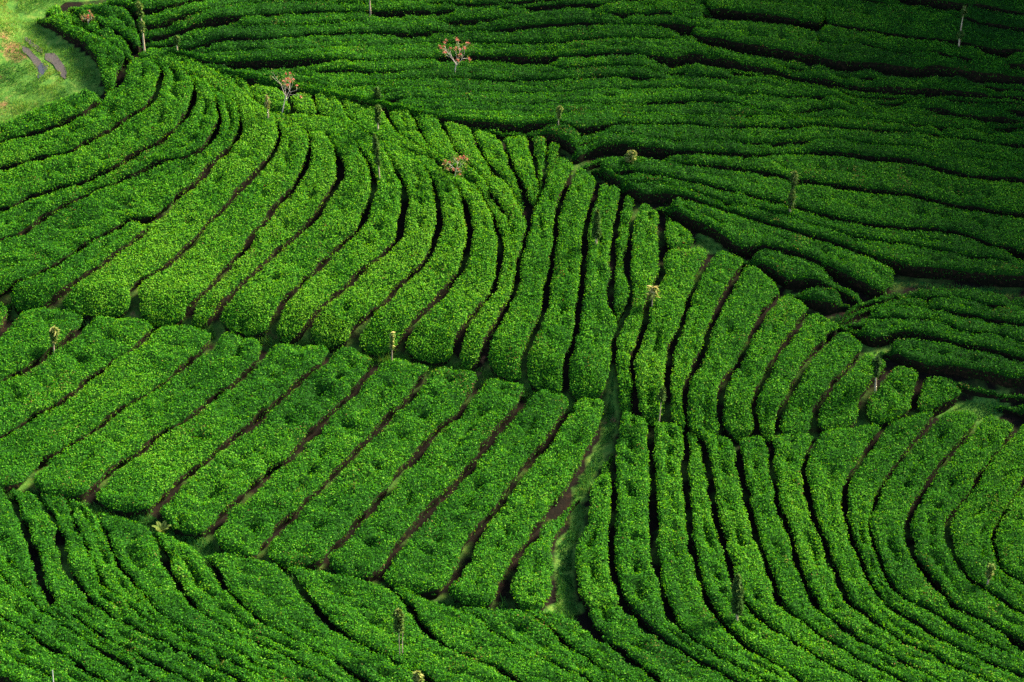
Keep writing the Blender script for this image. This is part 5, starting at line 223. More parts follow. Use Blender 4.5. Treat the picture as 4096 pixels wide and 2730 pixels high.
{'a':[(-29.01,92.34),(-26.16,90.3),(-23.72,88.56),(-22.55,87.77),(-21.48,86.96),(-19.04,85.22),(-16.19,83.18)],'b':[(-29.32,94.69),(-26.53,92.58),(-24.14,90.77),(-22.91,89.76),(-21.43,88.72),(-20.14,87.75),(-19.38,87.17),(-16.99,85.36),(-14.2,83.25)],'gl':0.4,'gr':0.4,'split':0.52,'ts':0,'te':0,'h':0.65,'tone':0.032,'rough':1.7,'ext':0.5, 'label':'first tea hedge from the bottom left corner in the rough foreground','group':'rough tea hedges of the foreground'},
{'a':[(-29.32,94.69),(-26.53,92.58),(-24.14,90.77),(-22.91,89.76),(-21.43,88.72),(-20.14,87.75),(-19.38,87.17),(-16.99,85.36),(-14.2,83.25)],'b':[(-29.43,97.84),(-26.86,95.46),(-24.65,93.43),(-23.36,92.2),(-22.6,91.54),(-21.95,91.09),(-20.8,90.17),(-19.6,89.17),(-18.22,87.94),(-17.62,87.33),(-15.42,85.29),(-12.86,82.91)],'gl':0.4,'gr':0.6,'split':0.52,'ts':0,'te':0,'h':0.65,'tone':-0.058,'rough':1.7,'ext':0.5, 'label':'second tea hedge from the bottom left corner in the rough foreground','group':'rough tea hedges of the foreground'},
{'a':[(-29.43,97.84),(-26.86,95.46),(-24.65,93.43),(-23.36,92.2),(-22.6,91.54),(-21.95,91.09),(-20.8,90.17),(-19.6,89.17),(-18.22,87.94),(-17.62,87.33),(-15.42,85.29),(-12.86,82.91)],'b':[(-28.92,103.72),(-27.11,100.73),(-25.56,98.16),(-24.79,97.01),(-23.97,95.53),(-23.41,94.83),(-22.8,94.15),(-21.97,93.35),(-21.13,92.51),(-20.08,91.56),(-18.85,90.45),(-17.38,89.29),(-15.94,88.16),(-15.19,87.56),(-12.84,85.7),(-10.09,83.53)],'gl':0.6,'gr':0.7,'split':0.52,'ts':0,'te':0,'h':0.65,'tone':-0.019,'rough':1.7,'ext':0.5, 'label':'third tea hedge from the bottom left corner in the rough foreground','group':'rough tea hedges of the foreground'},
{'a':[(-28.92,103.72),(-27.11,100.73),(-25.56,98.16),(-24.79,97.01),(-23.97,95.53),(-23.41,94.83),(-22.8,94.15),(-21.97,93.35),(-21.13,92.51),(-20.08,91.56),(-18.85,90.45),(-17.38,89.29),(-15.94,88.16),(-15.19,87.56),(-12.84,85.7),(-10.09,83.53)],'b':[(-24.81,102.02),(-24.07,100.74),(-23.29,98.85),(-22.78,97.46),(-22.33,96.1),(-22.0,94.98),(-21.51,93.83),(-21.08,93.15),(-20.47,92.7),(-19.93,92.28),(-18.59,91.11),(-17.23,90.07),(-15.81,89.19),(-14.41,88.29),(-13.57,87.73),(-11.06,86.09),(-8.12,84.18)],'gl':0.7,'gr':1.1,'split':0.52,'ts':0,'te':0,'h':0.65,'tone':-0.044,'rough':1.7,'ext':0.5, 'label':'fourth tea hedge from the bottom left corner in the rough foreground','group':'rough tea hedges of the foreground'},
{'a':[(-24.81,102.02),(-24.07,100.74),(-23.29,98.85),(-22.78,97.46),(-22.33,96.1),(-22.0,94.98),(-21.51,93.83),(-21.08,93.15),(-20.47,92.7),(-19.93,92.28),(-18.59,91.11),(-17.23,90.07),(-15.81,89.19),(-14.41,88.29),(-13.57,87.73),(-11.06,86.09),(-8.12,84.18)],'b':[(-23.24,101.89),(-22.69,100.99),(-22.23,100.19),(-21.85,99.26),(-21.5,98.07),(-21.04,96.59),(-20.46,95.33),(-19.9,94.55),(-19.18,93.35),(-18.41,92.79),(-17.52,92.17),(-16.64,91.54),(-15.2,90.54),(-13.78,89.63),(-12.11,88.52),(-11.28,87.95),(-8.79,86.28),(-5.88,84.32)],'gl':1.1,'gr':1.0,'split':0.52,'ts':0,'te':0,'h':0.65,'tone':0.02,'rough':1.7,'ext':0.5, 'label':'fifth tea hedge from the bottom left corner in the rough foreground','group':'rough tea hedges of the foreground'},
{'a':[(-23.24,101.89),(-22.69,100.99),(-22.23,100.19),(-21.85,99.26),(-21.5,98.07),(-21.04,96.59),(-20.46,95.33),(-19.9,94.55),(-19.18,93.35),(-18.41,92.79),(-17.52,92.17),(-16.64,91.54),(-15.2,90.54),(-13.78,89.63),(-12.11,88.52),(-11.28,87.95),(-8.79,86.28),(-5.88,84.32)],'b':[(-21.88,101.6),(-21.32,100.17),(-20.73,98.9),(-20.34,98.16),(-19.91,96.72),(-19.36,95.64),(-18.67,94.61),(-17.85,93.79),(-17.11,93.03),(-16.2,92.22),(-14.75,91.21),(-13.05,90.07),(-11.1,88.79),(-10.0,88.05),(-7.5,86.39),(-4.58,84.46)],'gl':1.0,'gr':0.7,'split':0.52,'ts':0,'te':0,'h':0.65,'tone':-0.02,'rough':1.7,'ext':0.5, 'label':'sixth tea hedge from the bottom left corner in the rough foreground','group':'rough tea hedges of the foreground'},
{'a':[(-21.88,101.6),(-21.32,100.17),(-20.73,98.9),(-20.34,98.16),(-19.91,96.72),(-19.36,95.64),(-18.67,94.61),(-17.85,93.79),(-17.11,93.03),(-16.2,92.22),(-14.75,91.21),(-13.05,90.07),(-11.1,88.79),(-10.0,88.05),(-7.5,86.39),(-4.58,84.46)],'b':[(-20.35,100.49),(-19.81,99.44),(-19.34,98.53),(-18.95,97.38),(-18.47,96.28),(-17.99,95.6),(-17.33,94.75),(-16.51,93.44),(-16.01,92.8),(-15.24,92.22),(-13.69,91.14),(-12.0,90.1),(-10.07,88.88),(-9.03,88.16),(-6.52,86.52),(-3.59,84.61)],'gl':0.7,'gr':0.8,'split':0.52,'ts':0,'te':0,'h':0.65,'tone':0.005,'rough':1.7,'ext':0.5, 'label':'seventh tea hedge from the bottom left corner in the rough foreground','group':'rough tea hedges of the foreground'},
{'a':[(-20.35,100.49),(-19.81,99.44),(-19.34,98.53),(-18.95,97.38),(-18.47,96.28),(-17.99,95.6),(-17.33,94.75),(-16.51,93.44),(-16.01,92.8),(-15.24,92.22),(-13.69,91.14),(-12.0,90.1),(-10.07,88.88),(-9.03,88.16),(-6.52,86.52),(-3.59,84.61)],'b':[(-17.52,99.58),(-16.87,98.46),(-16.46,97.39),(-16.02,95.99),(-15.46,95.01),(-15.15,94.6),(-14.59,93.55),(-14.05,92.98),(-13.4,92.49),(-12.14,91.53),(-10.53,90.66),(-9.41,89.8),(-8.3,88.86),(-7.58,88.21),(-5.27,86.29),(-2.58,84.06)],'gl':0.8,'gr':1.0,'split':0.52,'ts':0,'te':0,'h':0.65,'tone':-0.093,'rough':1.7,'ext':0.5, 'label':'eighth tea hedge from the bottom left corner in the rough foreground','group':'rough tea hedges of the foreground'},
{'a':[(-17.52,99.58),(-16.87,98.46),(-16.46,97.39),(-16.02,95.99),(-15.46,95.01),(-15.15,94.6),(-14.59,93.55),(-14.05,92.98),(-13.4,92.49),(-12.14,91.53),(-10.53,90.66),(-9.41,89.8),(-8.3,88.86),(-7.58,88.21),(-5.27,86.29),(-2.58,84.06)],'b':[(-14.85,97.79),(-14.12,96.67),(-13.82,95.96),(-13.46,95.11),(-12.85,94.42),(-12.34,93.66),(-11.94,93.37),(-11.4,92.67),(-10.5,92.16),(-9.71,91.59),(-8.69,90.76),(-7.57,89.77),(-6.69,88.88),(-6.03,88.22),(-3.86,86.15),(-1.33,83.73)],'gl':1.0,'gr':1.0,'split':0.52,'ts':0,'te':0,'h':0.65,'tone':-0.058,'rough':1.7,'ext':0.5, 'label':'ninth tea hedge from the bottom left corner in the rough foreground','group':'rough tea hedges of the foreground'},
{'a':[(-14.85,97.79),(-14.12,96.67),(-13.82,95.96),(-13.46,95.11),(-12.85,94.42),(-12.34,93.66),(-11.94,93.37),(-11.4,92.67),(-10.5,92.16),(-9.71,91.59),(-8.69,90.76),(-7.57,89.77),(-6.69,88.88),(-6.03,88.22),(-3.86,86.15),(-1.33,83.73)],'b':[(-10.9,97.07),(-10.4,96.34),(-9.95,95.55),(-9.5,94.63),(-9.02,93.96),(-8.59,93.22),(-7.96,92.58),(-7.17,91.91),(-6.5,91.33),(-5.51,90.5),(-4.15,89.53),(-3.35,88.79),(-1.0,86.93),(1.75,84.76)],'gl':1.0,'gr':1.0,'split':0.52,'ts':0,'te':0,'h':0.65,'tone':-0.083,'rough':1.7,'ext':0.5, 'label':'tenth tea hedge from the bottom left corner in the rough foreground','group':'rough tea hedges of the foreground'},
{'a':[(-10.9,97.07),(-10.4,96.34),(-9.95,95.55),(-9.5,94.63),(-9.02,93.96),(-8.59,93.22),(-7.96,92.58),(-7.17,91.91),(-6.5,91.33),(-5.51,90.5),(-4.15,89.53),(-3.35,88.79),(-1.0,86.93),(1.75,84.76)],'b':[(-5.74,95.8),(-5.04,94.94),(-4.75,94.25),(-4.39,93.5),(-4.04,92.67),(-3.44,92.12),(-2.94,91.56),(-2.08,91.0),(-1.01,90.36),(-0.22,89.61),(0.46,88.92),(2.78,87.02),(5.49,84.8)],'gl':1.0,'gr':1.0,'split':0.52,'ts':0,'te':0,'h':0.65,'tone':0.01,'rough':1.7,'ext':0.5, 'label':'eleventh tea hedge from the bottom left corner in the rough foreground','group':'rough tea hedges of the foreground'},
{'a':[(-5.74,95.8),(-5.04,94.94),(-4.75,94.25),(-4.39,93.5),(-4.04,92.67),(-3.44,92.12),(-2.94,91.56),(-2.08,91.0),(-1.01,90.36),(-0.22,89.61),(0.46,88.92),(2.78,87.02),(5.49,84.8)],'b':[(-2.52,94.35),(-1.86,93.92),(-1.36,93.53),(-0.87,92.77),(-0.22,92.12),(0.59,91.42),(1.58,90.81),(2.62,90.07),(3.39,89.36),(3.9,88.8),(6.17,86.84),(8.81,84.54)],'gl':1.0,'gr':0.7,'split':0.52,'ts':0,'te':0,'h':0.65,'tone':-0.024,'rough':1.7,'ext':0.5, 'label':'twelfth tea hedge from the bottom left corner in the rough foreground','group':'rough tea hedges of the foreground'},
{'a':[(-2.52,94.35),(-1.86,93.92),(-1.36,93.53),(-0.87,92.77),(-0.22,92.12),(0.59,91.42),(1.58,90.81),(2.62,90.07),(3.39,89.36),(3.9,88.8),(6.17,86.84),(8.81,84.54)],'b':[(0.09,94.23),(0.86,94.02),(1.61,93.33),(2.25,92.56),(2.92,91.6),(3.7,90.66),(4.46,89.84),(4.96,89.2),(5.31,88.75),(7.24,86.45),(9.49,83.77)],'gl':0.7,'gr':0.6,'split':0.52,'ts':0,'te':0,'h':0.65,'tone':-0.062,'rough':1.7,'ext':0.5, 'label':'thirteenth tea hedge from the bottom left corner in the rough foreground','group':'rough tea hedges of the foreground'},
{'a':[(0.09,94.23),(0.86,94.02),(1.61,93.33),(2.25,92.56),(2.92,91.6),(3.7,90.66),(4.46,89.84),(4.96,89.2),(5.31,88.75),(7.24,86.45),(9.49,83.77)],'b':[(1.79,94.39),(2.49,94.32),(3.19,93.79),(3.66,92.97),(4.17,92.23),(4.79,91.6),(5.19,90.97),(5.63,90.26),(6.08,89.62),(6.66,88.65),(8.27,86.12),(10.14,83.16)],'gl':0.6,'gr':1,'split':0.52,'ts':0,'te':0,'h':0.65,'tone':-0.068,'rough':1.7,'ext':0.5, 'label':'fourteenth tea hedge from the bottom left corner in the rough foreground','group':'rough tea hedges of the foreground'},
{'a':[(3.47,94.26),(3.67,93.37),(3.92,92.81),(4.27,92.17),(4.79,91.6),(5.19,90.97),(5.63,90.26),(6.08,89.62),(6.66,88.65),(8.27,86.12),(10.14,83.16)],'b':[(5.23,94.62),(5.69,94.01),(6.1,93.34),(6.49,92.63),(6.95,92.09),(7.45,91.48),(7.95,90.95),(8.55,90.44),(9.19,89.82),(9.68,89.32),(10.4,88.61),(12.53,86.5),(15.02,84.04)],'gl':1,'gr':1,'split':0.52,'ts':0,'te':0,'h':0.65,'tone':-0.031,'rough':1.7,'ext':0.5, 'label':'fifteenth tea hedge from the bottom left corner in the rough foreground','group':'rough tea hedges of the foreground'}]

GX = np.arange(-70, 70.01, 0.5); GY = np.arange(60, 220.01, 0.5)
_gx, _gy = np.meshgrid(GX, GY)
GZ = terrain(_gx, _gy)
def ground(x, y):
    fx = np.clip((np.asarray(x, float) - GX[0]) / 0.5, 0, len(GX) - 1.001); fy = np.clip((np.asarray(y, float) - GY[0]) / 0.5, 0, len(GY) - 1.001)
    i = fx.astype(int); j = fy.astype(int); u = fx - i; v = fy - j
    return (GZ[j, i] * (1 - u) + GZ[j, i + 1] * u) * (1 - v) + (GZ[j + 1, i] * (1 - u) + GZ[j + 1, i + 1] * u) * v

# ------------------------------------------------------------------ noise helpers (numpy value noise)
_tab = rng.random((256, 256))
def noise(x, y, s):
    x = np.asarray(x, float) / s + 300.3; y = np.asarray(y, float) / s + 300.7
    i = np.floor(x).astype(int); j = np.floor(y).astype(int); u = x - i; v = y - j
    u = u * u * (3 - 2 * u); v = v * v * (3 - 2 * v)
    a = _tab[j % 256, i % 256]; b = _tab[j % 256, (i + 1) % 256]; c = _tab[(j + 1) % 256, i % 256]; d = _tab[(j + 1) % 256, (i + 1) % 256]
    return (a * (1 - u) + b * u) * (1 - v) + (c * (1 - u) + d * u) * v

def inside(poly, x, y):
    p = np.array(poly, float); r = np.zeros(x.shape, bool)
    for (x1, y1), (x2, y2) in zip(p, np.roll(p, -1, 0)):
        if y1 == y2: continue
        r ^= ((y1 > y) != (y2 > y)) & (x < (x2 - x1) * (y - y1) / (y2 - y1) + x1)
    return r

# ------------------------------------------------------------------ materials
def new_mat(name):
    m = bpy.data.materials.new(name); m.use_nodes = True
    n = m.node_tree.nodes; l = m.node_tree.links
    return m, n, l, n['Principled BSDF'], n['Material Output']

def ramp(n, stops, interp='LINEAR'):
    r = n.new('ShaderNodeValToRGB'); r.color_ramp.interpolation = interp
    e = r.color_ramp.elements
    while len(e) < len(stops): e.new(0.5)
    for q, (p, c) in zip(e, stops): q.position = p; q.color = (*c, 1)
    return r

def leaf_material(name, stops, transl=0.42, rough=0.6, spec=0.06):
    m, n, l, b, o = new_mat(name)
    a = n.new('ShaderNodeAttribute'); a.attribute_name = 'tone'
    r = ramp(n, stops); l.new(a.outputs['Fac'], r.inputs[0])
    l.new(r.outputs[0], b.inputs['Base Color'])
    b.inputs['Roughness'].default_value = rough
    b.inputs['Specular IOR Level'].default_value = spec
    t = n.new('ShaderNodeBsdfTranslucent')
    hs = n.new('ShaderNodeHueSaturation'); hs.inputs['Hue'].default_value = 0.485; hs.inputs['Saturation'].default_value = 1.1; hs.inputs['Value'].default_value = 1.3
    l.new(r.outputs[0], hs.inputs['Color']); l.new(hs.outputs[0], t.inputs['Color'])
    mx = n.new('ShaderNodeMixShader'); mx.inputs[0].default_value = transl
    l.new(b.outputs[0], mx.inputs[1]); l.new(t.outputs[0], mx.inputs[2]); l.new(mx.outputs[0], o.inputs['Surface'])
    return m

M_LEAF = leaf_material('tea_leaf', [(0.0, (0.008, 0.045, 0.008)), (0.30, (0.020, 0.120, 0.009)), (0.55, (0.052, 0.235, 0.011)), (0.80, (0.120, 0.345, 0.018)), (0.91, (0.190, 0.370, 0.035)), (1.0, (0.170, 0.085, 0.035))])
M_GRASS = leaf_material('grass_blade', [(0.0, (0.010, 0.060, 0.020)), (0.4, (0.040, 0.150, 0.025)), (0.75, (0.130, 0.260, 0.030)), (1.0, (0.330, 0.290, 0.090))], 0.3, 0.6, 0.05)
M_SAP = leaf_material('sapling_leaf', [(0.0, (0.012, 0.045, 0.010)), (0.5, (0.050, 0.110, 0.020)), (0.8, (0.150, 0.210, 0.040)), (1.0, (0.420, 0.360, 0.130))], 0.3, 0.6, 0.05)
M_FLOWER = leaf_material('coral_flower', [(0.0, (0.35, 0.10, 0.07)), (0.6, (0.60, 0.20, 0.14)), (1.0, (0.70, 0.40, 0.28))], 0.3, 0.6, 0.05)

def twig_material():
    m, n, l, b, o = new_mat('tea_twig')
    nz = n.new('ShaderNodeTexNoise'); nz.inputs['Scale'].default_value = 6.0; nz.inputs['Detail'].default_value = 6
    g = n.new('ShaderNodeNewGeometry'); l.new(g.outputs['Position'], nz.inputs['Vector'])
    r = ramp(n, [(0.3, (0.004, 0.006, 0.002)), (0.55, (0.011, 0.008, 0.004)), (0.75, (0.042, 0.022, 0.011))])
    l.new(nz.outputs['Fac'], r.inputs[0]); l.new(r.outputs[0], b.inputs['Base Color'])
    b.inputs['Roughness'].default_value = 0.9; b.inputs['Specular IOR Level'].default_value = 0.1
    return m
M_TWIG = twig_material()

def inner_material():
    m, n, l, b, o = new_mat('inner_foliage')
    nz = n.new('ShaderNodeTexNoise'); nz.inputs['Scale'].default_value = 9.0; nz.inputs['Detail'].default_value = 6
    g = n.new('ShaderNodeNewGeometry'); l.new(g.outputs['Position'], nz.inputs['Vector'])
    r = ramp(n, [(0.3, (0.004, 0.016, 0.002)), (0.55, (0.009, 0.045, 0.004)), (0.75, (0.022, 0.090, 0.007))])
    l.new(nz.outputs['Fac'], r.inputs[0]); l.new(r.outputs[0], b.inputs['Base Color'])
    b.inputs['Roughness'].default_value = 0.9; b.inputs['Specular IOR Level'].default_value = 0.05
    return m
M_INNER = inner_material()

def bark_material(name, c1, c2):
    m, n, l, b, o = new_mat(name)
    nz = n.new('ShaderNodeTexNoise'); nz.inputs['Scale'].default_value = 14.0; nz.inputs['Detail'].default_value = 5
    g = n.new('ShaderNodeNewGeometry'); l.new(g.outputs['Position'], nz.inputs['Vector'])
    r = ramp(n, [(0.35, c1), (0.7, c2)])
    l.new(nz.outputs['Fac'], r.inputs[0]); l.new(r.outputs[0], b.inputs['Base Color'])
    b.inputs['Roughness'].default_value = 0.85
    return m
M_BARK = bark_material('pale_bark', (0.22, 0.15, 0.09), (0.55, 0.44, 0.30))
M_BARK_GREY = bark_material('grey_bark', (0.30, 0.24, 0.20), (0.62, 0.54, 0.46))
M_PAINT = bark_material('weathered_white_wood', (0.45, 0.42, 0.36), (0.75, 0.72, 0.66))
M_MUD = bark_material('wet_mud', (0.030, 0.024, 0.024), (0.085, 0.066, 0.056))

def ground_material():
    m, n, l, b, o = new_mat('soil_and_turf')
    g = n.new('ShaderNodeNewGeometry')
    n1 = n.new('ShaderNodeTexNoise'); n1.inputs['Scale'].default_value = 2.4; n1.inputs['Detail'].default_value = 8; n1.inputs['Roughness'].default_value = 0.7
    n2 = n.new('ShaderNodeTexNoise'); n2.inputs['Scale'].default_value = 0.45; n2.inputs['Detail'].default_value = 5
    n3 = n.new('ShaderNodeTexNoise'); n3.inputs['Scale'].default_value = 9.0; n3.inputs['Detail'].default_value = 6
    for q in (n1, n2, n3): l.new(g.outputs['Position'], q.inputs['Vector'])
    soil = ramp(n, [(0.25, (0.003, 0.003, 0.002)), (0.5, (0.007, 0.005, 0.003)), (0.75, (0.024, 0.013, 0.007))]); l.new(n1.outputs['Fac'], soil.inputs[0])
    turf = ramp(n, [(0.25, (0.020, 0.080, 0.018)), (0.5, (0.070, 0.170, 0.022)), (0.75, (0.190, 0.240, 0.045))]); l.new(n1.outputs['Fac'], turf.inputs[0])
    a = n.new('ShaderNodeAttribute'); a.attribute_name = 'turf'
    ad = n.new('ShaderNodeMath'); ad.operation = 'ADD'; l.new(a.outputs['Fac'], ad.inputs[0])
    sb = n.new('ShaderNodeMath'); sb.operation = 'MULTIPLY_ADD'; l.new(n2.outputs['Fac'], sb.inputs[0]); sb.inputs[1].default_value = 1.5; sb.inputs[2].default_value = -0.75
    l.new(sb.outputs[0], ad.inputs[1])
    mr = n.new('ShaderNodeMapRange'); mr.inputs['From Min'].default_value = 0.2; mr.inputs['From Max'].default_value = 0.6; l.new(ad.outputs[0], mr.inputs['Value'])
    mx = n.new('ShaderNodeMix'); mx.data_type = 'RGBA'
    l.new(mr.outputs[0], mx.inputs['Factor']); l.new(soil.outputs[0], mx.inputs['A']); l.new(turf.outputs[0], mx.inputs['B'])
    red = n.new('ShaderNodeAttribute'); red.attribute_name = 'red_earth'
    rr = ramp(n, [(0.3, (0.10, 0.045, 0.022)), (0.7, (0.34, 0.17, 0.09))]); l.new(n3.outputs['Fac'], rr.inputs[0])
    mx2 = n.new('ShaderNodeMix'); mx2.data_type = 'RGBA'
    rm = n.new('ShaderNodeMath'); rm.operation = 'MULTIPLY_ADD'; l.new(n1.outputs['Fac'], rm.inputs[0]); rm.inputs[1].default_value = 1.2; rm.inputs[2].default_value = -0.6
    ra = n.new('ShaderNodeMath'); ra.operation = 'ADD'; ra.use_clamp = True; l.new(rm.outputs[0], ra.inputs[0]); l.new(red.outputs['Fac'], ra.inputs[1])
    rs = n.new('ShaderNodeMapRange'); rs.inputs['From Min'].default_value = 0.4; rs.inputs['From Max'].default_value = 0.7; l.new(ra.outputs[0], rs.inputs['Value'])
    l.new(rs.outputs[0], mx2.inputs['Factor']); l.new(mx.outputs['Result'], mx2.inputs['A']); l.new(rr.outputs[0], mx2.inputs['B'])
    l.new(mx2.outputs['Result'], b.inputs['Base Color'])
    b.inputs['Roughness'].default_value = 0.95; b.inputs['Specular IOR Level'].default_value = 0.1
    bp = n.new('ShaderNodeBump'); bp.inputs['Strength'].default_value = 0.8; bp.inputs['Distance'].default_value = 0.06
    l.new(n3.outputs['Fac'], bp.inputs['Height']); l.new(bp.outputs[0], b.inputs['Normal'])
    return m
M_GROUND = ground_material()

def water_material():
    m, n, l, b, o = new_mat('puddle_water')
    b.inputs['Base Color'].default_value = (0.05, 0.05, 0.055, 1); b.inputs['Roughness'].default_value = 0.06
    b.inputs['Specular IOR Level'].default_value = 0.8
    return m
M_WATER = water_material()

# ------------------------------------------------------------------ object helpers
def mesh_obj(name, verts, faces_flat, n_side, mat, parent=None, tone=None, smooth=False, offset=(0, 0, 0)):
    me = bpy.data.meshes.new(name)
    v = np.asarray(verts, np.float32) - np.asarray(offset, np.float32)
    f = np.asarray(faces_flat, np.int32).reshape(-1, n_side)
    me.vertices.add(len(v)); me.vertices.foreach_set('co', v.ravel())
    me.loops.add(f.size); me.loops.foreach_set('vertex_index', f.ravel())
    me.polygons.add(len(f)); me.polygons.foreach_set('loop_start', np.arange(0, f.size, n_side, dtype=np.int32))
    me.update(calc_edges=True)
    if smooth: me.polygons.foreach_set('use_smooth', np.ones(len(f), bool))
    if tone is not None:
        at = me.attributes.new('tone', 'FLOAT', 'FACE'); at.data.foreach_set('value', np.asarray(tone, np.float32))
    me.materials.append(mat)
    o = bpy.data.objects.new(name, me); COL.objects.link(o)
    if parent is not None: o.parent = parent
    return o

def thing(name, loc, label, cat, group=None):
    o = bpy.data.objects.new(name, None); COL.objects.link(o); o.location = loc
    o.empty_display_size = 0.3
    o['label'] = label; o['category'] = cat
    if group: o['group'] = group
    return o

def unit(a):
    return a / np.maximum(np.linalg.norm(a, axis=-1, keepdims=True), 1e-9)

def leaf_quads(c, n, length, width, up=0.0, align=None):
    """diamond leaves: centres c, surface normals n"""
    k = len(c)
    nn = unit(n)
    d = rng.normal(size=(k, 3)) if align is None else align + 0.35 * rng.normal(size=(k, 3))
    d[:, 2] += up
    d = unit(d - nn * np.sum(d * nn, 1, keepdims=True))
    s = np.cross(nn, d)
    L = (length * 0.5)[:, None]; W = (width * 0.5)[:, None]
    droop = nn * (L * 0.25)
    v = np.stack([c - d * L - droop * 0.4, c + s * W + droop * 0.3 - d * L * 0.1, c + d * L - droop * 0.6, c - s * W + droop * 0.3 - d * L * 0.1], 1).reshape(-1, 3)
    return v

# ------------------------------------------------------------------ the ground sheet
xs = np.concatenate([np.linspace(-420, -72, 20), np.arange(-70, -40, 1.0), np.arange(-40, 40, 0.4), np.arange(40, 70.1, 1.0), np.linspace(72, 420, 20)])
ys = np.concatenate([np.linspace(-150, 62, 22), np.arange(64, 82, 1.0), np.arange(82, 165, 0.4), np.arange(165, 200, 1.2), np.linspace(202, 900, 30)])
mx_, my_ = np.meshgrid(xs, ys)
mz_ = terrain(mx_, my_)
mz_ = mz_ + 0.05 * (noise(mx_, my_, 0.7) - 0.5) + 0.12 * (noise(mx_, my_, 2.5) - 0.5)
nx, ny = len(xs), len(ys)
idx = np.arange(nx * ny).reshape(ny, nx)
quads = np.stack([idx[:-1, :-1], idx[:-1, 1:], idx[1:, 1:], idx[1:, :-1]], -1).reshape(-1)
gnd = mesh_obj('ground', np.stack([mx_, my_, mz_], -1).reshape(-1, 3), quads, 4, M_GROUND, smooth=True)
gnd['kind'] = 'structure'
fx, fy = mx_.ravel(), my_.ravel()
turf = np.full(fx.shape, 0.16)
for poly, w in TURF_AREAS: turf = np.where(inside(poly, fx, fy), np.maximum(turf, w), turf)
turf = np.where((np.abs(fx) > 36) | (fy > 168) | (fy < 80), 0.8, turf)
red = np.zeros(fx.shape)
for cx, cy, r, w in RED_EARTH: red = np.maximum(red, w * np.exp(-((fx - cx) ** 2 + (fy - cy) ** 2) / (r * r)))
for nm, arr in (('turf', turf), ('red_earth', red)):
    at = gnd.data.attributes.new(nm, 'FLOAT', 'POINT'); at.data.foreach_set('value', arr.astype(np.float32))

# ------------------------------------------------------------------ tea hedges
def resample(pts, n):
    p = np.array(pts, float)
    for _ in range(2):                                   # corner cutting keeps the ends
        q = np.empty((2 * len(p), 2)); q[0] = p[0]; q[-1] = p[-1]
        q[1:-1:2] = p[:-1] * 0.75 + p[1:] * 0.25; q[2:-1:2] = p[:-1] * 0.25 + p[1:] * 0.75
        p = q
    s = np.concatenate([[0], np.cumsum(np.hypot(*np.diff(p, axis=0).T))])
    t = np.linspace(0, s[-1], n)
    return np.stack([np.interp(t, s, p[:, 0]), np.interp(t, s, p[:, 1])], 1), s[-1]

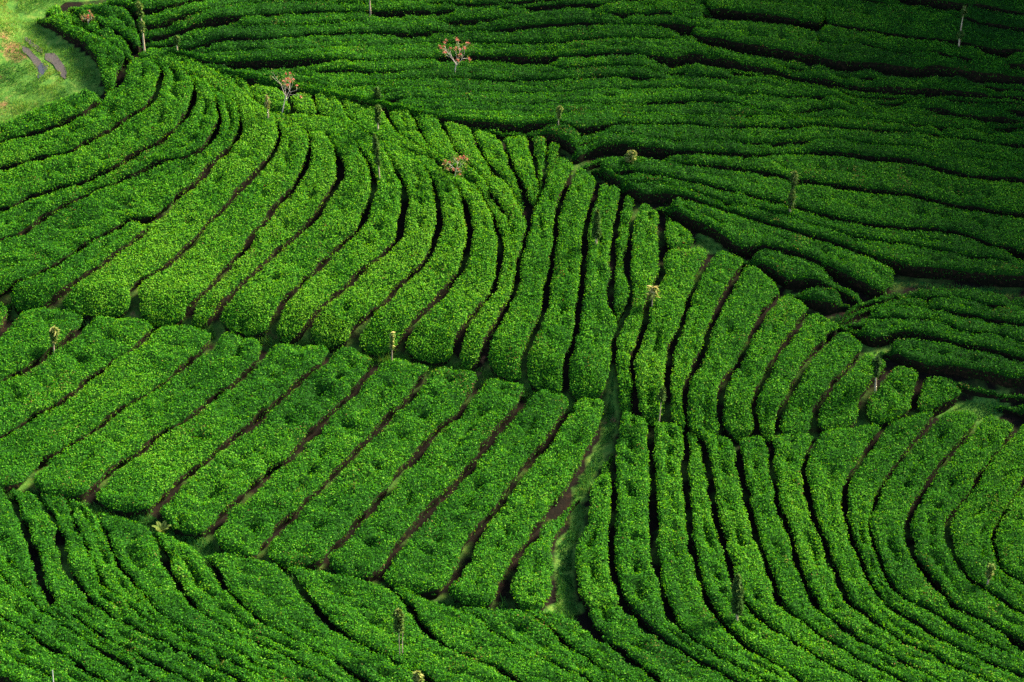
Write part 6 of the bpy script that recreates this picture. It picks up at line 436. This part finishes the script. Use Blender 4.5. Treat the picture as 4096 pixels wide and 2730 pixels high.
#            across   height (fraction of hedge height)
PROFILE = [(0.10, 0.00), (0.06, 0.40), (0.00, 0.80), (0.06, 0.97), (0.20, 1.01), (0.37, 1.02), (0.50, 0.97), (0.63, 1.02), (0.80, 1.01), (0.94, 0.97), (1.00, 0.80), (0.94, 0.40), (0.90, 0.00)]
PA = np.array([p[0] for p in PROFILE]); PH = np.array([p[1] for p in PROFILE])
LEAF_DENSITY = 330.0
n_leaves = 0
def tea_hedge(name, d):
    global n_leaves
    a, b = d['a'], d['b']
    la = resample(a, 50)[1]; lb = resample(b, 50)[1]
    L = 0.5 * (la + lb); n = max(6, int(L / 0.22) + 1)
    A = resample(a, n)[0]; B = resample(b, n)[0]
    # let the hedge ends bulge a little beyond the ends of the furrows
    e = d.get('ext', 0.55); m = max(1, int(e / 0.22))
    def grow(P):
        d0 = P[0] - P[min(3, n - 1)]; d0 /= np.hypot(*d0) + 1e-9
        d1 = P[-1] - P[max(-4, -n)]; d1 /= np.hypot(*d1) + 1e-9
        k = np.arange(m, 0, -1)[:, None] * 0.22
        return np.vstack([P[0] + d0 * k, P, P[-1] + d1 * k[::-1]])
    A = grow(A); B = grow(B); n = len(A)
    t = np.arange(n) / (n - 1)
    across = B - A
    w = np.hypot(across[:, 0], across[:, 1])
    u = across / np.maximum(w, 1e-6)[:, None]
    near = np.minimum(np.arange(n), np.arange(n)[::-1]) * 0.22
    cap = np.sqrt(np.clip(near / 0.35, 0.05, 1))            # rounded hedge ends
    ga = np.full(n, 0.25 * d['gl']); gb = np.full(n, 0.25 * d['gr'])
    if d['ts']:
        f = 0.15 + 0.85 * step(near / 3.0); f = np.where(t < 0.5, f, 1); ga *= f; gb *= f
    if d['te']:
        f = 0.15 + 0.85 * step(near / 3.0); f = np.where(t > 0.5, f, 1); ga *= f; gb *= f
    ga = ga + d['rough'] * (0.20 * (noise(A[:, 0], A[:, 1], 0.9) - 0.5) + 0.14 * (noise(A[:, 0], A[:, 1], 0.4) - 0.5))
    gb = gb + d['rough'] * (0.20 * (noise(B[:, 0] + 60, B[:, 1], 0.9) - 0.5) + 0.14 * (noise(B[:, 0] + 60, B[:, 1], 0.4) - 0.5))
    lim = np.maximum(w * 0.42, 0.05)
    ga = np.minimum(ga, lim); gb = np.minimum(gb, lim)
    a2 = A + u * ga[:, None]; b2 = B - u * gb[:, None]
    mid = 0.5 * (a2 + b2); hw = 0.5 * (b2 - a2) * cap[:, None]
    a2, b2 = mid - hw, mid + hw
    w2 = np.hypot(*(b2 - a2).T)
    hh = d['h'] * (0.55 + 0.45 * cap) * np.clip(w2 / 0.7, 0.45, 1.0)
    X = a2[:, None, 0] + (b2 - a2)[:, None, 0] * PA[None]
    Y = a2[:, None, 1] + (b2 - a2)[:, None, 1] * PA[None]
    Zg = ground(X, Y)
    top = np.clip((PH - 0.3) / 0.7, 0, 1)[None]
    bump = d['rough'] * (0.15 * (noise(X, Y, 0.85) - 0.5) + 0.15 * (noise(X + 31, Y, 0.38) - 0.5))
    # gaps between the two lines of bushes that make one hedge
    gap = step((noise(X * 1.0 + 77, Y, 0.55) * 0.6 + noise(X + 11, Y + 5, 0.25) * 0.4 - d['split']) / 0.14)
    gap = gap * np.exp(-((PA - 0.5 + 0.12 * (noise(mid[:, 0], mid[:, 1], 1.7) - 0.5)[:, None] * 2) / 0.13) ** 2) * np.clip((w2 - 0.7) / 0.5, 0, 1)[:, None]
    gap2 = step((noise(X + 201, Y + 90, 0.33) - 0.80) / 0.1) * 0.6
    Zr = PH[None] * hh[:, None] + top * (bump - 0.52 * gap - 0.28 * gap2)
    Zr = np.maximum(Zr, 0.0) - 0.06 * (PH[None] < 0.01)
    Z = Zg + Zr
    V = np.stack([X, Y, Z], -1); nj = len(PA)
    side = (0.05 * (noise(X + 9, Z * 3 + Y, 0.3) - 0.5))[..., None]
    V[:, :, :2] += (u[:, None, :] * np.where(PA < 0.5, -1, 1)[None, :, None]) * side * (1 - top)[..., None]
    loc = np.array([mid[n // 2, 0], mid[n // 2, 1], float(ground(mid[n // 2, 0], mid[n // 2, 1]))])
    root = thing(name, loc, d['label'], 'tea hedge', d['group'])
    ids = np.arange(n * nj).reshape(n, nj)
    q = np.stack([ids[:-1, :-1], ids[1:, :-1], ids[1:, 1:], ids[:-1, 1:]], -1).reshape(-1, 4)
    caps = []
    for row, flip in ((ids[0], False), (ids[-1], True)):
        for j in range(nj // 2):
            c4 = [row[j], row[j + 1], row[nj - 2 - j], row[nj - 1 - j]]
            if c4[1] == c4[2]: continue
            caps.append(c4[::-1] if flip else c4)
    q = np.vstack([q, np.array(caps)])
    # the woody frame: slightly shrunken body that shows between the leaves
    P0, P1, P2, P3 = V[:-1, :-1], V[1:, :-1], V[1:, 1:], V[:-1, 1:]
    N = np.cross(P1 - P3, P2 - P0); area = 0.5 * np.linalg.norm(N, axis=-1); N = unit(N)
    flip = np.sign(np.sum(N[:, 5] * np.array([0, 0, 1.0]), -1).mean()); N = N * flip
    core = V.copy()
    core[:, 1:-1, 2] -= 0.05
    fr = mesh_obj('branch_frame', core.reshape(-1, 3), q.reshape(-1), 4, M_TWIG, root, smooth=True, offset=loc)
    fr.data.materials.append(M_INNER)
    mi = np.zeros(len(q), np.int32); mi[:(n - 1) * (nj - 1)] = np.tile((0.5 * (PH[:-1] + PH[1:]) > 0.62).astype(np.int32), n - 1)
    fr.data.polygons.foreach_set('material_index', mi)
    # leaves
    jm = 0.5 * (PH[:-1] + PH[1:])
    wt = np.where(jm < 0.3, 0.05, np.where(jm < 0.7, 0.30, 1.0))[None]
    gm = np.maximum(gap, gap2 * 0.5); gm = 0.25 * (gm[:-1, :-1] + gm[1:, :-1] + gm[1:, 1:] + gm[:-1, 1:])
    cm = 0.25 * (P0 + P1 + P2 + P3)                       # fewer, larger leaves out beyond the edges of the view
    outer = (np.abs(cm[..., 0]) > 0.222 * np.hypot(cm[..., 1], 64 - cm[..., 2])) | (cm[..., 1] < 86.0)
    cnt = rng.poisson(area * LEAF_DENSITY * np.where(outer, 0.4, 1.0) * wt * (1 - 0.55 * gm))
    ii, jj = np.nonzero(cnt); rep = cnt[ii, jj]
    ii = np.repeat(ii, rep); jj = np.repeat(jj, rep); k = len(ii)
    r1 = rng.random(k)[:, None]; r2 = rng.random(k)[:, None]
    c = (P0[ii, jj] * (1 - r1) + P1[ii, jj] * r1) * (1 - r2) + (P3[ii, jj] * (1 - r1) + P2[ii, jj] * r1) * r2
    nn = N[ii, jj]
    lift = rng.random(k) ** 1.5 * 0.13 - 0.03
    c = c + nn * lift[:, None]
    c[:, 2] += 0.02
    nl = unit(nn * 0.8 + np.array([0, 0, 0.35]) + 0.75 * rng.normal(size=(k, 3)))
    ln = rng.uniform(0.066, 0.134, k) * np.where(outer[ii, jj], 1.6, 1.0); wd = ln * rng.uniform(0.42, 0.62, k)
    v = leaf_quads(c, nl, ln, wd, up=0.3)
    tone = 0.40 + 0.17 * rng.normal(size=k) + 1.5 * np.clip(lift, 0, 0.12) + d['tone']  # hedge tone: leaf colour, plus far-slope shade and mid-slope brightness painted in
    tone += 0.22 * (noise(c[:, 0], c[:, 1], 1.1) - 0.5) + 0.30 * (noise(c[:, 0] + 50, c[:, 1], 4.5) - 0.5) + 0.16 * (noise(c[:, 0] + 20, c[:, 1] + 9, 0.35) - 0.5)
    tip = rng.random(k) < 0.06
    tone = np.where(tip, np.clip(tone + rng.uniform(0.1, 0.35, k), 0, 0.9), np.clip(tone, 0.0, 0.85))
    dead = rng.random(k) < 0.002 + 0.10 * np.clip(noise(c[:, 0] + 400, c[:, 1] + 33, 1.3) - 0.76, 0, 1) * 6 + 0.02 * (wt[0][jj] < 0.8)
    tone = np.where(dead, rng.uniform(0.95, 1.0, k), tone)
    mesh_obj('foliage', v, np.arange(4 * k), 4, M_LEAF, root, tone=tone, offset=loc)
    n_leaves += k
    return root

for d in HEDGES:
    tea_hedge('tea_hedge', d)
print('hedges', len(HEDGES), 'leaves', n_leaves, flush=True)

# ------------------------------------------------------------------ saplings and small trees
def tube(path, radii, sides=7):
    p = np.asarray(path, float); k = len(p); v = []; f = []
    for i in range(k):
        d = unit((p[min(i + 1, k - 1)] - p[max(i - 1, 0)])[None])[0]
        s = unit(np.cross(d, [0.3, 0.9, 0.1])[None])[0]; t = np.cross(d, s)
        for j in range(sides):
            a = 2 * math.pi * j / sides
            v.append(p[i] + radii[i] * (math.cos(a) * s + math.sin(a) * t))
    for i in range(k - 1):
        for j in range(sides):
            f.append([i * sides + j, i * sides + (j + 1) % sides, (i + 1) * sides + (j + 1) % sides, (i + 1) * sides + j])
    return np.array(v), np.array(f)

def join(parts):
    vs, fs, o = [], [], 0
    for v, f in parts: vs.append(v); fs.append(f + o); o += len(v)
    return np.vstack(vs), np.vstack(fs)

def stem_path(h, lean, wob=0.05, k=9):
    t = np.linspace(0, 1, k)
    w1, w2 = rng.uniform(-1, 1, 2); ph = rng.uniform(0, 6)
    return np.stack([lean * t ** 1.3 + wob * w1 * np.sin(t * 5 + ph) * t, wob * w2 * np.cos(t * 4 + ph) * t, h * t], 1)

def along(path, t):
    s = np.linspace(0, 1, len(path)); return np.stack([np.interp(t, s, path[:, i]) for i in range(3)], -1)

def crown_mesh(root, path, bands, count, tone, lsize=0.24, mat=None, name='crown'):
    c, al, nr = [], [], []
    for f0, f1, r in bands:
        k = int(1.8 * count * (f1 - f0) * (r / 0.25) ** 0.8)
        t = rng.uniform(f0, f1, k); q = (t - f0) / (f1 - f0)
        rr = r * (0.35 + 0.65 * np.sin(np.pi * (0.15 + 0.75 * q))) * rng.random(k) ** 0.6
        a = rng.uniform(0, 2 * math.pi, k)
        rad = np.stack([np.cos(a), np.sin(a), np.zeros(k)], -1)
        c.append(along(path, t) + rad * rr[:, None] + np.array([0, 0, 1.0]) * (rng.normal(size=k) * 0.03)[:, None])
        al.append(rad * 0.8 + np.array([0, 0, 1.0]) * rng.uniform(-0.7, 0.9, k)[:, None]); nr.append(rad * 0.3 + np.array([0, 0, 1.0]) + 0.5 * rng.normal(size=(k, 3)))
    c = np.vstack(c); al = np.vstack(al); nr = np.vstack(nr); k = len(c)
    L = lsize * rng.uniform(0.6, 1.3, k)
    v = leaf_quads(c, nr, L, L * rng.uniform(0.28, 0.45, k), align=al)
    z = (c[:, 2] / max(path[:, 2].max(), 0.1))
    tn = np.clip(tone + 0.12 + 0.14 * rng.normal(size=k) + 0.35 * np.clip(z - 0.85, 0, 1) * 2, 0, 1)
    return mesh_obj(name, v, np.arange(4 * k), 4, mat or M_SAP, root, tone=tn)

def sapling(spec, bands, label, tone=0.35, count=600, radius=0.058, stems=1, lsize=0.24, bark=None, cat='sapling', name='sapling'):
    x, y, h, lean = spec
    root = thing(name, (x, y, float(ground(x, y))), label, cat, 'young shade trees among the tea')
    path = stem_path(h, lean)
    lo = min(0.55, 0.6 / h); bands = [(lo + (1 - lo) * a, lo + (1 - lo) * b, r * 0.8) for a, b, r in bands]
    for s in range(stems):
        pp = path if s == 0 else path * np.array([1, 1, 0.96]) + np.linspace(0, 1, len(path))[:, None] * np.array([0.10, 0.03, 0]) + np.array([0.10, 0.05, 0])
        rad = (0.016 + radius) * (1 - 0.75 * np.linspace(0, 1, len(pp)))
        v, f = tube(pp, rad); mesh_obj('trunk', v, f, 4, bark or M_BARK, root, smooth=True)
    crown_mesh(root, path, bands, count, tone, lsize)
    return root

sapling((-21.94, 136.08, 3.79, -0.13), [(0.40, 0.62, 0.22), (0.70, 0.86, 0.20), (0.86, 1.0, 0.26)], 'tall slim sapling with two leaf tufts at the top of the left crest', 0.45, 700)
sapling((-19.98, 135.92, 1.63, 0.02), [(0.5, 1.0, 0.22)], 'small dark sapling right of the tall one on the left crest', 0.2, 420)
sapling((-14.07, 129.55, 2.19, 0.03), [(0.5, 1.0, 0.16)], 'thin brownish sapling left of the leaning red-flowered tree', 0.72, 260)
sapling((-7.37, 124.11, 3.52, -0.22), [(0.38, 0.62, 0.20), (0.62, 0.96, 0.24), (0.95, 1.0, 0.1)], 'nearest of three slim saplings in line on the bright slope', 0.30, 620, 0.03)
sapling((-7.66, 127.97, 2.35, 0.05), [(0.42, 0.70, 0.22), (0.70, 1.0, 0.27)], 'middle of three slim saplings in line on the bright slope', 0.30, 620)
sapling((-7.8, 130.65, 1.57, -0.01), [(0.35, 1.0, 0.25)], 'farthest of three slim saplings in line, against the far hillside', 0.18, 420)
sapling((2.65, 128.04, 2.08, 0.05), [(0.50, 0.80, 0.13), (0.80, 1.0, 0.20)], 'slim sapling with yellowish tip at the foot of the far hillside', 0.55, 420, 0.03)
sapling((15.35, 121.89, 3.35, 0.13), [(0.22, 0.55, 0.30), (0.55, 0.74, 0.13), (0.72, 1.0, 0.28)], 'leafy column sapling with pale tip among dark right hand rows', 0.42, 620)
sapling((27.09, 138.44, 3.43, 0.2), [(0.30, 0.46, 0.30), (0.80, 1.0, 0.20)], 'tall bare-stemmed sapling near the top right corner', 0.35, 620)
sapling((4.56, 118.69, 2.77, 0.02), [(0.24, 0.55, 0.32), (0.55, 0.85, 0.27), (0.85, 1.0, 0.14)], 'dense spindle-shaped sapling beside the third upright furrow of the spur', 0.28, 800)
sapling((7.43, 107.01, 2.55, 0.2), [(0.62, 0.86, 0.27), (0.86, 1.0, 0.12)], 'slender sapling with bare bent stem at the foot of the spur', 0.28, 560, 0.022)
sapling((18.56, 108.37, 2.61, -0.07), [(0.45, 0.75, 0.20), (0.75, 1.0, 0.26)], 'dark-crowned sapling standing between spur rows near the right valley', 0.12, 560)
sapling((-6.31, 112.15, 2.03, 0.08), [(0.35, 0.75, 0.16), (0.75, 1.0, 0.20)], 'straw-coloured thin sapling on the path below the bright slope', 0.62, 330, 0.02)
sapling((-24.13, 112.78, 2.03, 0.11), [(0.40, 0.70, 0.14), (0.66, 1.0, 0.28)], 'spiky yellow-green sapling between the two leftmost diagonal rows', 0.55, 560, 0.04, lsize=0.34)
sapling((-5.07, 90.92, 2.96, -0.08), [(0.52, 0.80, 0.22), (0.78, 1.0, 0.26)], 'twin-stemmed sapling with upright pale leaves in the foreground', 0.40, 620, 0.012, stems=2, lsize=0.34)
sapling((10.4, 93.39, 3.14, -0.03), [(0.20, 0.50, 0.34), (0.50, 0.84, 0.32), (0.84, 1.0, 0.16)], 'dense dark sapling with cream tip at the end of the upright rows', 0.22, 950)
sapling((22.28, 95.46, 1.82, 0.11), [(0.40, 0.80, 0.20), (0.80, 1.0, 0.24)], 'small pale sapling near the right edge of the lower slope', 0.55, 420)
sapling((-4.16, 88.14, 1.61, 0.0), [(0.50, 1.0, 0.24)], 'yellowish sapling tip cut off by the bottom edge', 0.6, 420, lsize=0.34)
sapling((-8.72, 141.38, 2.27, 0.0), [(0.55, 1.0, 0.22)], 'sapling whose pale stem is cut by the top edge', 0.35, 380)
sapling((7.39, 114.09, 1.84, 0.0), [(0.45, 1.0, 0.42)], 'feathery straw-coloured young tree on the spur beside a furrow', 0.72, 110, 0.022, lsize=0.34)
sapling((6.54, 124.85, 1.62, 0.16), [(0.30, 1.0, 0.42)], 'bushy pale green young tree at the start of the right hillside rows', 0.60, 520, 0.04, lsize=0.20, name='young_tree', cat='young tree')

def coral_tree(spec, label, spread, flowers, leafy, seed):
    x, y, h, lean = spec
    r = np.random.default_rng(seed)
    root = thing('coral_tree', (x, y, float(ground(x, y))), label, 'flowering tree', 'small red-flowered trees')
    fork = 0.52
    path = np.stack([lean * 0.8 * np.linspace(0, 1, 7) ** 1.2 * 0.75, 0.05 * np.sin(np.linspace(0, 3, 7)), h * fork * np.linspace(0, 1, 7)], 1)
    v, f = tube(path, 0.045 * (1 - 0.45 * np.linspace(0, 1, 7)), 8); mesh_obj('trunk', v, f, 4, M_BARK_GREY, root, smooth=True)
    parts, tips = [], []
    top = path[-1]
    def limb(p, d, L, rad, depth):
        k = 5; t = np.linspace(0, 1, k)[:, None]
        bend = r.normal(size=3) * 0.12 * L
        pts = p + d * L * t + bend * t ** 2 + np.array([0, 0, 0.10 * L]) * t ** 2
        parts.append(tube(pts, rad * (1 - 0.55 * t[:, 0]), 5))
        if depth == 0: tips.append(pts[-1]); return
        for _ in range(3 if depth == 2 else 2):
            nd = unit((d + r.normal(size=3) * 0.55 * np.array([1, 1, 0.6]))[None])[0]
            limb(pts[-1] if r.random() < 0.6 else pts[3], nd, L * r.uniform(0.55, 0.8), rad * 0.5, depth - 1)
    for a in np.linspace(0, 2 * math.pi, 6)[:-1] + r.uniform(0, 1):
        d = unit(np.array([[math.cos(a) * spread[0] + lean * 0.15, math.sin(a) * spread[0], spread[1] * r.uniform(0.7, 1.2)]]))[0]
        limb(top - np.array([0, 0, r.uniform(0, 0.12) * h]), d, h * (1 - fork) * r.uniform(0.38, 0.5), 0.022, 2)
    v, f = join(parts); mesh_obj('branches', v, f, 4, M_BARK_GREY, root, smooth=True)
    tips = np.array(tips); r.shuffle(tips)
    n_f = int(len(tips) * flowers)
    for tip in tips[:n_f]:
        k = 16; dv = unit(r.normal(size=(k, 3)) + np.array([0, 0, 0.4])); c = tip + dv * 0.055
        L = r.uniform(0.08, 0.15, k)
        vv = leaf_quads(c, np.cross(dv, r.normal(size=(k, 3))), L, L * 0.42, align=dv * 3)
        mesh_obj('flower_cluster', vv, np.arange(4 * k), 4, M_FLOWER, root, tone=np.clip(0.55 + 0.25 * r.normal(size=k), 0, 1))
    c = np.repeat(tips, leafy, 0); c = c + r.normal(size=c.shape) * 0.09; k = len(c)
    if k:
        L = r.uniform(0.07, 0.13, k); vv = leaf_quads(c, r.normal(size=(k, 3)) + np.array([0, 0, 0.6]), L, L * 0.55)
        mesh_obj('leaves', vv, np.arange(4 * k), 4, M_SAP, root, tone=np.clip(0.7 + 0.15 * r.normal(size=k), 0, 1))
    return root

coral_tree((-3.48, 134.46, 3.16, 0.31), 'red-flowered small tree with pale trunk on the far hillside', (0.55, 0.9), 0.95, 8, 3)
coral_tree((-13.4, 130.29, 3.17, 0.6), 'leaning red-flowered tree with bare twigs at the crest', (0.5, 1.0), 0.45, 6, 5)
coral_tree((-3.27, 124.23, 2.06, 0.28), 'small flat-topped tree with few red flowers on the bright slope', (1.1, 0.55), 0.5, 14, 8)
coral_tree((-25.84, 139.32, 1.25, 0.15), 'tiny red-flowered tree among the top left hedges', (0.9, 0.8), 0.35, 8, 11)

# ------------------------------------------------------------------ white stake, fern, yellow plant
x, y, h, _ = (-20.04, 87.03, 1.64, 0.0)
st = mesh_obj('stake', *(lambda vf: (vf[0], vf[1]))(tube([(0, 0, -0.1), (0, 0, h * 0.5), (0.01, 0, h)], [0.026, 0.025, 0.022], 6)), 4, M_PAINT, smooth=True)
st.location = (x, y, float(ground(x, y))); st['label'] = 'thin white wooden stake in the bottom left foreground'; st['category'] = 'stake'

def fern(xy, label, size, tone, n_fronds):
    x, y = xy
    root = thing('fern', (x, y, float(ground(x, y)) + 0.25), label, 'fern')
    for q in range(n_fronds):
        a = 2 * math.pi * q / n_fronds + rng.uniform(0, 0.6); k = 15; t = np.linspace(0.05, 1, k)
        sp = np.stack([np.cos(a) * size * t * 0.6, np.sin(a) * size * t * 0.6, size * (1.1 * t - 0.55 * t * t)], 1)
        tan = unit(np.gradient(sp, axis=0)); sd_ = unit(np.cross(tan, np.array([0, 0, 1.0])))
        c = np.vstack([sp + sd_ * (0.16 * size * (1 - 0.75 * t))[:, None], sp - sd_ * (0.16 * size * (1 - 0.75 * t))[:, None]])
        al = np.vstack([sd_ + tan * 0.3, -sd_ + tan * 0.3]) * 3
        L = np.tile(0.36 * size * (1 - 0.75 * t), 2)
        v = leaf_quads(c, np.vstack([np.cross(sd_, tan)] * 2), L, np.full(2 * k, 0.055 * size + 0.01), align=al)
        mesh_obj('frond', v, np.arange(8 * k), 4, M_SAP, root, tone=np.clip(tone + 0.06 * rng.normal(size=2 * k), 0, 1))
fern((-16.96, 99.78), 'bright green fern beside the hollow in the lower left', 0.75, 0.74, 6)
fern((-19.36, 100.21), 'yellow withered fern at the lower left hollow', 0.4, 0.85, 5)

# ------------------------------------------------------------------ the dirt track with its puddle
def ribbon(name, pts, width, mat, lift, kind='structure'):
    p = resample(pts, 60)[0]; d = np.gradient(p, axis=0); d = d / np.hypot(d[:, 0], d[:, 1])[:, None]; s = np.stack([-d[:, 1], d[:, 0]], 1)
    t = np.linspace(0, 1, 60); w = width * np.clip(np.minimum(t, 1 - t) * 8, 0.1, 1) * (0.7 + 0.6 * noise(p[:, 0], p[:, 1], 1.0))
    cols = [p + s * (w * e + 0.08 * (noise(p[:, 0] + 40 * e, p[:, 1], 0.5) - 0.5))[:, None] for e in (-1, -0.4, 0.4, 1)]
    v = []
    for q, z in zip(cols, (0, 1, 1, 0)): v.append(np.column_stack([q, ground(q[:, 0], q[:, 1]) + lift + 0.05]))
    v = np.stack(v, 1); k = np.arange(60 * 4).reshape(60, 4)
    o = mesh_obj(name, v.reshape(-1, 3), np.stack([k[:-1, :-1], k[1:, :-1], k[1:, 1:], k[:-1, 1:]], -1).reshape(-1), 4, mat, smooth=True)
    if kind: o['kind'] = kind
    return o
ribbon('wheel_rut', [(-29.68, 138.31), (-29.28, 137.74), (-28.84, 137.17), (-28.46, 136.52), (-28.04, 135.64)], 0.20, M_MUD, 0.012)
ribbon('wheel_rut', [(-29.65, 139.08), (-29.18, 138.52), (-28.66, 137.92), (-28.33, 137.58)], 0.12, M_MUD, 0.012)
ribbon('wheel_rut', [(-28.17, 137.48), (-27.68, 137.0), (-27.24, 136.43), (-26.87, 135.78), (-26.64, 135.07)], 0.26, M_MUD, 0.012)
cx, cy = (-28.17, 136.04)
aa = np.linspace(0, 2 * math.pi, 25)[:-1]; rr = 1 + 0.25 * np.sin(aa * 3 + 1) + 0.15 * np.sin(aa * 5)
px = cx + 0.26 * rr * np.cos(aa); py = cy + 0.60 * rr * np.sin(aa); pz = float(ground(cx, cy)) + 0.075
pv = np.vstack([np.column_stack([px, py, ground(px, py) + 0.085]), [[cx, cy, pz + 0.01]]])
pf = np.array([[24, i, (i + 1) % 24] for i in range(24)])
pud = mesh_obj('puddle', pv, pf, 3, M_WATER); pud['kind'] = 'structure'

# ------------------------------------------------------------------ grass
HEDGE_POLYS = [np.array(d['a'] + d['b'][::-1]) for d in HEDGES]
def grass(name, poly, dens, length, tone, label, cut=()):
    p = np.array(poly); x0, y0 = p.min(0); x1, y1 = p.max(0)
    k = int(dens * (x1 - x0) * (y1 - y0))
    x = rng.uniform(x0, x1, k); y = rng.uniform(y0, y1, k)
    m = inside(poly, x, y) & (noise(x + 3, y + 7, 1.2) * 0.7 + noise(x, y, 0.4) * 0.3 > 0.33)
    for q in HEDGE_POLYS:
        if q[:, 0].max() < x0 or q[:, 0].min() > x1 or q[:, 1].max() < y0 or q[:, 1].min() > y1: continue
        m &= ~inside(q, x, y)
    for line, w in cut: m &= np.hypot(x - np.clip(x, min(q[0] for q in line), max(q[0] for q in line)), y - np.clip(y, min(q[1] for q in line), max(q[1] for q in line))) + np.abs(offset_line(line, x, y)) > 0.16
    x, y = x[m], y[m]; k = len(x)
    if k == 0: return
    L = length * rng.uniform(0.5, 1.4, k) * (0.5 + noise(x, y, 0.8))
    al = rng.normal(size=(k, 3)) * 0.5 + np.array([0, 0, 1.0])
    c = np.column_stack([x, y, ground(x, y) + L * 0.4])
    v = leaf_quads(c, rng.normal(size=(k, 3)) * np.array([1, 1, 0.3]), L, np.clip(L * 0.16, 0.012, 0.04), align=al)
    tn = np.clip(tone + 0.12 * rng.normal(size=k) + 0.4 * (noise(x + 60, y, 2.5) - 0.5), 0, 1)
    if cut: tn = np.clip(tn + 0.30 * np.exp(-(offset_line(WORN, x, y) / 0.9) ** 2) - 0.08, 0, 1)
    o = mesh_obj(name, v, np.arange(4 * k), 4, M_GRASS, tone=tn)
    o['kind'] = 'stuff'; o['label'] = label; o['category'] = 'grass'
WORN = [(-31.35, 141.99), (-30.97, 140.55), (-30.46, 139.55), (-29.3, 138.36), (-27.99, 136.73), (-27.29, 135.22), (-27.34, 134.06), (-28.55, 133.26), (-30.18, 132.51)]
ruts = [([(-29.68, 138.31), (-29.28, 137.74), (-28.84, 137.17), (-28.46, 136.52), (-28.04, 135.64)], 0.0), ([(-28.17, 137.48), (-27.68, 137.0), (-27.24, 136.43), (-26.87, 135.78), (-26.64, 135.07)], 0.0)]
GL = ['bright mown grass around the dirt track at top left', 'blue-green grass filling the gully between the lower slopes', 'grass path climbing between the far hedges, left of two', 'grass path climbing between the far hedges, right of two', None, None, 'grass on the valley head below the dark hillside', 'pale grass patch at the right end of the valley', 'weeds in the furrow of the spur above the gully', None, 'grass along the cross path below the spur', 'rough grass gap among the top right hedges', 'tangled weeds in the hollow below the diagonal rows', 'brownish weeds along the path between bright slope and diagonal rows', 'dark grass along the narrow valley line right of the spur', 'dark grass in the wide gap at the right valley end', 'grass at the head of the dark valley']
GT = [0.55, 0.34, 0.3, 0.25, 0.3, 0.3, 0.3, 0.25, 0.3, 0.55, 0.25, 0.2, 0.36, 0.5, 0.08, 0.03, 0.12]
for i, (poly, w) in enumerate(TURF_AREAS):
    if GL[i]: grass('grass', poly, 330 if i == 0 else 300, 0.16 if i == 0 else (0.38 if i in (12, 13) else 0.26), GT[i], GL[i], ruts if i == 0 else ())
